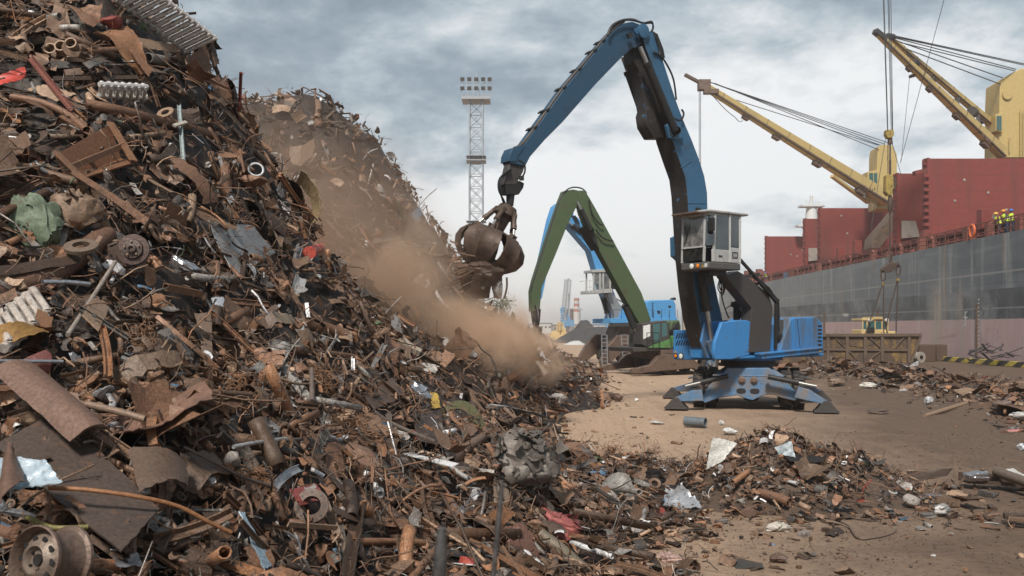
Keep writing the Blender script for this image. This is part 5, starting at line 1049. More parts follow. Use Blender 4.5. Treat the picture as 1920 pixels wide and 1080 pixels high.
c2 = crane(81, [(1873, 296), (1874, 190), (1876, 150), (1895, 138), (1915, 128), (1940, 128), (1960, 150), (1962, 296)], [(1867, 215), (1880, 210), (1880, 248), (1867, 246)],
      [((1880, 288, 79.6), (1646, 64, 72), 22, 11), ((1868, 240, 82.5), (1668, 70, 73.5), 15, 9)], 72, None, [((1672, 68, 73), (1920, 122, 82)), ((1674, 70, 73), (1905, 130, 81)), ((1674, 74, 73), (1880, 146, 81)), ((1690, 80, 73), (1903, 133, 81)), ((1700, 92, 73.5), (1876, 158, 81)), ((1672, 66, 73), (1940, 124, 82))])
mb = MB(); mb.bar(P(1640, 58, 71.8), P(1660, 74, 72.2), .5, .4); mb.tube([P(1664, 68, 72.5), P(1675, 70, 73)], .28, 8)
for t_ in (.18, .36, .58, .8): a = P(1880 + (1646 - 1880) * t_, 288 + (64 - 288) * t_, 79.6 + (72 - 79.6) * t_); b_ = P(1868 + (1668 - 1868) * t_, 240 + (70 - 240) * t_, 82.5 + (73.5 - 82.5) * t_); mb.bar(a, b_, .28)
mb.tube([P(1822, 208, 78), P(1827, 212, 79)], .42, 12); mb.tube([P(1716, 116, 75), P(1719, 119, 75.6)], .3, 10); mb.build('jib_head', M['darkgrey'], c2)
mb = MB()
for k in range(5): mb.box(P(1843 + k * 3.4, 253 + k * 2.8, 77.2), (.12, .02, .3 if k != 1 else .06))
mb.build('load_marking', M['steelrust'], c2)
mb = MB(); mb.lathe([(.45, 0), (.45, -.12), (0, -.12)], P(1888, 178, 80.95), (0, 1, 0), 14); mb.tube([P(1893, 285, 80.8), P(1893, 258, 80.8), P(1896, 256, 80.8)], .05, 6); mb.lathe([(.34, 0), (.34, -.1), (0, -.1)], P(1879, 286, 79.3), (0, 1, 0), 12)
for k in range(14): mb.bar(P(1913, 290 - k * 6, 80.8), P(1919, 290 - k * 6, 80.8), .05)
for x in (1913, 1919): mb.bar(P(x, 292, 80.8), P(x, 205, 80.8), .05)
mb.build('tower_ladder', M['shipbuff'], c2)
mb = MB(); mb.tube([P(1770, 0, 60), P(1688, 305, 68)], .02, 4); mb.tube([P(1706, 140, 72), P(1690, 300, 74), P(1688, 306, 74)], .02, 4); mb.tube([P(1711, 140, 74.5), P(1712, 144, 74.5)], .35, 8); mb.build('stay_wires', M['rope'], c2)
# mast and bow fittings
mb = MB(); mb.tube([P(1521.5, 412, 132), P(1521.5, 386, 132)], [.95, .75], 12); mb.box(P(1521.5, 387, 132), (3.6, 2, .25)); mb.tube([P(1521, 386, 132), P(1521, 367, 132)], .22, 6)
for x in (1503, 1512, 1531, 1536): mb.tube([P(x, 386 if x > 1505 else 424, 132), P(x, 377 if x > 1505 else 408, 132)], .07, 4)
mb.tube([P(1510, 378, 132), P(1516, 378, 132)], .06, 4); mb.tube([P(1528, 378, 132), P(1537, 378, 132)], .06, 4); mb.box(P(1505, 424, 132), (1.9, 1.5, .3)); mb.tube([P(1500, 412, 132), P(1510, 412, 132)], .05, 4); mb.build('foremast', M['shipwhite'], SHIP)
mb = MB()
for k in range(8): x = 1396 + k * 5.5; mb.box(P(x, 522 - (k % 3) * 3, 150), (1.0, 1, 1.3 + (k % 2) * .8))
mb.box(P(1416, 531, 152), (8, 3, 2.2)); mb.build('bow_machinery', M['shiprail'], SHIP)
mb = MB(); a = [P(1633, 466, 92), P(1636, 446, 92), P(1672, 404, 92), P(1680, 394, 92), P(1681, 426, 92), P(1650, 464, 92)]; mb.hexa(a, [p + Vector((0, 2.0, 0)) for p in a]); ch = mb.build('loading_chute', M['skip_frame'], SHIP, .03)
for k in range(5):
    t_ = k / 5; x, y = 1639 + 34 * t_, 450 - 40 * t_; mb = MB(); a = [P(x, y, 91.97), P(x + 5.4, y - 6.2, 91.97), P(x + 6.6, y - 2, 91.97), P(x + 1.2, y + 6, 91.97)]; mb.hexa(a, [p + Vector((0, .02, 0)) for p in a]); mb.build('chute_panel', M['skip_panel'], ch)
# life ring on the rail and people on deck
lr = SP(1823, 433, -.02); mb = MB(); ax = WS.to_3x3() @ Vector((1, 0, 0)); mb.tube([lr + WS.to_3x3() @ Vector((0, .8 * .42 * math.cos(a), .42 * math.sin(a))) for a in np.linspace(0, 2 * math.pi, 21)[:-1]], .085, 8, closed=True); o = mb.build('life_ring', M['orange'], M=Matrix.Identity(4)); tag(o, 'orange life ring hanging on the ship railing', 'life ring')
DZ = ZT - .1
def deckp(px, off=.75): p = SP(px, 500, off); return (p.x, p.y, DZ)
fa = math.pi
person(deckp(1874, .9), fa - .3, 'maroon', 'hivis', 'helm_y', 'navy', 'lean', 'ship worker in a yellow helmet holding papers, leftmost of the group at the railing')
person(deckp(1887, .7), fa + .1, 'navy', 'hivis', 'helm_o', 'navy', 'lean', 'ship worker in an orange helmet in the middle of the group at the railing')
person(deckp(1897, .9), fa + .5, 'maroon', 'hivis', 'helm_b', 'navy', 'stand', 'ship worker in a blue helmet, rightmost of the group at the railing')
person(deckp(1436, 1.2), fa, 'navy', 'hivis', 'helm_b', 'navy', 'stand', 'distant ship worker in a yellow vest standing alone far along the deck')
mb = MB(); p = SP(1866, 404, .9); mb.box(p, (.32, .02, .42), Matrix.Rotation(.6, 3, 'X')); o = mb.build('paper_sheet', M['shipwhite'], M=Matrix.Identity(4)); tag(o, 'white papers held by the leftmost worker at the ship railing', 'papers')
# ------------------------------------------------------------------ hook gear, tub, loader
DH = 56.5
HK = thing('crane_hook', 'crane hook gear with yellow blocks, spreader and chains hanging over the long tub', 'crane hook', P(1669, 683, DH))
mb = MB()
for x0_, x1_ in ((1651, 1664), (1653, 1665), (1661, 1671), (1663, 1673), (1668, 1674)): mb.tube([P(x0_, -160, DH - 2), P(x1_, 246, DH)], .022, 4)
mb.tube([P(1669, 262, DH), P(1669, 300, DH)], .05, 6); mb.tube([P(1666, 262, DH), P(1664, 300, DH)], .02, 4); mb.tube([P(1660, 262, DH), P(1633, 430, DH)], .02, 4); mb.tube([P(1671, 262, DH), P(1690, 330, DH)], .02, 4); mb.build('hoist_wires', M['rope'], HK)
mb = MB(); a = [P(x, y, DH - .2) for x, y in ((1662, 243), (1676, 243), (1677, 252), (1672, 259), (1665, 259), (1661, 252))]; mb.hexa(a, [p + Vector((0, .4, 0)) for p in a]); mb.build('upper_block', M['hookyellow'], HK, .04)
mb = MB(); a = [P(x, y, DH - .25) for x, y in ((1662, 328), (1675, 326), (1677, 350), (1673, 362), (1667, 367), (1661, 360))]; mb.hexa(a, [p + Vector((0, .5, 0)) for p in a]); mb.build('lower_block', M['hookyellow'], HK, .05)
mb = MB(); mb.tube([P(1669, 258, DH), P(1669, 270, DH)], [.14, .18], 8); mb.tube([P(1669, 300, DH), P(1669, 330, DH)], .07, 6); mb.tube([P(1675, 330, DH), P(1679, 345, DH), P(1675, 356, DH)], .1, 8)
mb.tube([P(1669, 366, DH), P(1669, 380, DH), P(1669, 392, DH), P(1669, 402, DH)], [.1, .2, .16, .06], 8); mb.tube([P(1669, 402, DH), P(1669, 480, DH)], .055, 6); mb.tube([P(1665, 262, DH), P(1665, 326, DH)], .03, 5); mb.build('swivel', M['chain'], HK)
def link(mb, c, d, ln, r, rot):
    d = d.normalized(); s_ = d.orthogonal().normalized(); s_ = Matrix.Rotation(rot, 3, d) @ s_; pts = []
    for k in range(10): a = 2 * math.pi * k / 10; pts.append(c + d * (math.sin(a) * ln * .5) + s_ * (math.copysign(abs(math.cos(a)) ** .5, math.cos(a)) * ln * .19))
    mb.tube(pts, r, 5, closed=True)
mb = MB(); link(mb, P(1669.6, 487, DH), Vector((0, 0, 1)), .75, .055, 0); mb.build('top_ring', M['chain'], HK)
mb = MB(); a = [P(x, y, DH - .14) for x, y in ((1653, 510), (1653, 505), (1666, 493), (1686, 492), (1688, 496), (1686, 501), (1672, 510), (1660, 511))]; mb.hexa(a, [p + Vector((0, .28, 0)) for p in a]); mb.build('spreader_beam', M['chain'], HK, .03)
for x, y in ((1656, 516), (1684, 506)): mb = MB(); link(mb, P(x, y, DH - .2), Vector((0, 0, 1)), .72, .05, math.pi / 2); mb.build('shackle', M['chain'], HK)
for pts in ([(1655.5, 531), (1622, 628)], [(1656.5, 531), (1657, 628)], [(1683, 523), (1661, 612)], [(1683.5, 523), (1680, 626)], [(1566, 632), (1580, 643), (1600, 649), (1622, 650), (1640, 641), (1657, 628)], [(1661, 612), (1665, 628), (1672, 638), (1680, 626)]):
    W3 = [P(x, y, DH - .9 if len(pts) > 2 else DH - .4) for x, y in pts]; W3 = smooth_path(W3, 6) if len(pts) > 2 else W3; mb = MB(); acc = 0; k = 0
    tot = sum((W3[i + 1] - W3[i]).length for i in range(len(W3) - 1)); n_l = int(tot / .15)
    for q in range(n_l):
        t_ = q / n_l * tot; i = 0
        while i < len(W3) - 2 and t_ > (W3[i + 1] - W3[i]).length: t_ -= (W3[i + 1] - W3[i]).length; i += 1
        d = W3[i + 1] - W3[i]; link(mb, W3[i] + d.normalized() * t_, d, .2, .022, (q % 2) * math.pi / 2)
    mb.build('lifting_chain', M['chain'], HK)
for x, y in ((1656, 532), (1683.5, 524)): mb = MB(); mb.tube([P(x, y - 2, DH - .4), P(x, y + 3, DH - .4)], .1, 8); mb.build('chain_clamp', M['hookyellow'], HK)
TB = thing('scrap_tub', 'long rusty open tub with worn yellow panels standing on the quay before the ship', 'skip', (22, 56, 0))
D0 = 55.6; z1 = 1.98; xa, xb, xbt = -0.0, 0, 0
tx = lambda px: (px - 960) / FPX * D0
mb = MB(); X0, X1, X2 = tx(1462), tx(1708), tx(1727)
def tubsec(y, inset=0): return [Vector((X0 - .5 + inset, y, z1)), Vector((X0 + inset, y, .08 + inset)), Vector((X1 - inset, y, .08 + inset)), Vector((X2 - inset, y, z1))]
mb.hexa([Vector((X0, D0, .08)), Vector((X1, D0, .08)), Vector((X2, D0, z1)), Vector((X0 - .5, D0, z1))], [Vector((X0, D0 + .08, .08)), Vector((X1, D0 + .08, .08)), Vector((X2, D0 + .08, z1)), Vector((X0 - .5, D0 + .08, z1))])
mb.hexa([Vector((X0, D0 + 2.6, .08)), Vector((X1, D0 + 2.6, .08)), Vector((X2, D0 + 2.6, z1)), Vector((X0 - .5, D0 + 2.6, z1))], [Vector((X0, D0 + 2.68, .08)), Vector((X1, D0 + 2.68, .08)), Vector((X2, D0 + 2.68, z1)), Vector((X0 - .5, D0 + 2.68, z1))])
mb.hexa([Vector((X0, D0 + .08, .08)), Vector((X1, D0 + .08, .08)), Vector((X1, D0 + .08, .16)), Vector((X0, D0 + .08, .16))], [Vector((X0, D0 + 2.6, .08)), Vector((X1, D0 + 2.6, .08)), Vector((X1, D0 + 2.6, .16)), Vector((X0, D0 + 2.6, .16))])
for xb0, xb1 in ((X0, X0 - .5), (X1, X2)): mb.hexa([Vector((xb0, D0 + .08, .08)), Vector((xb1, D0 + .08, z1)), Vector((xb1 + .07, D0 + .08, z1)), Vector((xb0 + .07, D0 + .08, .08))], [Vector((xb0, D0 + 2.6, .08)), Vector((xb1, D0 + 2.6, z1)), Vector((xb1 + .07, D0 + 2.6, z1)), Vector((xb0 + .07, D0 + 2.6, .08))])
mb.build('tub_shell', M['skip_frame'], TB)
mb = MB()
ribs = [1464, 1515, 1552, 1588, 1622, 1654, 1704]
for px in ribs: mb.bar(P(px, 628, D0 - .06), P(px, 682, D0 - .06), .2, .16)
mb.bar(P(1448, 629, D0 - .08), P(1727, 628, D0 - .08), .18, .2); mb.bar(P(1462, 682, D0 - .06), P(1708, 682, D0 - .06), .16, .14); mb.bar(P(1500, 655, D0 - .05), P(1706, 657, D0 - .05), .14, .12); mb.bar(P(1726, 630, D0 - .06), P(1707, 682, D0 - .06), .18, .14)
for (a, b_) in (((1630, 632), (1654, 655)), ((1654, 656), (1624, 680)), ((1695, 632), (1676, 655)), ((1536, 682), (1515, 660)), ((1590, 657), (1612, 655 + 24)), ((1588, 655), (1566, 634))): mb.bar(P(*a, D0 - .04), P(*b_, D0 - .04), .12, .08)
mb.build('frame', M['skip_frame'], TB, .01)
for i in range(len(ribs) - 1):
    for r_ in range(2):
        x0_, x1_ = ribs[i] + 4, ribs[i + 1] - 4; y0_, y1_ = (632, 653) if r_ == 0 else (659, 679); mb = MB(); a = [P(x0_, y0_, D0 - .012), P(x1_, y0_, D0 - .012), P(x1_, y1_, D0 - .012), P(x0_, y1_, D0 - .012)]; mb.hexa(a, [p + Vector((0, .01, 0)) for p in a]); mb.build('side_panel', M['skip_panel'], TB)
mb = MB(); a = [P(1708, 632, D0 - .012), P(1722, 632, D0 - .012), P(1709, 672, D0 - .012)]; mb.hexa(a, [p + Vector((0, .01, 0)) for p in a]); mb.build('side_panel', M['skip_panel'], TB)
# wheel loader behind the tub
DL = 62; LD = thing('wheel_loader', 'pale yellow wheel loader with lit cab parked behind the long tub', 'wheel loader', P(1648, 676, DL))
def lbox(mb, x0, y0, x1, y1, d0, d1):
    a = [P(x0, y0, DL + d0), P(x1, y0, DL + d0), P(x1, y1, DL + d0), P(x0, y1, DL + d0)]; sc_ = (d1 - d0); mb.hexa(a, [p + Vector((0, sc_, 0)) for p in a])
mb = MB(); lbox(mb, 1616, 618, 1664, 642, .3, 2.2); lbox(mb, 1654, 621, 1681, 640, .1, 2.0); lbox(mb, 1617, 628, 1668, 655, .3, 2.4); mb.build('body', M['yellow_far'], LD, .05)
mb = MB()
for x in (1617, 1625, 1640, 1653, 1664): lbox(mb, x, 600, x + 2.2, 620, .3, .4)
for x in (1617, 1664): lbox(mb, x, 600, x + 2.2, 620, 2.0, 2.1)
lbox(mb, 1616, 597, 1645, 601, .25, 2.2); lbox(mb, 1638, 594, 1656, 599, .2, 2.25); lbox(mb, 1654, 598, 1667, 601, .25, 2.2); lbox(mb, 1626, 601, 1628, 618, .3, .35); cbl = mb.build('cab', M['yellow_far'], LD, .03)
for x0_, x1_ in ((1619, 1625), (1628, 1639.5), (1642.5, 1652.5), (1655.5, 1663.5)): mb = MB(); lbox(mb, x0_, 603, x1_, 617, .36, .38); mb.build('window', M['glass_teal'], cbl)
mb = MB(); lbox(mb, 1627, 614, 1640, 624, .1, .3); mb.build('radiator_grille', M['black'], LD)
mb = MB(); mb.tube([P(1645, 595, DL + 1), P(1645, 582, DL + 1)], .09, 8); mb.build('exhaust', M['orange'] if 0 else M['steelrust'], LD)
for x in (1630, 1662): mb = MB(); mb.lathe([(.12, 0), (.12, -.1), (0, -.1)], P(x, 600, DL + .15), (0, 1, 0), 10); mb.build('headlight', M['lens'], LD)
for x in (1626, 1672):
    for d in (.2, 2.1): wheel(LD, P(x, 655, DL + d) * 1.0 - Vector((0, 0, P(x, 655, DL + d).z - .75)), (0, -1, 0), .75, .5)
for pts, lab in (([(1725, 647), (1755, 646), (1755, 674), (1722, 674)], 'large brown steel box on the quay just right of the long tub'), ([(1756, 647), (1776, 646), (1777, 671), (1756, 674)], 'smaller brown steel box at the quay edge, right of the larger one')):
    mb = MB(); d = 60 if pts[0][0] < 1750 else 60.8; a = [P(x, y, d) for x, y in pts]; zb_ = 0; a = [Vector((p.x, p.y, max(p.z, 0.0) if i < 2 else 0.0)) for i, p in enumerate(a)]; mb.hexa(a, [p + Vector((0, 1.4, 0)) for p in a]); o = mb.build('steel_box', M['brownblock'], M=Matrix.Translation(a[3]), bevel=.04); tag(o, lab, 'steel box')
mb = MB(); c = P(1721, 664, 58); c.z = .38; mb.lathe([(.15, -.3), (.38, -.3), (.38, -.2), (.28, -.15), (.28, .15), (.38, .2), (.38, .3), (.15, .3)], c, (.4, -1, 0), 18); o = mb.build('cable_reel', M['concrete'], M=Matrix.Translation(c)); tag(o, 'small grey drum lying on its side at the right end of the long tub', 'drum')
# ------------------------------------------------------------------ light mast and far port
DM = 100
LM = thing('light_mast', 'tall white lattice floodlight mast rising behind the far scrap heap', 'light mast', (P(893, 600, DM).x, DM, 0))
mb = MB(); mx, hw = P(893, 600, DM).x, .78; zt = P(893, 190, DM).z
cs = [(mx - hw, DM - hw), (mx + hw, DM - hw), (mx + hw, DM + hw), (mx - hw, DM + hw)]
for x, y in cs: mb.bar((x, y, 0), (x, y, zt), .16)
nseg = 20
for k in range(nseg):
    za, zb_ = zt * k / nseg, zt * (k + 1) / nseg
    for i in range(4):
        a, b_ = cs[i], cs[(i + 1) % 4]; mb.bar((*a, zb_), (*b_, zb_), .07); mb.bar((*a, za), (*b_, zb_), .06); mb.bar((*b_, za), (*a, zb_), .06)
mb.build('lattice', M['galv'], LM)
mb = MB()
for z_p, w_ in ((P(0, 303, DM).z, 2.3), (P(0, 424, DM).z, 2.3)): mb = MB(); mb.box((mx, DM, z_p), (w_, w_, .12)); mb.box((mx, DM, z_p + .5), (w_, w_, .05)); mb.build('rest_platform', M['galv'], LM)
mb = MB(); mb.box((mx, DM, zt + .12), (3.3, 2.6, .35)); mb.build('platform', M['galv'], LM)
mb = MB()
for x in np.linspace(-1.65, 1.65, 6):
    for y in (-1.2, 1.2): mb.bar((mx + x, DM + y, zt + .3), (mx + x, DM + y, zt + 2.4), .05)
for z in (1.1, 1.8, 2.4):
    for y in (-1.2, 1.2): mb.bar((mx - 1.65, DM + y, zt + z), (mx + 1.65, DM + y, zt + z), .05)
mb.bar((mx, DM, zt), (mx, DM, zt + 3.4), .07); mb.build('platform_railing', M['galv'], LM)
for x in (-1.55, -.75, 0.05, .85, 1.6):
    for z in (1.15, 2.2):
        mb = MB(); mb.box((mx + x, DM - 1.35, zt + z), (.46, .3, .42), Matrix.Rotation(.4, 3, 'X')); mb.build('floodlight', M['bumper'], LM)
def simple(name, label, cat, mb, mt, base, bevel=0, group=None): o = mb.build(name, M[mt], M=Matrix.Translation(Vector(base)), bevel=bevel); return tag(o, label, cat, group)
# chimneys
Dp = 430
CH = thing('chimney', 'tall power station chimney with red and white bands on the skyline', 'chimney', (P(1081, 0, Dp).x, Dp, 0)); cxx = P(1081, 0, Dp).x; zt = P(0, 559, Dp).z
for k in range(9):
    mb = MB(); za, zb_ = zt * (.28 + .08 * k), zt * (.36 + .08 * k); mb.tube([(cxx, Dp, za), (cxx, Dp, zb_)], [1.75 - .05 * k, 1.7 - .05 * k], 14, caps=True); mb.build('band', M['farred'] if k % 2 == 0 and k > 2 else M['farwhite'], CH)
mb = MB(); mb.tube([(cxx, Dp, 0), (cxx, Dp, zt * .28)], [2.1, 1.75], 14); mb.build('shaft', M['farwhite'], CH)
mb = MB(); c = P(1068.5, 0, 400); mb.tube([(c.x, 400, 0), (c.x, 400, P(0, 579, 400).z)], [1.9, 1.6], 14); simple('chimney', 'plain dark brick chimney left of the banded one', 'chimney', mb, 'farbrick', (c.x, 400, 0))
def lattice_tower(mb, A, B, w0, w1, n, r):
    A, B = Vector(A), Vector(B); d = (B - A).normalized(); s1 = d.orthogonal().normalized(); s2 = d.cross(s1); prev = None
    for k in range(n + 1):
        t_ = k / n; w_ = w0 + (w1 - w0) * t_; c = A + (B - A) * t_; ring = [c + s1 * w_ + s2 * w_, c - s1 * w_ + s2 * w_, c - s1 * w_ - s2 * w_, c + s1 * w_ - s2 * w_]
        if prev:
            for i in range(4): mb.bar(prev[i], ring[i], r * 1.5); mb.bar(prev[i], ring[(i + 1) % 4], r)
        prev = ring
PC = thing('harbour_crane', 'distant pale lattice crane with a blue base beside the chimneys', 'crane', (P(1062, 0, 300).x, 300, 0))
mb = MB(); lattice_tower(mb, P(1058, 606, 300), P(1065, 524, 300), 1.0, .8, 18, .16); mb.bar(P(1064, 524, 300), P(1068, 524, 300), .8); mb.bar(P(1067, 550, 300), P(1067, 606, 300), .5); mb.build('lattice_boom', M['farsteel'], PC)
mb = MB(); mb.bar(P(1052, 578, 300), P(1056, 604, 300), .8); mb.bar(P(1054, 576, 300), P(1070, 604, 300), 1.0); mb.box(P(1064, 606, 300), (4.5, 3, 2.2)); mb.bar(P(1064, 606, 300), P(1064, 614, 300), 2.0); mb.build('base', M['farblue'], PC)
PC = thing('harbour_crane', 'distant slanting lattice crane boom seen behind the green stick and blue cab', 'crane', (P(1145, 0, 320).x, 320, 0)); mb = MB(); lattice_tower(mb, P(1146, 612, 320), P(1128, 548, 320), 1.0, .6, 16, .14); mb.build('lattice_boom', M['farsteel'], PC)
mb = MB(); mb.box(P(1148, 608, 320), (5, 3, 2.5)); mb.bar(P(1148, 608, 320), P(1148, 614.5, 320), 3); mb.build('base', M['farblue'], PC)
YE = thing('excavator', 'distant yellow crawler crane parked before the low port buildings', 'excavator', (P(1048, 640, 150).x, 150, 0))
mb = MB(); a = [P(x, y, 150) for x, y in ((1032, 632), (1034, 622), (1048, 620), (1060, 616), (1061, 632), (1060, 639), (1034, 640))]; mb.hexa(a, [p + Vector((0, 2.5, 0)) for p in a]); mb.build('body', M['yellow_far'], YE, .05)
mb = MB(); lattice_tower(mb, P(1049, 620, 150), P(1050, 604, 150), .35, .35, 5, .08); mb.bar(P(1050, 604, 150), P(1058, 612, 150), .2); mb.bar(P(1056, 614, 150), P(1063, 630, 150), .3); mb.build('boom', M['yellow_far'], YE)
mb = MB(); mb.box(P(1047, 641.5, 151) , (3.2, 2.6, .9)); mb.build('tracks', M['bumper'], YE, .1)
rg_ = random.Random(12)
for i, (x0_, x1_, y_t, d, mt, lab) in enumerate(((990, 1012, 608, 330, 'farwhite', 'low pale building at the left end of the port skyline'), (1012, 1036, 606, 350, 'farwhite', 'wide flat pale port building left of the lattice crane'), (1036, 1052, 609, 310, 'concrete', 'grey port shed directly behind the distant yellow crane'), (1070, 1112, 608.5, 360, 'concrete', 'long low grey shed at the foot of the banded chimney'), (1112, 1150, 609, 340, 'farwhite', 'pale shed with a blue roof box right of the coal heap'))):
    BD = thing('port_building', lab, 'building', (P((x0_ + x1_) / 2, 0, d).x, d, 0)); w_ = (x1_ - x0_) / FPX * d; h_ = CAMZ + (HOR - y_t) / FPX * d; bx_ = P((x0_ + x1_) / 2, 0, d).x
    mb = MB(); mb.box((bx_, d + 5, h_ / 2), (w_, 10, h_)); mb.build('wall', M[mt], BD); mb = MB(); mb.box((bx_, d + 5, h_ + .15), (w_ + .6, 10.6, .3)); 
    if i == 4: mb.box((bx_ + 1, d + 4, h_ + 1.2), (4, 3, 2.2))
    mb.build('roof', M['farblue'] if i == 4 else M['farsteel'], BD)
    for k in range(int(w_ / 1.6)): mb = MB(); mb.box((bx_ - w_ / 2 + .9 + k * 1.6, d - .03, h_ * .62), (.8, .06, h_ * .2)); mb.build('window', M['bumper'], BD)
for px, d, h_ in ((1088, 330, 10),): mb = MB(); c = P(px, 0, d); mb.tube([(c.x, d, 0), (c.x, d, h_)], .18, 6); mb.box((c.x, d, h_ * .93), (2 if px > 1050 else .8, .5, .5)); simple('lamp_mast', 'thin distant lamp mast right of the banded chimney' if px > 1050 else 'thin distant aerial left of the lattice crane', 'mast', mb, 'farsteel', (c.x, d, 0))
# coal heaps
def heap_mesh(cx_, cy_, rx, ry, h, seed, n=46):
    V, F = grid_vf(n, n, lambda s, t: (0, 0, 0)); X = np.array([[(i / n - .5) * 2 for j in range(n + 1)] for i in range(n + 1)]); Y = X.T; r_ = np.sqrt(X ** 2 + Y ** 2)
    Z = np.clip(1.12 - np.sqrt(r_ ** 2 * 1.15 + .035), 0, 1) * h * (1 + .35 * vnoise(X, Y, .4, seed) + .2 * vnoise(X, Y, .12, seed + 1)) - .06
    mb = MB(); mb.add([(cx_ + X[i, j] * rx, cy_ + Y[i, j] * ry, Z[i, j]) for i in range(n + 1) for j in range(n + 1)], F, True); return mb
c = P(1090, 640, 140); mb = heap_mesh(P(1094, 0, 140).x, 138, 5.2, 9, 3.4, 31); simple('coal_heap', 'dark coal heap at the left, with a pointed top', 'coal heap', mb, 'coal', (c.x, 138, 0))
mb = heap_mesh(P(1130, 0, 135).x, 134, 6.2, 9, 3.1, 41); simple('coal_heap', 'dark coal heap at the right, running behind the machine ladders', 'coal heap', mb, 'coal', (P(1130, 0, 134).x, 134, 0))
mb = heap_mesh(P(1078, 0, 118).x, 118, 1.7, 1.2, .75, 51, 16); simple('tarpaulin_heap', 'small pale covered heap in front of the coal', 'covered heap', mb, 'farwhite', (P(1078, 0, 118).x, 118, 0))
mb = MB(); a = [P(x, y, 70) for x, y in ((1279, 552), (1288, 548), (1303, 556), (1306, 640), (1282, 640))]; mb.hexa(a, [p + Vector((0, .5, 0)) for p in a]); simple('concrete_slab', 'tall upright concrete slab seen between the blue body and the far handler', 'slab', mb, 'concrete', (P(1292, 0, 70).x, 70, 0), .03)
# tree behind the grab
TR = thing('tree', 'leafy tree half lost in the dust behind the raised claw', 'tree', (P(940, 0, 75).x, 75, 0)); tb = P(938, 0, 75); rt = random.Random(8)
mb = MB(); mb.tube([(tb.x, 75, -.1), (tb.x + .1, 75, 2.2), (tb.x, 75, 4.4)], [.22, .16, .06], 8)
for k in range(9): a = rt.uniform(0, 6.28); z = rt.uniform(1.2, 3.6); mb.tube([(tb.x, 75, z), (tb.x + math.cos(a) * .8, 75 + math.sin(a) * .8, z + .6), (tb.x + math.cos(a) * 1.3, 75 + math.sin(a) * 1.3, z + 1.2)], [.07, .04, .02], 5)
mb.build('trunk', M['bark'], TR)
mb = MB()
for cl in range(34):
    a = rt.uniform(0, 6.28); rr = rt.uniform(0, 1.6); zc = rt.uniform(.9, 5.0); rr *= 1 - abs(zc - 2.6) / 4.2; cc_ = Vector((tb.x + math.cos(a) * rr * 1.15, 75 + math.sin(a) * rr, zc))
    for k in range(60):
        p = cc_ + Vector((rt.gauss(0, .28), rt.gauss(0, .28), rt.gauss(0, .22))); n_v = Vector((rt.uniform(-1, 1), rt.uniform(-1, 1), rt.uniform(-.3, 1))).normalized(); s1 = n_v.orthogonal().normalized() * rt.uniform(.05, .1); s2 = n_v.cross(s1) * .6; mb.add([p - s1, p + s2, p + s1, p - s2], [(0, 1, 2, 3)])
mb.build('crown', M['leaf'], TR)
def depthg(px, py):
    for d in np.arange(4, 60, .06):
        p = P(px, py, d)
        if p.z < gz(p.x, p.y) + .01: return float(d)
    return 60.0
LMK = []                                                          # (px, py, noun phrase) landmarks
# ------------------------------------------------------------------ masses of scrap (nobody could count them)
def scatter(fast, rg, n, region, kinds, size, dens, lift=(-.02, .12), spread=.45, colf=None, minL=.06, maxL=1.4, near_=False):
    LA = np.array([(l[0], l[1]) for l in LMK]) if near_ else None
    ks = list(kinds); kw = np.array([kinds[k] for k in ks]); kw = kw / kw.sum(); x0, x1, y0, y1 = region; made = 0; tries = 0
    while made < n and tries < n * 30:
        m_ = 4000; tries += m_; X = rg.uniform(x0, x1, m_); Y = rg.uniform(y0, y1, m_); H = hs(X, Y); pr = dens(X, Y, H); ok = rg.rand(m_) < pr
        e = .25; DX = (hs(X + e, Y) - hs(X - e, Y)) / (2 * e); DY = (hs(X, Y + e) - hs(X, Y - e)) / (2 * e)
        for i in np.nonzero(ok)[0]:
            if made >= n: break
            k = ks[rg.choice(len(ks), p=kw)]; V, T, sm, _ = PROTO[k][rg.randint(len(PROTO[k]))]
            L_ = float(np.clip(size * math.exp(rg.normal(0, .5)), minL, maxL)); flat = H[i] < .03
            if k in ('wire', 'rod', 'tangle'): L_ *= 1.3
            if near_:
                L_ *= min(1, max(.4, Y[i] / 8))
                if L_ > .09 and (np.hypot(LA[:, 0] - 960 - X[i] / Y[i] * FPX, LA[:, 1] - HOR - (CAMZ - H[i]) / Y[i] * FPX) < 13 + L_ * 55).any(): continue
            if k in ('crumple', 'block', 'ring'): L_ *= .55
            nn = (0, 0, 1) if flat else (-DX[i], -DY[i], 1); Rm = frame_rot(Vector(nn).normalized(), rg, spread * (.35 if flat else 1)); thk = np.ptp(V[:, 2]) * L_
            thin = L_ ** .5 * (.7 if L_ > .5 and near_ else 1) if k in ('pipe', 'rod', 'flat', 'angle', 'channel', 'beam') else L_
            sc = np.array([L_, thin * rg.uniform(.6, 1.1), thin * rg.uniform(.6, 1.1)]) if k not in ('wire', 'tangle') else np.array([L_] * 3)
            base = H[i] if not flat else gz(X[i], Y[i])
            c = np.array([X[i], Y[i], base]) + np.array(nn) / np.linalg.norm(nn) * (rg.uniform(*lift) + (thk * .3 if flat else thk * rg.uniform(-.1, .35)))
            col, met = (colf or rcol)(rg); fast.add((V * sc) @ Rm.T + c, T, (*col, met), sm); made += 1
    return made
rg = np.random.RandomState(11)
near = Fast(); V, T = heap_core(-1.5, 15.5, .12, -12, 2.6); near.add(V, T, (.026, .018, .014, 0), True)  # near-black core colour paints in deep shade between the pieces
inview = lambda X, Y, k=.66: (np.abs(X) < k * Y + 1.6)
KN = dict(wire=.24, rod=.24, flat=.10, pipe=.10, angle=.07, channel=.05, beam=.015, sheet=.055, curl=.045, crumple=.06, ring=.015, tangle=.02, block=.01)
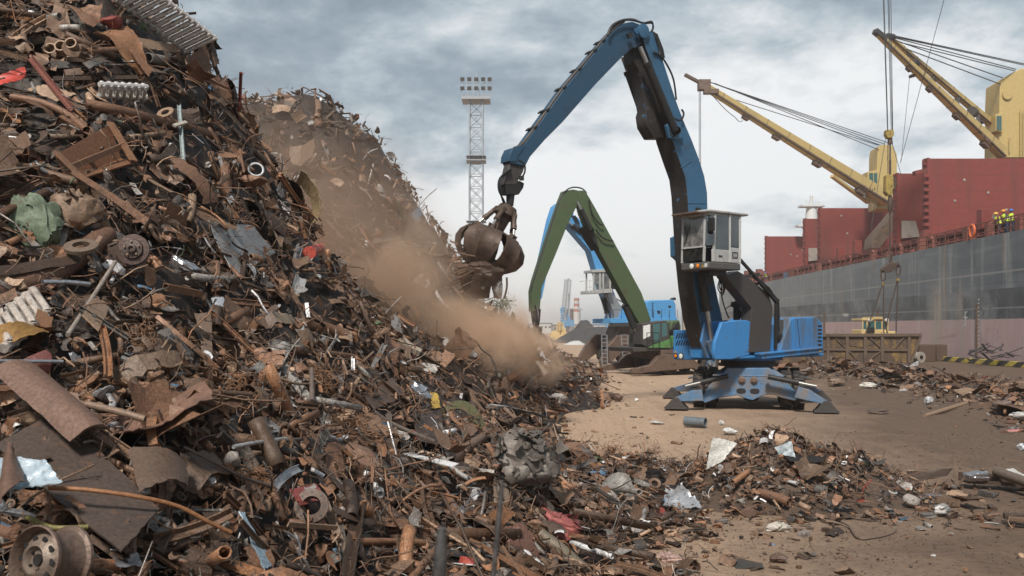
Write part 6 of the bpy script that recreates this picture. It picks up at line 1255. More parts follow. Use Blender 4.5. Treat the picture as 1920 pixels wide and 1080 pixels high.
def dn(X, Y, H): return np.where((H > -.08) & inview(X, Y) & (X < 2.3), np.clip(3.2 / np.maximum(Y, 2.5), .1, 1) * np.clip(.35 + H * 2.5, .1, 1), 0)
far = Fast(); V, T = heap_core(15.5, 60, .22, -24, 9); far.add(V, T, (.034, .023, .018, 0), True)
def df(X, Y, H): return np.where((H > .03) & inview(X, Y, .6), np.clip(17 / Y, .1, 1) * np.clip(.3 + H * 2, .06, 1), 0)
scatter(far, rg, 13000, (-20, 9, 15.5, 48), dict(rod=.14, flat=.2, pipe=.07, angle=.12, channel=.06, beam=.02, sheet=.08, curl=.05, crumple=.1, wire=.1), .26, df, (.0, .2), .6, maxL=1.5)
scatter(far, rg, 1500, (-20, 6, 17, 45), dict(rod=.4, beam=.08, flat=.25, sheet=.08, curl=.06, pipe=.13), .5, df, (.0, .15), .6, maxL=1.4)
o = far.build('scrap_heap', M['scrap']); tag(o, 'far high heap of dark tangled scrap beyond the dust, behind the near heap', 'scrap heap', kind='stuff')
pile = Fast(); xs = np.arange(2.3, 7.6, .07); V, T = heap_core(9.5, 15.5, .08, 2.3, 7.8); pile.add(V, T, (.11, .075, .054, 0), True)
def dp_(X, Y, H): return np.where((H > -.03) & (X > 2.2), np.clip(.12 + H * 2.4, .05, 1), 0)
def colp(rg):
    c, m_ = rcol(rg)
    return c, m_
scatter(pile, rg, 3200, (2.2, 7.6, 9.8, 15.2), dict(wire=.2, rod=.18, flat=.12, crumple=.16, sheet=.10, curl=.06, ring=.03, pipe=.05, block=.05, angle=.05), .095, dp_, (-.02, .05), .5, colp, .03, .5)
o = pile.build('scrap_mound', M['scrap']); tag(o, 'low mound of dirt and small scrap in the middle of the yard', 'scrap mound', kind='stuff')
deb = Fast()
def dg_(X, Y, H): # loose bits on the ground, thinning away from the heaps
    near_toe = np.exp(np.clip(H, -3, 0) / .10); bm_ = np.exp(-((X - bxf(Y) + .3) / 1.5) ** 2) * (Y > 19) * (Y < 48) * 3
    return np.where((H < .06) & inview(X, Y, .63), np.clip(near_toe * .7 + bm_ * .9 + .004, 0, 1) * np.clip(11 / Y, .1, 1), 0)
scatter(deb, rg, 4600, (-2, 24, 5, 48), dict(crumple=.22, flat=.16, rod=.12, sheet=.16, wire=.1, block=.14, curl=.05, pipe=.04), .13, dg_, (0, .02), .25, None, .03, .6)
scatter(deb, rg, 2600, (9, 21, 20, 49), dict(crumple=.2, sheet=.16, flat=.14, rod=.16, curl=.1, pipe=.08, wire=.16), .3, lambda X, Y, H: np.exp(-((X - bxf(Y) + .2) / 1.0) ** 2) * (Y > 20), (0, .1), .7, None, .06, .9)
o = deb.build('loose_debris', M['scrap']); tag(o, 'small loose scrap and dirt clods strewn over the yard ground', 'debris', kind='stuff')
def pebc(rg): c = np.array((.13, .09, .065)) * rg.uniform(.5, 1.5); return c, .0
peb = Fast(); scatter(peb, rg, 6000, (.5, 12, 6, 20), dict(block=.5, crumple=.5), .026, lambda X, Y, H: np.where((H < .1) & inview(X, Y, .63), np.clip(9 / Y, 0, 1), 0), (0, .006), .4, pebc, .015, .12)
o = peb.build('gravel', M['scrap']); tag(o, 'small stones and soil crumbs on the foreground ground', 'gravel', kind='stuff')
# ------------------------------------------------------------------ scrap pieces one can point at
def lm(px, py, s): LMK.append((px, py, s))
I4 = Matrix.Identity(4)
def finish(mb, name, label, cat, mat, c, group=None, bevel=0): o = mb.build(name, mat, M=Matrix.Translation(Vector(c)), bevel=bevel); return tag(o, label, cat, group)
def hpipe(name, label, cat, pts, rpx, col=RUST, lift=.10, D=None, hollow=True, mt=None, n=14, metal=.25, rough=.6, lm_=None):
    W = [S(p[0], p[1], lift + (p[2] if len(p) > 2 else 0), D) for p in pts]; d = W[0].y; r_ = rpx / FPX * (sum(w_.y for w_ in W) / len(W))
    W = smooth_path(W, 5) if len(W) > 2 else W; mb = MB(); mb.tube(W, r_, n, caps=not hollow)
    if hollow:
        V, F = tube_vf(W, r_ * .84, n, caps=False); mb.add(V, [tuple(reversed(f)) for f in F], True); a = len(mb.v) - 2 * len(V); L_ = len(V) - n
        for k in range(n): k2 = (k + 1) % n; mb.f.append((a + k2, a + k, a + len(V) + k, a + len(V) + k2)); mb.f.append((a + L_ + k, a + L_ + k2, a + len(V) + L_ + k2, a + len(V) + L_ + k)); mb.sm += [False] * 2; mb.mi += [0] * 2
    o = finish(mb, name, label, cat, mt or scrapmat(col, metal, rough), W[0])
    q = pts[len(pts) // 2]; lm((pts[0][0] + pts[-1][0]) / 2, (pts[0][1] + pts[-1][1]) / 2, lm_ or None) if lm_ else None; return o
def hsheet(name, label, cat, quad, col=RUST, amp=.06, lift=.12, seed=1, n=12, mt=None, th=.006, metal=.3, rough=.6, D=None, curl=0, dz=None, lm_=None, edge=.006, worn=.5):
    """quad: 4 photo corners (tl, tr, br, bl), each on the heap surface; crumpled, with real thickness"""
    W = [S(p[0], p[1], lift + (p[2] if len(p) > 2 else 0), D) for p in quad]; rg_ = np.random.RandomState(seed); nv = (W[1] - W[0]).cross(W[3] - W[0]).normalized()
    if nv.y > 0: nv = -nv
    V, F = grid_vf(n, n, lambda s, t: tuple((W[0] * (1 - s) + W[1] * s) * (1 - t) + (W[3] * (1 - s) + W[2] * s) * t + nv * (curl * (1 - (2 * s - 1) ** 2)))); V = np.array(V)
    size = (W[1] - W[0]).length; V0 = V.copy()
    if amp:
        V = crease(V, rg_, amp * .8, 6, tuple(nv)); V = crease(V, rg_, amp * .25, 6); ext = np.abs(V0 - V0.mean(0)).max()
        for q_ in range(16 if amp > .04 else 5): dv = rg_.randn(3); dv /= np.linalg.norm(dv); k = np.maximum(0, 1 - np.abs((V0 - V0.mean(0)) @ dv / ext - rg_.uniform(-.8, .8)) / rg_.uniform(.1, .25)); V = V + np.outer(k * rg_.uniform(-1, 1) * amp * .22, tuple(nv))
        V = V - (V.mean(0) - V0.mean(0))
    jit = rg_.uniform(-edge, edge, V.shape); idx = np.arange((n + 1) ** 2).reshape(n + 1, n + 1); b_ = np.ones((n + 1, n + 1), bool); b_[1:-1, 1:-1] = False; V[idx[b_]] += jit[idx[b_]]
    if F and (Vector(V[F[0][1]]) - Vector(V[F[0][0]])).cross(Vector(V[F[0][3]]) - Vector(V[F[0][0]])).dot(nv) < 0: F = [tuple(reversed(f)) for f in F]; F = [(f[0], f[1], f[2], f[3]) for f in F]
    V2, F2 = thicken(V, F, n, n, th); mb = MB(); mb.add([tuple(v) for v in V2], F2, False); c = sum(W, Vector()) / 4
    if lm_: lm(sum(p[0] for p in quad) / 4, sum(p[1] for p in quad) / 4, lm_)
    return finish(mb, name, label, cat, mt or scrapmat(col, metal, rough, worn), c)
def hlump(name, label, cat, px, py, wpx, hpx, col=RUST, seed=1, lift=.0, depth_=.8, mt=None, metal=.3, rough=.6, n=26, D=None, lm_=None, rot=0, boxy=.6, cre=.14, worn=.5, wrap=0):
    """crushed lump: boxy ball folded along many creases"""
    c = S(px, py, lift, D); d = c.y; a, h_ = wpx / FPX * d / 2, hpx / FPX * d / 2; rg_ = np.random.RandomState(seed); V = []; m_ = n
    for i in range(n + 1):
        th_ = math.pi * i / n
        for j in range(m_):
            ph = 2 * math.pi * j / m_; p = np.array([math.sin(th_) * math.cos(ph), math.sin(th_) * math.sin(ph), math.cos(th_)]); p = p / (np.abs(p) ** (1 / (1 - boxy * .8)) ).sum() ** (1 - boxy * .8) if boxy else p; V.append(p)
    V = np.array(V); V0 = V.copy()
    for q in range(16): dv = rg_.randn(3); dv /= np.linalg.norm(dv); tt = V @ dv; k = rg_.uniform(.5, .85); V = V - np.outer(np.where(tt > k, (tt - k) * rg_.uniform(.7, 1.0), 0), dv)
    for q in range(34):
        dv = rg_.randn(3); dv /= np.linalg.norm(dv); nd = rg_.randn(3); nd /= np.linalg.norm(nd); k = np.maximum(0, 1 - np.abs(V0 @ dv - rg_.uniform(-.9, .9)) / rg_.uniform(.06, .2)) * (V0 @ nd > -.2); V = V - V0 * (k * rg_.uniform(-.5, 1) * cre * .55)[:, None]
    V = crease(V, rg_, cre * .7, 7); V = V - V.mean(0); V = V / np.abs(V).max(0) * np.array([a, depth_ * a, h_])
    cr_, sr_ = math.cos(rot), math.sin(rot); V = V @ np.array([[cr_, 0, sr_], [0, 1, 0], [-sr_, 0, cr_]]).T
    F = [(i * m_ + j, (i + 1) * m_ + j, (i + 1) * m_ + (j + 1) % m_, i * m_ + (j + 1) % m_) for i in range(n) for j in range(m_)]
    mb = MB(); mb.add([tuple(Vector(v) + c) for v in V], F, False); 
    for q in range(wrap):
        v0 = V[rg_.randint(len(V))]; nn = Vector(v0).normalized(); Vp, T_, s_, F_ = PROTO['sheet' if q % 4 else 'curl'][rg_.randint(14)]; Rm = frame_rot(nn, rg_, .35); sz = a * rg_.uniform(.22, .55)
        mb.add([tuple(x) for x in (Vp * sz) @ Rm.T + v0 * .97 + np.array(c)], F_, False, mi=q % 3 and 1)
    if lm_: lm(px, py, lm_)
    return finish(mb, name, label, cat, [mt or scrapmat(col, metal, rough, worn), scrapmat(tuple(x * .75 for x in col), metal, rough, worn)], c)
def hbar(name, label, cat, a, b_, wpx, hpx, kind='bar', col=RUST, lift=.1, roll=0, D=None, lm_=None, metal=.25, mt=None):
    A, B_ = S(a[0], a[1], lift + (a[2] if len(a) > 2 else 0), D), S(b_[0], b_[1], lift + (b_[2] if len(b_) > 2 else 0), D); d = (A.y + B_.y) / 2; w_, h_ = wpx / FPX * d, hpx / FPX * d; dr = (B_ - A).normalized()
    s1 = dr.cross(Vector((0, -1, 0))).normalized(); s2 = s1.cross(dr).normalized(); c, s = math.cos(roll), math.sin(roll); s1, s2 = s1 * c + s2 * s, s2 * c - s1 * s; t_ = max(.005, w_ * .07)
    if kind == 'bar': pr = [(-w_ / 2, -h_ / 2), (w_ / 2, -h_ / 2), (w_ / 2, h_ / 2), (-w_ / 2, h_ / 2)]
    elif kind == 'channel': pr = [(-w_ / 2, 0), (w_ / 2, 0), (w_ / 2, h_), (w_ / 2 - t_, h_), (w_ / 2 - t_, t_), (-w_ / 2 + t_, t_), (-w_ / 2 + t_, h_), (-w_ / 2, h_)]
    elif kind == 'angle': pr = [(0, 0), (w_, 0), (w_, t_), (t_, t_), (t_, h_), (0, h_)]
    elif kind == 'tube': pr = None
    mb = MB()
    if pr: mb.hexa([A + s1 * x + s2 * y for x, y in pr], [B_ + s1 * x + s2 * y for x, y in pr])
    else:
        q = [(-1, -1), (1, -1), (1, 1), (-1, 1)]; ro = [[P_ + s1 * x * w_ / 2 + s2 * y * h_ / 2 for x, y in q] for P_ in (A, B_)]; ri = [[P_ + s1 * x * w_ * .4 + s2 * y * h_ * .4 for x, y in q] for P_ in (A, B_)]
        vs = ro[0] + ro[1] + ri[0] + ri[1]; fs = []
        for k in range(4): k2 = (k + 1) % 4; fs += [(k, k2, 4 + k2, 4 + k), (8 + k2, 8 + k, 12 + k, 12 + k2), (k2, k, 8 + k, 8 + k2), (4 + k, 4 + k2, 12 + k2, 12 + k)]
        mb.add(vs, fs)
    if lm_: lm((a[0] + b_[0]) / 2, (a[1] + b_[1]) / 2, lm_)
    return finish(mb, name, label, cat, mt or scrapmat(col, metal), (A + B_) / 2)
def radiator(label, a, b_, colpx, n_, lift=.15, col=WHITEP, lm_=None, wpx=None):
    """cast iron radiator: row of columns from a to b, each column along colpx (photo vector)"""
    A, B_ = S(*a, lift), S(*b_, lift); T = thing('radiator', label, 'radiator', (A + B_) / 2); dcol = S(a[0] + colpx[0], a[1] + colpx[1], lift, A.y) - A; dr = (B_ - A) / n_; out = dcol.cross(dr).normalized()
    if out.y > 0: out = -out
    mt = scrapmat(col, .1, .5, .5); cl = dcol.normalized(); wd = dr.length * .27
    for i in range(n_ + 1):
        c = A + dr * i; mb = MB()
        for s_ in (-1, 1): mb.tube([c + out * s_ * wd * 1.1 + cl * .02, c + dcol * .08 + out * s_ * wd * 1.3, c + dcol * .92 + out * s_ * wd * 1.3, c + dcol - cl * .02 + out * s_ * wd * 1.1], wd * .85, 8)
        for k in (.06, .94): q = c + dcol * k; mb.tube([q - dr * .5, q + dr * .5], wd * 1.15, 8); mb.tube([q + out * wd * 1.3, q - out * wd * 1.3], wd, 8)
        mb.build('column', mt, T)
    if lm_: lm((a[0] + b_[0] + colpx[0]) / 2, (a[1] + b_[1] + colpx[1]) / 2, lm_)
    return T
def disc_axes(px, py, lift, D=None, face=(0.15, -1, .25)): c = S(px, py, lift, D); ax = Vector(face).normalized(); return c, ax, ax.to_track_quat('Z', 'Y').to_matrix()
# --- near heap, top
radiator('long white cast iron radiator sloping down near the top of the near heap', (205, -6), (345, 98), (62, -34), 13, .22, lm_='long white radiator')
radiator('short white radiator half buried below the folded rust sheets', (190, 181), (266, 184), (3, -24), 6, .2, lm_='short white radiator')
radiator('rust streaked white radiator at the left edge, under the thick brown pipe', (-14, 600), (58, 548), (30, 50), 5, .2, (.46, .40, .35), lm_='rust streaked radiator')
hsheet('rust_sheet', 'folded dark orange rust sheet below the long white radiator', 'rust sheet', [(180, 60), (240, 48), (284, 130), (262, 128)], RUST2, .10, .3, 2, lm_='folded rust sheet', edge=.01)
hsheet('rust_sheet', 'narrow ribbed rust sheet pointing down to the right', 'rust sheet', [(242, 92), (250, 94), (287, 128), (278, 145)], (.26, .13, .075), .02, .34, 3)
hsheet('rust_sheet', 'pale brown steel plate lying beside the folded rust sheet', 'steel plate', [(250, 66), (330, 84), (333, 100), (262, 88)], TAN, .02, .28, 4, lm_='pale brown plate')
hsheet('rust_sheet', 'crumpled brown sheet at the top left of the near heap', 'rust sheet', [(122, 5), (192, 2), (178, 58), (160, 50)], RUST, .12, .3, 5, lm_='crumpled sheet at the top')
hsheet('rust_sheet', 'torn reddish brown sheet left of the crumpled top sheet', 'rust sheet', [(108, 10), (135, 8), (118, 66), (86, 60)], BROWN, .12, .25, 6)
hsheet('plastic_sheet', 'torn red plastic sheet at the left edge of the near heap', 'plastic sheet', [(-10, 140), (48, 127), (50, 142), (-8, 166)], (.50, .06, .04), .05, .3, 7, metal=0, rough=.45, lm_='torn red plastic', worn=.15)
hlump('red_casing', 'dented red casing beside the top of the long radiator', 'casing', 210, 42, 46, 26, (.22, .05, .04), 8, .3, worn=.4)
T = thing('engine_block', 'rusty engine block with three open round bores', 'engine block', S(118, 88, .2)); c, ax, Mx = disc_axes(115, 90, .22, None, (.1, -1, .35)); d = c.y
mb = MB(); ew = 34 / FPX * d; mb.box(c - ax * -.12 * 0 + Vector((0, .16, 0)), (ew * 2.1, .3, ew * .95), Matrix.Rotation(.25, 3, 'Y')); mb.build('block', scrapmat(BROWN), T, .02)
for k in (-1, 0, 1):
    q = P(115 + k * 19, 88 - k * 5, d - .02); mb = MB(); r_ = 11 / FPX * d; mb.lathe([(r_, -.1), (r_, .03), (r_ * .78, .03), (r_ * .74, -.1)], q, (0.1, -1, .25), 16); mb.build('bore', scrapmat(TAN), T); mb = MB(); mb.lathe([(r_ * .75, -.03), (0, -.03)], q, (.1, -1, .25), 16); mb.build('bore_hole', M['black'], T)
lm(115, 90, 'engine block')
hpipe('pipe', 'long rusty pipe with a pale scraped band sloping across the upper near heap', 'pipe', [(160, 195), (250, 214), (405, 254)], 9.5, RUST, .26, lm_='long sloping pipe')
hpipe('pipe', 'thin pipe end sticking out of the long sloping pipe', 'pipe', [(402, 256), (450, 271)], 5, RUST2, .27)
hpipe('pipe', 'curved rusty pipe running down from the left edge', 'pipe', [(20, 182), (75, 192), (125, 214), (162, 244)], 7.5, RUST, .24, lm_='curved rusty pipe')
hbar('channel_beam', 'reddish steel channel slanting down past the ribbed grille', 'beam', (58, 108), (137, 206), 11, 7, 'channel', (.20, .07, .05), .28, lm_='slanting red brown channel')
hsheet('ribbed_grille', 'ribbed brown metal grille under the slanting channel', 'grille', [(50, 167), (84, 158), (143, 176), (105, 190)], TAN, 0, .22, 9, lm_='ribbed grille')
for k in range(1): pass
hpipe('bent_tube', 'bent dark tube hooking down beside the top rust sheet', 'pipe', [(44, 40), (46, 78), (60, 100)], 5.5, BROWN, .28)
hpipe('pipe', 'short wide grey pipe under the pale brown plate', 'pipe', [(278, 108), (322, 116)], 9, GREYM, .22)
hpipe('pipe', 'rusty pipe with an open end left of the red casing', 'pipe', [(162, 97), (240, 92)], 6, RUST, .22)
hbar('flat_bar', 'dark flat bar lying across above the short white radiator', 'bar', (100, 148), (258, 145), 8, 4, 'bar', DBROWN, .24)
hpipe('bent_tube', 'bent brown tube curling over at the right edge of the near heap top', 'pipe', [(330, 98), (338, 118), (345, 140)], 5, RUST, .25)
hbar('angle_bar', 'dark angle bar jutting out to the right from the near heap top', 'bar', (320, 27), (368, 23), 4, 3, 'angle', DBROWN, .1, D=10.9)
hsheet('steel_strip', 'curled dark steel strip against the sky at the right edge of the near heap', 'steel strip', [(386, 78), (402, 84), (412, 120), (402, 134)], DBROWN, .05, .0, 10, D=10.7, curl=.08)
hsheet('steel_plate', 'pointed dark plate standing at the right edge of the near heap', 'steel plate', [(366, 58), (372, 46), (390, 80), (378, 84)], DBROWN, .02, .0, 11, D=10.8)
hbar('angle_bar', 'notched dark beam end poking out above the curled strip', 'beam', (362, 84), (400, 76), 12, 8, 'channel', BROWN, .0, D=10.6)
T = thing('scrap_trough', 'rusty orange brown steel trough with a flanged rim, tilted on the near heap', 'steel trough', S(175, 285, .2)); q = [(104, 290), (206, 233), (250, 305), (150, 335)]
W = [S(*p, .34) for p in q]; mb = MB(); nb = (W[1] - W[0]).cross(W[3] - W[0]).normalized(); nb = nb if nb.y > 0 else -nb
mid_ = [(W[0] * .42 + W[3] * .58), (W[1] * .42 + W[2] * .58)]
mb.hexa([W[0], W[1], mid_[1] + nb * .14, mid_[0] + nb * .14], [p + nb * .02 for p in [W[0], W[1], mid_[1] + nb * .14, mid_[0] + nb * .14]]); mb.hexa([mid_[0] + nb * .14, mid_[1] + nb * .14, W[2], W[3]], [p + nb * .02 for p in [mid_[0] + nb * .14, mid_[1] + nb * .14, W[2], W[3]]])
mb.build('trough_side', scrapmat((.18, .085, .045)), T); mb = MB(); mb.bar(W[1] - nb * .02, W[2] - nb * .02, .075, .02); mb.build('end_flange', scrapmat(RUST2), T); mb = MB(); mb.bar(mid_[0] - nb * .01, mid_[1] - nb * .01, .035, .05); mb.build('stiffening_rib', scrapmat(RUST), T); mb = MB(); mb.bar(W[0] - nb * .03, W[3] - nb * .03, .05, .03); mb.build('end_flange', scrapmat(RUST), T); lm(175, 285, 'tilted orange trough')
hbar('galvanised_post', 'upright pale galvanised channel post in the upper near heap', 'post', (337, 198), (346, 315), 7, 4, 'channel', (.27, .31, .31), .34, metal=.5, lm_='upright galvanised post')
hbar('wooden_slat', 'short pale slat lying across the long sloping pipe', 'slat', (326, 236), (349, 229), 7, 4, 'bar', (.45, .40, .33), .42)
c, ax, Mx = disc_axes(311, 213, .22, None, (-.2, -1, .9)); mb = MB(); r_ = 16 / FPX * c.y; mb.lathe([(r_, 0), (r_, .02), (r_ * .5, .02), (r_ * .5, 0), (r_, 0)], c, ax, 24); finish(mb, 'flange_disc', 'round brown flange above the long sloping pipe', 'flange', scrapmat(TAN), c); lm(311, 213, 'round flange')
hsheet('rust_sheet', 'long thin rust sheet hanging down below the long sloping pipe', 'rust sheet', [(215, 222), (325, 244), (322, 260), (262, 240)], RUST, .04, .24, 12)
hsheet('rust_sheet', 'ragged brown sheet hanging at the left edge', 'rust sheet', [(0, 245), (45, 235), (64, 285), (33, 300)], BROWN, .08, .28, 13, lm_='ragged hanging sheet')
hbar('angle_bar', 'long rusty angle bar slanting down in the middle of the near heap', 'bar', (165, 318), (280, 360), 8, 5, 'angle', RUST, .28, lm_='long angle bar')
hbar('angle_bar', 'thin dark angle bar sticking out over the valley between the heaps', 'bar', (412, 190), (465, 247), 5, 4, 'angle', DBROWN, .0, D=10.4)
hbar('angle_bar', 'rusty angle bar crossing the right shoulder of the near heap', 'bar', (352, 130), (430, 165), 7, 5, 'angle', RUST, .1, D=10.3)
hsheet('rust_sheet', 'hanging brown sheet on the right flank, above the white hoop', 'rust sheet', [(424, 268), (440, 275), (470, 322), (458, 318)], RUST, .06, .0, 14, D=10.0)
c, ax, Mx = disc_axes(480, 318, .0, 10.0, (.35, -1, .35)); mb = MB(); r_ = 13 / FPX * c.y; mb.tube([c + Mx @ Vector((r_ * math.cos(a), r_ * math.sin(a), 0)) for a in np.linspace(0, 2 * math.pi, 25)[:-1]], .012, 6, closed=True); finish(mb, 'hoop', 'thin white hoop on the right flank of the near heap', 'hoop', scrapmat((.6, .6, .6), 0, .5, .1), c)
hlump('crushed_tank', 'flattened brown tank on the right flank of the near heap', 'crushed tank', 470, 340, 62, 30, RUST, 15, .05, D=10.0, lm_='flattened brown tank')
# --- green drum area
hlump('crushed_drum', 'crushed drum with green paint on its left side', 'crushed drum', 68, 420, 92, 122, (.12, .155, .10), 16, .22, .7, lm_='crushed green drum', rot=-.12, boxy=.5, metal=.1, worn=.5, n=28, cre=.22, wrap=9)
hlump('crushed_drum', 'crumpled brown sheet metal bale pressed against the green drum', 'crushed bale', 140, 398, 100, 84, (.20, .13, .085), 17, .26, .7, rot=.15, lm_='crumpled brown bale', cre=.2, n=34, wrap=34)
hsheet('steel_strip', 'long dark curved strip sweeping from the left edge below the green drum', 'steel strip', [(-10, 498), (155, 470), (150, 490), (-10, 516)], DBROWN, .03, .28, 18, curl=-.03, edge=.004)
hpipe('pipe', 'thick brown pipe running in from the left edge', 'pipe', [(-20, 552), (60, 530), (130, 492), (200, 440)], 22, (.16, .085, .055), .10, lm_='thick brown pipe', n=20)
hpipe('pipe', 'silvery steel tube under the thick brown pipe', 'pipe', [(80, 529), (125, 529), (168, 533)], 4.5, ALU, .24, metal=.8, rough=.35, lm_='silvery tube')
c, ax, Mx = disc_axes(153, 466, .36, None, (.1, -.55, 1)); r_ = 30 / FPX * c.y; mb = MB(); mb.lathe([(r_, 0), (r_, .03), (r_ * .5, .035), (r_ * .5, 0), (r_, 0)], c, ax, 28); finish(mb, 'steel_ring', 'flat rusty ring lying on the thick brown pipe', 'ring', scrapmat((.17, .12, .085)), c); lm(153, 466, 'flat rusty ring')
T = thing('brake_disc', 'rusty car brake disc with its hub and wheel studs facing the viewer', 'brake disc', S(250, 468, .35)); c, ax, Mx = disc_axes(250, 468, .38, None, (.12, -1, .1)); r_ = 29 / FPX * c.y
mb = MB(); mb.lathe([(r_, -.02), (r_, .012), (r_ * .66, .014), (r_ * .64, .0), (r_ * .62, .03)], c, ax, 36); mb.build('disc', scrapmat((.10, .065, .055), .5, .45), T); mb = MB(); mb.lathe([(r_ * .64, -.01), (r_ * .62, .035), (r_ * .30, .04), (r_ * .28, .065), (r_ * .16, .068), (r_ * .14, .05), (0, .05)], c, ax, 30); mb.build('hub', scrapmat((.085, .06, .05), .4, .5), T)
for k in range(5): a = 2 * math.pi * k / 5 + .4; mb = MB(); mb.lathe([(.008, .03), (.008, .055), (0, .058)], c + Mx @ Vector((r_ * .46 * math.cos(a), r_ * .46 * math.sin(a), 0)), ax, 8); mb.build('wheel_stud', scrapmat(TAN), T)
mb = MB(); q = P(225, 484, c.y + .03); mb.box(q, (.10, .12, .2), Matrix.Rotation(-.4, 3, 'Y')); mb.tube([P(206, 498, c.y), P(205, 460, c.y), P(222, 455, c.y + .02)], .018, 8); mb.build('caliper', scrapmat(DBROWN), T, .02); lm(250, 468, 'brake disc')
hpipe('rod', 'pale rusty rod leaning diagonally below the brake disc', 'rod', [(216, 491), (172, 560), (127, 628)], 4, (.30, .25, .21), .40, hollow=False, lm_='pale leaning rod')
hsheet('steel_plate', 'brown steel plate with one oval hole beside the pale leaning rod', 'steel plate', [(176, 552), (205, 576), (186, 619), (156, 590)], TAN, .005, .38, 19, th=.012, edge=.002, lm_='plate with an oval hole')
c = S(177, 592, .415); mb = MB(); mb.lathe([(.016, -.004), (.016, .004), (0, .004)], c, (.1, -1, .2), 14); o = mb.build('oval_hole', M['black'], bpy.data.objects['steel_plate.001'] if 'steel_plate.001' in bpy.data.objects else None, M=Matrix.Identity(4)); o.parent = None
pl = [x for x in bpy.data.objects if x.get('label') == 'brown steel plate with one oval hole beside the pale leaning rod'][0]; o.parent = pl; o.matrix_parent_inverse = pl.matrix_world.inverted()
hsheet('scratched_panel', 'large scratched pale grey panel on the middle of the near heap', 'metal panel', [(392, 412), (470, 425), (514, 475), (440, 518)], (.33, .325, .32), .05, .22, 20, metal=.3, rough=.5, lm_='scratched grey panel', worn=.35)
hlump('foil_lump', 'crumpled bright aluminium lump beside the brake disc', 'crumpled foil', 342, 500, 66, 34, ALU, 21, .28, metal=.9, rough=.3, rot=.5, cre=.3, lm_='bright crumpled foil', worn=.15)
hbar('square_tube', 'rusty square tube showing its open end', 'square tube', (310, 538), (375, 551), 13, 12, 'tube', RUST, .3, lm_='open square tube')
T0 = S(315, 590, .3); mb = MB(); ax = Vector((.45, -.1, -.8)).normalized(); Mx = ax.to_track_quat('Z', 'Y').to_matrix(); pts = [T0 - ax * .11 + ax * (.24 * k / 70) + Mx @ Vector((.055 * math.cos(k * .56), .055 * math.sin(k * .56), 0)) for k in range(70)]; mb.tube(pts, .0065, 6); finish(mb, 'coil_spring', 'dark coil spring hanging below the open square tube', 'spring', scrapmat(DGREY, .5, .5), T0); lm(315, 590, 'dark coil spring')
hsheet('saw_blade', 'flat brown blade with toothed left edge hanging vertically', 'blade', [(366, 588), (396, 585), (399, 686), (384, 684)], (.22, .145, .10), .004, .34, 22, th=.005, lm_='toothed blade', edge=.006)
hsheet('steel_plate', 'pale tan plate with bolt holes on the right of the near heap', 'steel plate', [(488, 578), (545, 590), (562, 612), (508, 600)], (.36, .27, .19), .01, .2, 23, th=.01, lm_='tan plate with holes')
hpipe('pipe', 'thick rusty pipe pointing right below the tan plate', 'pipe', [(560, 604), (610, 615), (655, 633)], 11, RUST, .22, lm_='thick pipe below the tan plate')
hpipe('pipe', 'long thin rusty pipe pointing right at mid height of the near heap', 'pipe', [(545, 655), (640, 666), (732, 679)], 6, RUST, .24, lm_='long thin pipe')
hpipe('red_canister', 'small bright red cylinder on the right slope', 'canister', [(580, 474), (604, 462)], 8, (.46, .07, .045), .2, hollow=False, metal=0, lm_='small red cylinder')
hbar('flat_bar', 'square ended flat bar pointing right above the thick pipe', 'bar', (528, 556), (657, 552), 10, 9, 'tube', BROWN, .2, lm_='square ended bar')
hsheet('brass_sheet', 'curled mustard brown sheet at the left edge below the rust streaked radiator', 'curled sheet', [(-8, 612), (60, 606), (95, 622), (-5, 652)], (.26, .14, .04), .03, .34, 24, curl=.05, lm_='curled mustard sheet')
hlump('gas_cylinder', 'dull red gas cylinder at the left edge', 'gas cylinder', 72, 683, 52, 56, (.17, .06, .05), 25, .3, boxy=0, cre=.02, lm_='dull red gas cylinder')
hpipe('threaded_rod', 'grey threaded rod lying across the dull red gas cylinder', 'rod', [(-8, 677), (118, 678)], 3.6, (.36, .36, .37), .5, hollow=False, metal=.7, rough=.4)
hsheet('folded_plate', 'big smooth brown folded plate reaching in from the left edge', 'steel plate', [(-20, 690), (92, 705), (212, 812), (130, 830)], (.17, .10, .072), .02, .45, 26, curl=.09, th=.012, edge=.004, lm_='big folded plate')
hsheet('muddy_plate', 'huge muddy brown plate with an orange rust edge at lower left', 'steel plate', [(-10, 835), (110, 770), (300, 955), (228, 1036)], (.085, .06, .048), .012, .40, 27, th=.012, edge=.004, lm_='huge muddy plate', worn=.6)
hsheet('crumpled_sheet', 'wide crumpled brown sheet right of the big folded plate', 'crumpled sheet', [(205, 735), (375, 712), (384, 806), (232, 840)], (.24, .135, .095), .22, .36, 28, n=18, lm_='wide crumpled sheet')
hpipe('pipe', 'brown pipe lying on the wide crumpled sheet', 'pipe', [(162, 758), (215, 770), (272, 786)], 7, (.21, .14, .10), .58, lm_='pipe on the crumpled sheet')
hsheet('curved_sheet', 'smooth curved brown sheet below the wide crumpled sheet', 'curved sheet', [(240, 842), (350, 868), (352, 912), (262, 922)], (.13, .085, .06), .01, .38, 29, curl=.06, lm_='smooth curved sheet')
hsheet('crumpled_foil', 'crumpled pale blue white sheet at the left edge', 'crumpled foil', [(-12, 862), (78, 868), (118, 902), (-5, 918)], (.36, .43, .48), .12, .75, 30, metal=.05, rough=.35, lm_='pale blue crumpled sheet', worn=.12, n=16)
hsheet('curved_leaf', 'brown curved steel leaf rising at the bottom left edge', 'steel leaf', [(14, 842), (24, 850), (45, 905), (-14, 975)], (.17, .10, .07), .01, .8, 31, curl=.05)
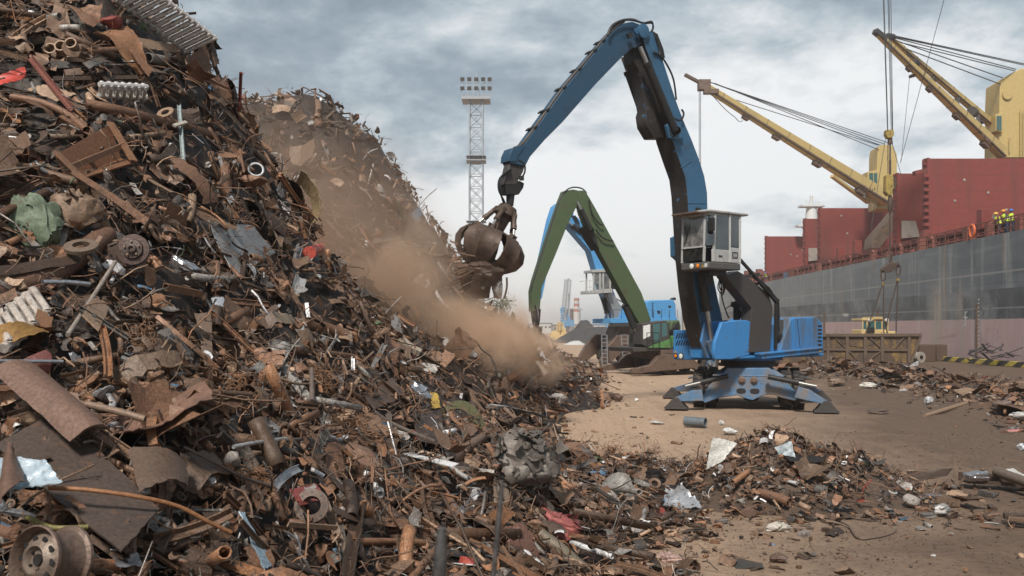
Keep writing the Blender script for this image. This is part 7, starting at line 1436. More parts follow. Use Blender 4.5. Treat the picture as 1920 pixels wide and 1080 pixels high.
hpipe('rebar', 'long orange rusty rebar curving across the huge muddy plate', 'rebar', [(92, 915), (160, 918), (262, 932), (335, 950), (390, 978), (434, 999)], 4.2, (.27, .12, .05), .52, hollow=False, metal=.1, lm_='long curved rebar')
# wheel rim
T = thing('rusted_wheel', 'rusty steel car wheel rim with round holes in the bottom left corner', 'wheel rim', S(85, 1045, .4)); c = S(62, 1050, .45); ax = Vector((-.42, -1, .25)).normalized(); Mx = ax.to_track_quat('Z', 'Y').to_matrix(); r_ = 62 / FPX * c.y * 1.04
mb = MB(); mb.lathe([(r_ * .92, -.20), (r_ * 1.0, -.195), (r_ * 1.0, -.18), (r_ * .88, -.17), (r_ * .80, -.14), (r_ * .80, -.08), (r_ * .9, -.03), (r_ * 1.0, -.015), (r_, .0), (r_ * .95, .004), (r_ * .88, -.02), (r_ * .82, -.06)], c, ax, 44); mb.build('rim_barrel', scrapmat((.15, .10, .075), .3, .5), T)
mb = MB(); nh = 10; ring1 = []; prof_ = [(.83, -.05), (.76, -.045), (.70, -.03), (.52, -.01), (.40, .0), (.30, -.03), (.16, -.03)]
mb.lathe([(r_ * a, h) for a, h in prof_], c, ax, 40); mb.build('wheel_face', scrapmat((.20, .15, .115), .3, .5), T)
for k in range(nh): a = 2 * math.pi * k / nh; mb = MB(); q = c + Mx @ Vector((r_ * .62 * math.cos(a), r_ * .62 * math.sin(a), -.014)); mb.lathe([(r_ * .1, .0), (0, .0)], q, ax, 14); mb.build('vent_hole', M['black'], T)
mb = MB(); mb.lathe([(r_ * .17, -.03), (r_ * .17, -.02), (0, -.022)], c, ax, 20); mb.build('hub_hole', M['black'], T)
for k in range(5): a = 2 * math.pi * k / 5; mb = MB(); q = c + Mx @ Vector((r_ * .3 * math.cos(a), r_ * .3 * math.sin(a), -.02)); mb.lathe([(r_ * .04, -.01), (r_ * .04, .004), (0, .004)], q, ax, 10); mb.build('bolt_hole', M['black'], T)
lm(80, 1045, 'wheel rim')
hpipe('bent_tube', 'muddy yellow green bent tube above the wheel rim', 'pipe', [(52, 970), (92, 988), (130, 990), (165, 988)], 5, (.20, .17, .06), .4)
hsheet('blue_strip', 'narrow pale blue strip folded downwards in the foreground', 'metal strip', [(448, 960), (456, 962), (512, 1058), (498, 1064)], (.30, .38, .44), .02, .4, 32, metal=.4, lm_='pale blue strip', worn=.2)
hsheet('red_sheet', 'bent dull red panel behind the round flange wheel', 'metal panel', [(540, 920), (596, 903), (616, 930), (560, 950)], (.30, .075, .065), .03, .3, 33, lm_='dull red panel', worn=.3)
T = thing('bolted_hub', 'round brown flange wheel with bolt holes beside the dull red panel', 'flange', S(585, 950, .3)); c, ax, Mx = disc_axes(584, 948, .36, None, (.1, -1, .45)); r_ = 32 / FPX * c.y
mb = MB(); mb.lathe([(r_, -.03), (r_, .0), (r_ * .55, .012), (r_ * .52, -.05)], c, ax, 32); mb.build('flange_face', scrapmat((.13, .09, .07)), T)
for k in range(8): a = 2 * math.pi * k / 8; mb = MB(); q = c + Mx @ Vector((r_ * .78 * math.cos(a), r_ * .78 * math.sin(a), .006)); mb.lathe([(r_ * .07, -.006), (r_ * .07, .003), (0, .003)], q, ax, 10); mb.build('bolt_hole', M['black'], T)
lm(585, 948, 'round flange wheel')
hbar('flat_bar', 'short flat brown bar in front of the round flange wheel', 'bar', (540, 983), (632, 990), 10, 3, 'bar', TAN, .38, lm_='short flat bar')
hpipe('silver_rod', 'silvery worn rod with a square lug in the lower middle of the near heap', 'rod', [(438, 838), (480, 830), (540, 822)], 4, (.46, .45, .44), .4, hollow=False, metal=.6, rough=.4, lm_='silvery rod')
hlump('bracket_lug', 'square pale lug at the left end of the silvery rod', 'lug', 434, 862, 34, 34, (.32, .28, .25), 34, .36, boxy=.8, cre=.06)
hlump('dented_tank', 'dented glossy brown tank below the tangled wire', 'dented tank', 672, 866, 92, 62, (.21, .12, .08), 35, .2, .8, rot=.25, rough=.4, lm_='dented brown tank', cre=.10)
hsheet('dark_plate', 'square dark brown plate standing upright right of the tangled wire', 'steel plate', [(773, 770), (829, 764), (831, 836), (783, 826)], (.075, .048, .036), .004, .45, 36, th=.01, edge=.002, lm_='square dark plate')
hsheet('yellow_offcut', 'small bright yellow channel offcut standing on the square dark plate', 'offcut', [(806, 735), (820, 738), (826, 765), (810, 765)], (.60, .38, .06), .01, .5, 37, metal=0, lm_='yellow offcut', worn=.15)
A_c = S(858, 790, .3); mb = MB(); d = A_c.y; pts = []
for k in range(15): a = math.pi * k / 14; pts.append((P(858 + 27 * math.cos(a), 800 - 34 * math.sin(a), d), P(858 + 42 * math.cos(a) * 1.1 + 4, 803 - 52 * math.sin(a) ** 1.2, d)))
mb.hexa([p[0] for p in pts] + [p[1] for p in reversed(pts)], [p[0] + Vector((0, .05, 0)) for p in pts] + [p[1] + Vector((0, .05, 0)) for p in reversed(pts)]); finish(mb, 'green_arch', 'olive green arched panel standing on the toe of the near heap', 'arched panel', scrapmat((.14, .14, .07)), A_c); lm(862, 770, 'olive green arch')
hpipe('pipe', 'stout brown pipe leaning up to the right in front of the olive arch', 'pipe', [(842, 864), (890, 830), (941, 797)], 9, (.19, .115, .078), .34, lm_='stout leaning pipe')
hlump('metal_bale', 'big grey bale of crushed sheet metal on the heap toe', 'metal bale', 990, 862, 124, 118, (.17, .145, .125), 38, .0, .8, cre=.3, n=36, lm_='big grey crushed bale', boxy=.55, worn=.4, D=9.4, wrap=130)
hpipe('pipe', 'brown pipe slanting down left of the big grey bale', 'pipe', [(818, 902), (842, 936), (866, 976)], 8, RUST, .36, lm_='slanting brown pipe')
S0 = [S(605, 880, .38), S(640, 920, .38), S(690, 950, .38), S(708, 968, .4), S(700, 985, .4), S(660, 976, .38), S(622, 958, .36)]; mb = MB(); Wp = smooth_path(S0, 6); vs = []; 
for p in Wp: vs += [p + Vector((0, .0, .0)), p + Vector((.0, .07, .02)), p + Vector((0, .07, .028)), p + Vector((0, 0, .008))]
mb.add(vs, [(i * 4 + j, i * 4 + (j + 1) % 4, (i + 1) * 4 + (j + 1) % 4, (i + 1) * 4 + j) for i in range(len(Wp) - 1) for j in range(4)]); finish(mb, 'steel_band', 'dark steel band bent into a long loop in the foreground', 'steel band', scrapmat(DBROWN), S0[0]); lm(655, 935, 'looped steel band')
hpipe('corrugated_hose', 'grey corrugated hose curving below the stout leaning pipe', 'hose', [(830, 858), (858, 885), (893, 905)], 5, (.30, .28, .26), .4, hollow=False)
hlump('crushed_box', 'brown crushed box lying under the big grey bale', 'crushed box', 1022, 930, 92, 50, (.18, .12, .085), 39, .12, .8, rot=.1, lm_='brown crushed box', wrap=14)
hlump('crushed_can', 'crushed red and pink metal can on the ground edge', 'crushed can', 1050, 987, 98, 58, (.33, .10, .09), 40, .14, .6, rot=.35, lm_='crushed red can', cre=.2, worn=.35, wrap=16)
hpipe('pipe', 'greenish grey pipe running down to the bottom edge', 'pipe', [(1012, 1002), (1050, 1030), (1092, 1068)], 13, (.17, .14, .10), .16, lm_='greenish grey pipe')
hlump('crushed_box', 'large glossy reddish brown crushed box at the bottom edge', 'crushed box', 960, 1030, 112, 92, (.17, .085, .06), 41, .14, .8, rough=.4, lm_='glossy crushed box', cre=.12, boxy=.75)
hpipe('white_tube', 'white bone shaped tube lying right of the brown crushed box', 'pipe', [(1056, 908), (1100, 908), (1150, 912)], 3.4, (.55, .53, .50), .12, hollow=False)
hsheet('perforated_sheet', 'tan sheet with rows of small holes left of the brown crushed box', 'metal sheet', [(926, 905), (950, 900), (956, 945), (926, 950)], (.27, .20, .15), .02, .36, 42, lm_='perforated tan sheet')
hpipe('pipe', 'rusty pipe lying level near the bottom edge', 'pipe', [(664, 1016), (730, 1016), (792, 1018)], 7, RUST2, .3, lm_='level rusty pipe')
hsheet('bent_corner', 'bent brown corner frame above the foil bundle', 'steel frame', [(682, 745), (735, 708), (760, 742), (700, 768)], (.15, .10, .075), .03, .36, 43, lm_='bent corner frame')
hbar('channel_beam', 'brown steel channel lying over the bent corner frame', 'beam', (712, 715), (768, 760), 13, 7, 'channel', BROWN, .5)
hlump('foil_bundle', 'bundle of silvery crumpled foil in the middle of the heap slope', 'foil bundle', 781, 736, 62, 44, ALU, 44, .22, metal=.85, rough=.32, cre=.3, n=32, lm_='silvery foil bundle', worn=.12, wrap=30)
for i, (x, y, w_, h_, lab, sd_) in enumerate(((272, 640, 66, 70, 'tangle of thin wire mesh right of the plate with an oval hole', 1), (432, 748, 110, 96, 'large tangle of rusty wire in the middle of the near heap', 2), (660, 800, 150, 84, 'widest tangle of orange rusty wire above the dented tank', 3), (590, 715, 90, 60, 'tangle of thin rusty wire below the long thin pipe', 4), (1145, 845, 60, 36, 'small tangle of wire at the left end of the low mound', 5), (480, 900, 90, 60, 'loose dark wire tangle left of the dull red panel', 6))):
    c = S(x, y, .12); rw = random.Random(sd_); mb = MB(); a_, b_ = w_ / FPX * c.y / 2, h_ / FPX * c.y / 2
    for q in range(60 if w_ > 80 else 34):
        p = [Vector((rw.uniform(-.8, .8), rw.uniform(-.5, .3), rw.uniform(-.8, .8)))]; dv = Vector((rw.uniform(-1, 1), rw.uniform(-.5, .5), rw.uniform(-1, 1))).normalized(); axv = Vector((rw.uniform(-.4, .4), rw.uniform(-1, 1), rw.uniform(-.4, .4))).normalized(); kk = rw.uniform(.2, .9)
        for i_ in range(12): dv = (dv + axv.cross(dv) * kk + Vector((rw.uniform(-.3, .3), rw.uniform(-.3, .3), rw.uniform(-.3, .3))) - p[-1] * .3).normalized(); p.append(p[-1] + dv * .16)
        mb.tube([c + Vector((v_.x * a_, v_.y * a_ * .5 - .06, v_.z * b_)) for v_ in p], .0028 + .0006 * c.y / 6, 4, caps=False)
    o = finish(mb, 'wire_tangle', lab, 'wire tangle', scrapmat((.20, .105, .055), .1, .7), c); lm(x, y, ('thin wire mesh', 'large wire tangle', 'widest wire tangle', 'thin wire tangle', 'small wire tangle', 'dark wire tangle')[sd_ - 1])
hpipe('rebar', 'curving thin rebar looping over the widest wire tangle', 'rebar', [(505, 700), (560, 720), (620, 712), (665, 690), (700, 660)], 2.4, (.22, .15, .10), .4, hollow=False)
hpipe('rebar', 'thin bent rod running down right towards the dull red panel', 'rebar', [(345, 838), (400, 866), (450, 892), (510, 912)], 3, (.13, .09, .07), .4, hollow=False)
hpipe('bolt_rod', 'upright ribbed bolt standing above the widest wire tangle', 'bolt', [(584, 692), (585, 752)], 4.5, (.16, .12, .10), .45, hollow=False)
hpipe('pipe', 'grey tube with a pale joint leaning left of the square dark plate', 'pipe', [(700, 772), (735, 795), (812, 828)], 4.5, (.22, .17, .14), .42)
hsheet('white_tin', 'small bright white star shaped tin scrap above the toothed blade', 'tin scrap', [(395, 560), (424, 554), (420, 575), (402, 572)], (.68, .68, .70), .03, .42, 45, metal=.2, rough=.4, worn=.05)
# foreground blurred bars close to the camera
def fg(lab, x0, y0, x1, D_, r_): A = P(x0, y0, D_); B_ = P(x1, 1080, D_); dr = (B_ - A).normalized(); E = A + dr * ((A.z - .1) / max(.2, -dr.z)); mb = MB(); mb.tube([A, A + dr * .04, E], [r_ * .6, r_, r_ * 1.1], 10); finish(mb, 'steel_bar', lab, 'bar', scrapmat((.085, .08, .078), .4, .5, .2), E)
fg('thick dark blurred bar end rising at the bottom centre', 829, 990, 824, 1.5, .012); fg('thin dark blurred bar at the bottom centre, right of the thicker one', 942, 905, 925, 1.5, .005)
# --- held in the grab
gc = G(0, 0, 1.25)
hsheet('held_plate', 'dark notched steel plate hanging from the claw', 'steel plate', [(886, 506), (925, 512), (917, 560), (862, 560)], DBROWN, .015, 0, 50, D=20.9, th=.02, metal=.3)
hlump('held_foil', 'crumpled silvery sheet hanging under the claw', 'crumpled sheet', 934, 538, 26, 52, (.36, .33, .31), 51, 0, D=20.6, cre=.3, metal=.6)
hsheet('held_plate', 'small dark square bar end sticking out below the hanging plate', 'steel bar', [(858, 553), (884, 538), (889, 546), (866, 563)], DBROWN, .01, 0, 52, D=20.7, th=.05)
hlump('held_scrap', 'dark lump of scrap squeezed inside the closed claw', 'scrap lump', 900, 508, 96, 62, DBROWN, 53, 0, D=20.7, cre=.3, wrap=46)
rw = random.Random(21)
for k in range(30):
    y = rw.uniform(470, 530); x = 892 + rw.uniform(-8, 12); L_ = rw.uniform(28, 58); an = rw.uniform(-.35, .5); a = (x, y); b_ = (x - L_ * math.cos(an), y + L_ * math.sin(an)); d = 20.76 + rw.uniform(-.4, .3); A, B_ = P(*a, d), P(*b_, d); mb = MB(); mb.bar(A, B_, rw.uniform(.03, .11), rw.uniform(.015, .04)); finish(mb, 'held_strip', 'dark scrap strip sticking out of the left side of the claw', 'scrap strip', scrapmat(rw.choice([BROWN, DBROWN, RUST])), A, 'scrap strips sticking out of the claw')
mb = MB(); mb.tube(smooth_path([P(848, 492, 20.6), P(838, 512, 20.6), P(846, 530, 20.6), P(858, 548, 20.6), P(866, 556, 20.6), P(869, 568, 20.6), P(860, 564, 20.6)]), .02, 5); finish(mb, 'held_wire', 'loose wire dangling from the left of the claw', 'wire', scrapmat(TAN), P(848, 492, 20.6))
mb = MB(); mb.tube(smooth_path([P(950, 520, 20.4), P(950, 540, 20.4), P(945, 560, 20.4)]), .025, 5); finish(mb, 'held_wire', 'short dark wire dangling from the right of the claw', 'wire', scrapmat(DBROWN), P(950, 520, 20.4))
# --- low mound and the yard
hsheet('plastic_sheet', 'white torn plastic sheet standing up on the left of the low mound', 'plastic sheet', [(1335, 820), (1380, 830), (1354, 866), (1324, 880)], (.66, .65, .60), .05, .0, 60, D=11.7, metal=0, rough=.6, lm_='white plastic sheet', worn=.08)
hsheet('plastic_bag', 'pale blue white bag in the middle of the low mound', 'plastic bag', [(1450, 838), (1486, 828), (1492, 858), (1460, 852)], (.55, .62, .64), .08, 0, 61, D=12.0, metal=0, rough=.4, lm_='pale blue bag', worn=.05)
hsheet('dark_dish', 'thin dark curved plate lying across the low mound', 'curved plate', [(1466, 850), (1552, 852), (1536, 866), (1482, 864)], (.03, .025, .024), .01, .2, 62, curl=-.03, metal=.4, lm_='dark curved plate')
hpipe('pipe', 'brown pipe lying at the front foot of the low mound', 'pipe', [(1423, 924), (1455, 932), (1480, 942)], 9, RUST, .08, lm_='pipe at the mound foot')
hpipe('pipe', 'short rusty pipe leaning left of the mound centre', 'pipe', [(1375, 905), (1402, 884)], 6, RUST2, .12)
hsheet('silver_bag', 'crumpled silver grey bag at the left foot of the low mound', 'bag', [(1250, 908), (1282, 912), (1312, 946), (1242, 944)], (.42, .42, .43), .22, .12, 63, metal=.5, rough=.35, lm_='silver grey bag', worn=.1, n=16)
c, ax, Mx = disc_axes(1227, 909, .1, None, (.1, -.8, .8)); r_ = 13 / FPX * c.y; mb = MB(); mb.lathe([(r_, -.04), (r_, .03), (r_ * .85, .05), (r_ * .5, .04), (r_ * .45, -.02)], c, ax, 22); finish(mb, 'gear_wheel', 'small rusty gear lying left of the silver grey bag', 'gear', scrapmat(BROWN), c); lm(1227, 909, 'small rusty gear')
c, ax, Mx = disc_axes(1310, 872, .1, None, (-.7, -.6, .2)); r_ = 10 / FPX * c.y; mb = MB(); mb.lathe([(r_, -.05), (r_, .05), (r_ * .5, .04), (r_ * .4, -.02)], c, ax, 22); finish(mb, 'pulley', 'small brown pulley beside the white plastic sheet', 'pulley', scrapmat(RUST), c)
hlump('crumpled_sheet', 'flat pale crumpled sheet lying alone on the foreground ground', 'crumpled sheet', 1459, 988, 50, 22, (.42, .38, .33), 64, .0, .6, metal=.1, cre=.3, lm_='pale sheet on the ground', worn=.2, D=10.18)
hlump('crumpled_sheet', 'pinkish crushed tin on the bare ground at the bottom', 'crushed tin', 1255, 1047, 70, 26, (.36, .24, .20), 65, .0, .5, cre=.3, D=8.8, lm_='pinkish crushed tin', worn=.25)
hpipe('cord', 'brown hooked cord lying on the ground right of the pale sheet', 'cord', [(1565, 975), (1590, 985), (1608, 1008), (1640, 1008), (1672, 1000), (1680, 992)], 1.8, (.17, .12, .09), .02, hollow=False)
mb = MB(); A = P(1284, 788, 20.8); A.z = .12; B_ = P(1323, 788, 20.5); B_.z = .12; mb.tube([A, B_], .115, 20, caps=False); V_, F_ = tube_vf([A, B_], .095, 20, caps=False); mb.add(V_, [tuple(reversed(f)) for f in F_], True); n0 = 40
for k in range(20): k2 = (k + 1) % 20; mb.f += [(k2, k, n0 + k, n0 + k2), (20 + k, 20 + k2, n0 + 20 + k2, n0 + 20 + k)]; mb.sm += [False] * 2; mb.mi += [0] * 2
finish(mb, 'pipe', 'short blue grey pipe lying in front of the left stabilizer', 'pipe', scrapmat((.14, .165, .185)), A)
hsheet('brick_block', 'upright brown slab stuck in the low mound front', 'slab', [(1540, 904), (1552, 906), (1551, 934), (1539, 934)], (.17, .12, .09), 0, .06, 66, th=.05)
hlump('concrete_chunk', 'grey concrete chunk at the right foot of the low mound', 'concrete chunk', 1712, 940, 34, 26, (.32, .28, .25), 67, .03, .8, boxy=.85, cre=.05, metal=0, D=11.6, lm_='grey concrete chunk', worn=.2)
hlump('metal_scrap', 'silvery crumpled scrap right of the grey concrete chunk', 'crumpled scrap', 1766, 958, 36, 30, (.36, .34, .32), 68, .02, .7, cre=.3, D=11.1, metal=.7)
hbar('plank', 'flat brown plate on the ground at the right end of the mound', 'plate', (1756, 936), (1800, 944), 14, 3, 'bar', (.17, .11, .075), .0, D=11.6)
hsheet('curved_strip', 'curved brown strip arching over the ground right of the mound', 'steel strip', [(1700, 884), (1788, 878), (1776, 892), (1706, 904)], (.11, .08, .062), .05, .0, 69, D=13.2, curl=.03)
T = thing('steel_tray', 'dark steel channel tray holding foil at the right edge', 'steel tray', P(1850, 905, 13)); mb = MB(); A, B_ = P(1806, 903, 13.1), P(1935, 910, 12.7); A.z = B_.z = .03; mb.hexa([A + Vector((0, y, z)) for y, z in ((-.14, 0), (.14, 0), (.14, .13), (.12, .13), (.12, .02), (-.12, .02), (-.12, .06), (-.14, .06))], [B_ + Vector((0, y, z)) for y, z in ((-.14, 0), (.14, 0), (.14, .13), (.12, .13), (.12, .02), (-.12, .02), (-.12, .06), (-.14, .06))]); mb.build('channel', scrapmat(DBROWN), T)
hlump('foil_lump', 'crumpled foil lying in the dark tray at the right edge', 'crumpled foil', 1832, 893, 46, 22, ALU, 70, 0, D=12.9, metal=.85, rough=.3, cre=.3, worn=.3)
mb = MB(); mb.tube([P(1868, 884, 12.9), P(1935, 908, 12.2)], .075, 14); finish(mb, 'pipe', 'thick muddy pipe leaning over the dark tray at the right edge', 'pipe', scrapmat((.16, .12, .09)), P(1868, 884, 12.9))
hsheet('white_sheet', 'bright white sheet scrap behind the muddy pipe at the right edge', 'sheet scrap', [(1885, 880), (1900, 878), (1930, 896), (1905, 898)], (.6, .6, .58), .04, 0, 71, D=13, metal=0)
for k, (a, b_, lab) in enumerate((((1882, 968), (1940, 962), 'dark steel beam lying on the ground at the lower right edge, the upper of two'), ((1890, 978), (1940, 976), 'brown steel beam lying at the lower right edge, the lower of two'))):
    A, B_ = P(*a, 10.6 - k * .15), P(*b_, 10.5 - k * .15); A.z = .06; B_.z = .06; mb = MB(); mb.bar(A, B_, .09, .07 if k == 0 else .05); finish(mb, 'steel_beam', lab, 'beam', scrapmat(DBROWN if k == 0 else BROWN), A, bevel=.005)
hlump('white_lump', 'small white blue crumpled lump at the right edge above the tray', 'crumpled lump', 1915, 838, 18, 14, (.6, .63, .66), 72, 0, D=16.9, cre=.3, metal=.2, worn=.05)
hlump('pink_sheet', 'pink crumpled sheet at the right edge of the yard berm', 'crumpled sheet', 1908, 810, 34, 16, (.45, .20, .18), 73, 0, D=19.6, cre=.25, metal=0, worn=.15)
hsheet('tan_board', 'tan board lying on top of the dark berm at right', 'board', [(1788, 732), (1812, 726), (1830, 730), (1806, 742)], (.33, .23, .16), .02, 0, 74, D=depthg(1806, 742) - .1, th=.04, metal=0)
hlump('foil_lump', 'white foil lump on the near slope of the berm', 'foil lump', 1741, 750, 18, 16, (.6, .6, .6), 75, 0, D=depthg(1741, 758), cre=.3, metal=.5, worn=.05)
A, B_ = P(1734, 780, depthg(1734, 780) - .1), P(1812, 756, depthg(1812, 756) - .1); mb = MB(); mb.tube([A, B_], .06, 8); finish(mb, 'pole', 'thin brown pole lying up the berm slope', 'pole', scrapmat(TAN), A)
for k, (x, y, w_, h_, cc_, lab) in enumerate(((1366, 808, 34, 14, (.55, .54, .52), 'silvery crumpled sheet on the yard in front of the blue handler'), (1352, 792, 14, 10, (.5, .48, .45), 'small pale lump beside the short blue grey pipe'), (1232, 792, 30, 6, (.55, .53, .50), 'thin scatter of white scrap left of the short blue grey pipe'), (1648, 771, 44, 9, (.12, .085, .065), 'flat brown rag of scrap on the ground right of the blue handler'), (1142, 743, 36, 12, (.15, .10, .075), 'flat brown crate like scrap left of the yard track'), (1160, 746, 20, 14, (.17, .11, .08), 'brown cone of scrap beside the flat crate like piece'), (1194, 750, 10, 7, (.6, .6, .6), 'tiny white lump on the dusty yard'), (1046, 748, 40, 26, (.36, .33, .30), 'dusty grey crushed bale at the toe of the far heap'), (1630, 722, 36, 12, (.5, .47, .42), 'pale crumpled sheet on the berm behind the blue handler'), (1566, 716, 40, 16, (.20, .14, .10), 'brown twisted sheet on the berm just right of the blue handler'), (1880, 762, 50, 26, (.14, .10, .08), 'dark knot of scrap on the berm at the right edge'), (1915, 780, 44, 20, (.42, .40, .38), 'pale knot of scrap on the berm at the right edge'), (1500, 702, 60, 20, (.17, .12, .09), 'brown heap lump half behind the blue handler skirt'))):
    d = min(depthg(x, y + h_ / 2), (depth(x, y + h_ * .3) or 99)); c = P(x, y, d); hlump('loose_scrap', lab, 'scrap piece', x, y, w_, h_, cc_, 80 + k, 0, .6, D=d, cre=.3, metal=.2, n=20)
hsheet('leaning_board', 'pale board leaning on the far heap toe in the dust', 'board', [(1004, 678), (1010, 676), (1026, 698), (1020, 702)], (.42, .37, .31), .01, 0, 94, D=22, th=.03, metal=0)
hsheet('dusty_beam', 'pale dusty crushed beam lying on the lower slope of the far heap', 'beam', [(745, 638), (756, 630), (792, 655), (786, 662)], (.34, .28, .22), .04, 1.0, 95, th=.1, metal=0)
c = P(1852, 673, 53); T0 = c; rw = random.Random(5); mb = MB()
for k in range(26): a = Vector((rw.uniform(-1.6, 1.6), rw.uniform(-.6, .6), rw.uniform(.1, .7))); mb.bar(c * 1 + a + Vector((0, 0, .3 - c.z)), c + a + Vector((rw.uniform(-1, 1), rw.uniform(-.4, .4), .3 - c.z + rw.uniform(-.3, .5))), rw.uniform(.05, .2), .05)
finish(mb, 'cable_heap', 'small dark tangled heap of cables against the striped kerb', 'cable heap', scrapmat(DGREY), (c.x, c.y, 0))
scatter(near, rg, 15000, (-12, 2.4, 1.2, 15.4), KN, .17, dn, maxL=.7, near_=True)
scatter(near, rg, 2600, (-12, 2.4, 2.5, 15.4), dict(sheet=.10, flat=.14, pipe=.2, curl=.06, crumple=.12, channel=.12, angle=.12, rod=.2), .33, dn, (.0, .1), .45, maxL=.9, near_=True)
scatter(near, rg, 9500, (-8, 2.4, 1.2, 14), dict(wire=.36, rod=.26, flat=.15, angle=.06, crumple=.1, sheet=.04), .11, dn, (.0, .2), .6, minL=.03, maxL=.25, near_=True)
scatter(near, rg, 420, (-9, 2.4, 3.2, 15), dict(pipe=.24, rod=.26, angle=.16, channel=.12, beam=.06, flat=.16), .85, dn, (.05, .2), .4, minL=.5, maxL=1.5, near_=True)
scatter(near, rg, 260, (-9, 2.4, 3.2, 15), dict(curl=.5, crumple=.5), .5, dn, (.0, .1), .5, minL=.3, maxL=.8, near_=True)
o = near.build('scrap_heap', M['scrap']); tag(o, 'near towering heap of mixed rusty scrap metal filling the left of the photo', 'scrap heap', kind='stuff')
# ------------------------------------------------------------------ many more separate pieces, each told by its neighbour in the photo
rq = np.random.RandomState(99); used = set(); KN2 = {'pipe': 'pipe', 'flat': 'flat bar', 'angle': 'angle bar', 'channel': 'steel channel', 'sheet': 'bent sheet', 'curl': 'curled sheet', 'crumple': 'crushed metal lump', 'rod': 'bent rod', 'ring': 'ring', 'beam': 'steel beam', 'block': 'block'}
CN = [(RUST, 'rusty'), (BROWN, 'brown'), (DBROWN, 'dark brown'), (RUST2, 'orange brown'), (TAN, 'tan'), (GREYM, 'grey'), ((.45, .44, .44), 'silvery'), (DGREY, 'blackish')]
cw = np.array([.22, .22, .12, .12, .13, .07, .07, .05])
def rel(px, py, l):
    dx, dy = px - l[0], py - l[1]
    if abs(dy) > abs(dx): return 'just above the ' if dy < 0 else 'just below the '
    return 'just left of the ' if dx < 0 else 'just right of the '
for k_ in PROTO: pass
meshcache = {}
def piece(px, py, k, L_, ci, lift):
    c = S(px, py, lift); n_v = snorm(c.x, c.y); j = rq.randint(len(PROTO[k])); key = (k, j)
    if key not in meshcache:
        V, T, sm, F = PROTO[k][j]; me = bpy.data.meshes.new(k); me.from_pydata([tuple(v) for v in V], [], [tuple(f) for f in F]); me.polygons.foreach_set('use_smooth', [sm] * len(me.polygons)); me.materials.append(None); meshcache[key] = me
    nm = KN2[k].replace(' ', '_'); o = bpy.data.objects.new(nm, meshcache[key]); put(o); o.material_slots[0].link = 'OBJECT'; o.material_slots[0].material = scrapmat(CN[ci][0], .8 if CN[ci][1] == 'silvery' else .25, .4 if CN[ci][1] == 'silvery' else .6)
    Rm = Matrix(frame_rot(n_v, rq, .45).tolist()).to_4x4(); th_ = L_ ** .5 * .8 if k in ('pipe', 'rod', 'flat', 'angle', 'channel', 'beam') else L_
    o.matrix_world = Matrix.Translation(c) @ Rm @ Matrix.Diagonal((L_, th_, th_, 1)); return o, nm
def spray(n, xr, yr, kinds, sz, lift, grp, ok):
    ks = list(kinds); kw = np.array([kinds[k] for k in ks]); kw = kw / kw.sum(); made = 0
    for _ in range(n * 14):
        if made >= n: break
        px, py = rq.uniform(*xr), rq.uniform(*yr)
        if not ok(px, py): continue
        ds = sorted(LMK, key=lambda l: (l[0] - px) ** 2 + (l[1] - py) ** 2); l = ds[0]; dd = math.hypot(l[0] - px, l[1] - py)
        if dd < 34 or dd > 160: continue
        k = ks[rq.choice(len(ks), p=kw)]; ci = rq.choice(len(CN), p=cw / cw.sum()); lab = f'{CN[ci][1]} {KN2[k]} {rel(px, py, l)}{l[2]}'
        if lab in used: lab = f'{CN[ci][1]} {KN2[k]} between the {l[2]} and the {ds[1][2]}'
        if lab in used or len(lab.split()) > 16: continue
        dq = depth(px, py) or 9; L_ = sz * min(1.1, max(.45, dq / 9)) * math.exp(rq.normal(0, .3)) * (.5 if k in ('sheet', 'curl') else 1) * (.6 if k in ('crumple', 'ring', 'block') else 1); L_ = min(L_, (42 if k in ('crumple', 'block', 'sheet', 'curl') else 85) * dq / FPX); o, nm = piece(px, py, k, L_, ci, lift); used.add(lab); tag(o, lab, KN2[k].split()[-1] if k != 'crumple' else 'scrap lump', grp); made += 1
    return made
def onheap(px, py): d = depth(px, py); return d is not None and d < 13.5 and float(hs((px - 960) / FPX * d, d)) > .12
KK = dict(pipe=.15, flat=.15, angle=.12, channel=.1, sheet=.16, curl=.1, crumple=.1, rod=.08, ring=.03)
a_ = spray(190, (0, 1150), (0, 1075), KK, .36, .2, 'loose pieces on the near scrap heap', onheap)
b_ = spray(50, (1180, 1720), (830, 975), dict(crumple=.25, sheet=.2, flat=.15, pipe=.1, ring=.08, curl=.1, rod=.1), .13, .04, 'loose pieces on the low mound', lambda x, y: (depth(x, y) or 99) < 15)
# leave out the pieces the view shows (almost) nothing of
bpy.context.view_layer.update(); dg_ = bpy.context.evaluated_depsgraph_get(); eye = Vector((0, 0, CAMZ))
for o in [o for o in scene.objects if o.parent is None and o.type == 'MESH' and (str(o.get('group', '')).startswith('loose pieces') or o.name.startswith('held_strip'))]:
    vs = o.data.vertices; st_ = max(1, len(vs) // 60); seen = 0; tot_ = 0
    for v_ in list(vs)[::st_]:
        p = o.matrix_world @ v_.co; d = p - eye; hit = scene.ray_cast(dg_, eye, d.normalized(), distance=d.length + .02); tot_ += 1
        seen += bool(hit[0] and hit[4].name == o.name)
    if seen < tot_ * .12: bpy.data.objects.remove(o)
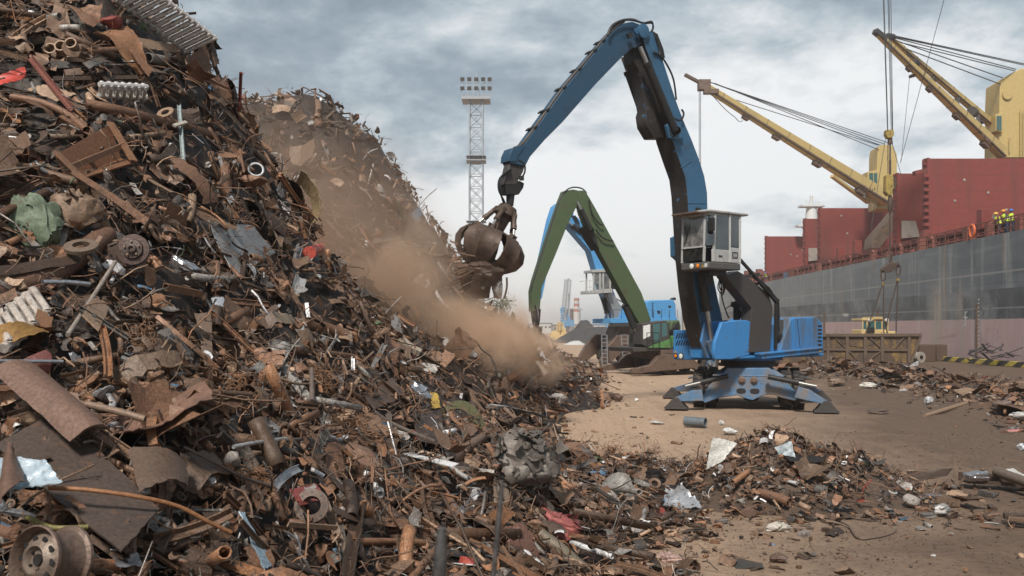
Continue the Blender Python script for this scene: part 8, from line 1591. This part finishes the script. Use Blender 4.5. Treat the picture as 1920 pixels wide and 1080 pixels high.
# ------------------------------------------------------------------ dust and air
def dust(name, label, c, rad, rot, dens, col, nscale, seed, thr=.46):
    m, t, b = new_mat(name); t.nodes.remove(b); tcn = t.nodes.new('ShaderNodeTexCoord'); v = tcn.outputs['Object']
    ln = N(t, 'ShaderNodeVectorMath', operation='LENGTH'); t.links.new(v, ln.inputs[0]); geo = t.nodes.new('ShaderNodeNewGeometry')
    mp_ = N(t, 'ShaderNodeMapping'); mp_.inputs['Location'].default_value = (seed, seed * .7, 0); mp_.inputs['Scale'].default_value = (nscale * rad[0] / 2, nscale * rad[1] / 2, nscale * rad[2] / 2); t.links.new(v, mp_.inputs[0])
    nz_ = noise(t, mp_.outputs[0], 1.0, 6, .66, .7); fall = math_node(t, 'SUBTRACT', 1.0, ln.outputs['Value'], clamp=True); fall = math_node(t, 'MULTIPLY', fall, fall)
    k = math_node(t, 'MULTIPLY', math_node(t, 'MULTIPLY_ADD', math_node(t, 'ADD', nz_, math_node(t, 'MULTIPLY', fall, .35)), 6.5, -6.5 * thr, clamp=True), math_node(t, 'MULTIPLY', fall, dens))
    pv = N(t, 'ShaderNodeVolumePrincipled'); pv.inputs['Color'].default_value = (*col, 1); pv.inputs['Anisotropy'].default_value = .15; t.links.new(k, pv.inputs['Density']); t.links.new(pv.outputs[0], t.nodes['Material Output'].inputs['Volume'])
    mb = MB(); mb.lathe([(.001, -1)] + [(math.sin(a), -math.cos(a)) for a in np.linspace(.15, math.pi - .15, 14)] + [(.001, 1)], (0, 0, 0), (0, 0, 1), 22); M4 = Matrix.Translation(Vector(c)) @ Matrix.Rotation(rot, 4, 'Y') @ Matrix.Diagonal((*rad, 1))
    me = bpy.data.meshes.new(name); me.from_pydata([tuple(v_) for v_ in mb.v], [], mb.f); me.materials.append(m); o = bpy.data.objects.new(name, me); put(o); o.matrix_world = M4; return tag(o, label, 'dust', kind='stuff')
DCOL = (.86, .66, .50)
DCOL = (.96, .745, .565)
dust('dust_plume', 'thick tan dust plume falling below the claw', P(880, 605, 20.0), (2.9, 1.5, 1.7), R(22), 6.0, DCOL, 1.35, 3, .57)
dust('dust_plume', 'lower end of the dust plume rolling to the yard', P(978, 636, 21.0), (2.0, 1.3, 1.3), R(30), 8.0, DCOL, 1.7, 7, .55)
dust('dust_plume', 'broad upper dust billow drifting up behind the claw', P(765, 530, 20.8), (3.2, 1.8, 2.6), R(42), 2.8, DCOL, 1.25, 19, .55)
dust('dust_cloud', 'thin brown dust hanging along the face of the far heap', P(625, 440, 18.6), (5.4, 2.9, 3.2), R(40), .6, (.74, .54, .40), .9, 11, .38)
m, t, b = new_mat('haze'); t.nodes.remove(b); pv = N(t, 'ShaderNodeVolumePrincipled'); pv.inputs['Color'].default_value = (.99, .995, 1, 1); pv.inputs['Density'].default_value = .0007; pv.inputs['Anisotropy'].default_value = .3; t.links.new(pv.outputs[0], t.nodes['Material Output'].inputs['Volume'])
mb = MB(); mb.box((100, 2490, 21), (9000, 5160, 54.1)); mb.build('haze', m, M=Matrix.Identity(4))['kind'] = 'stuff'
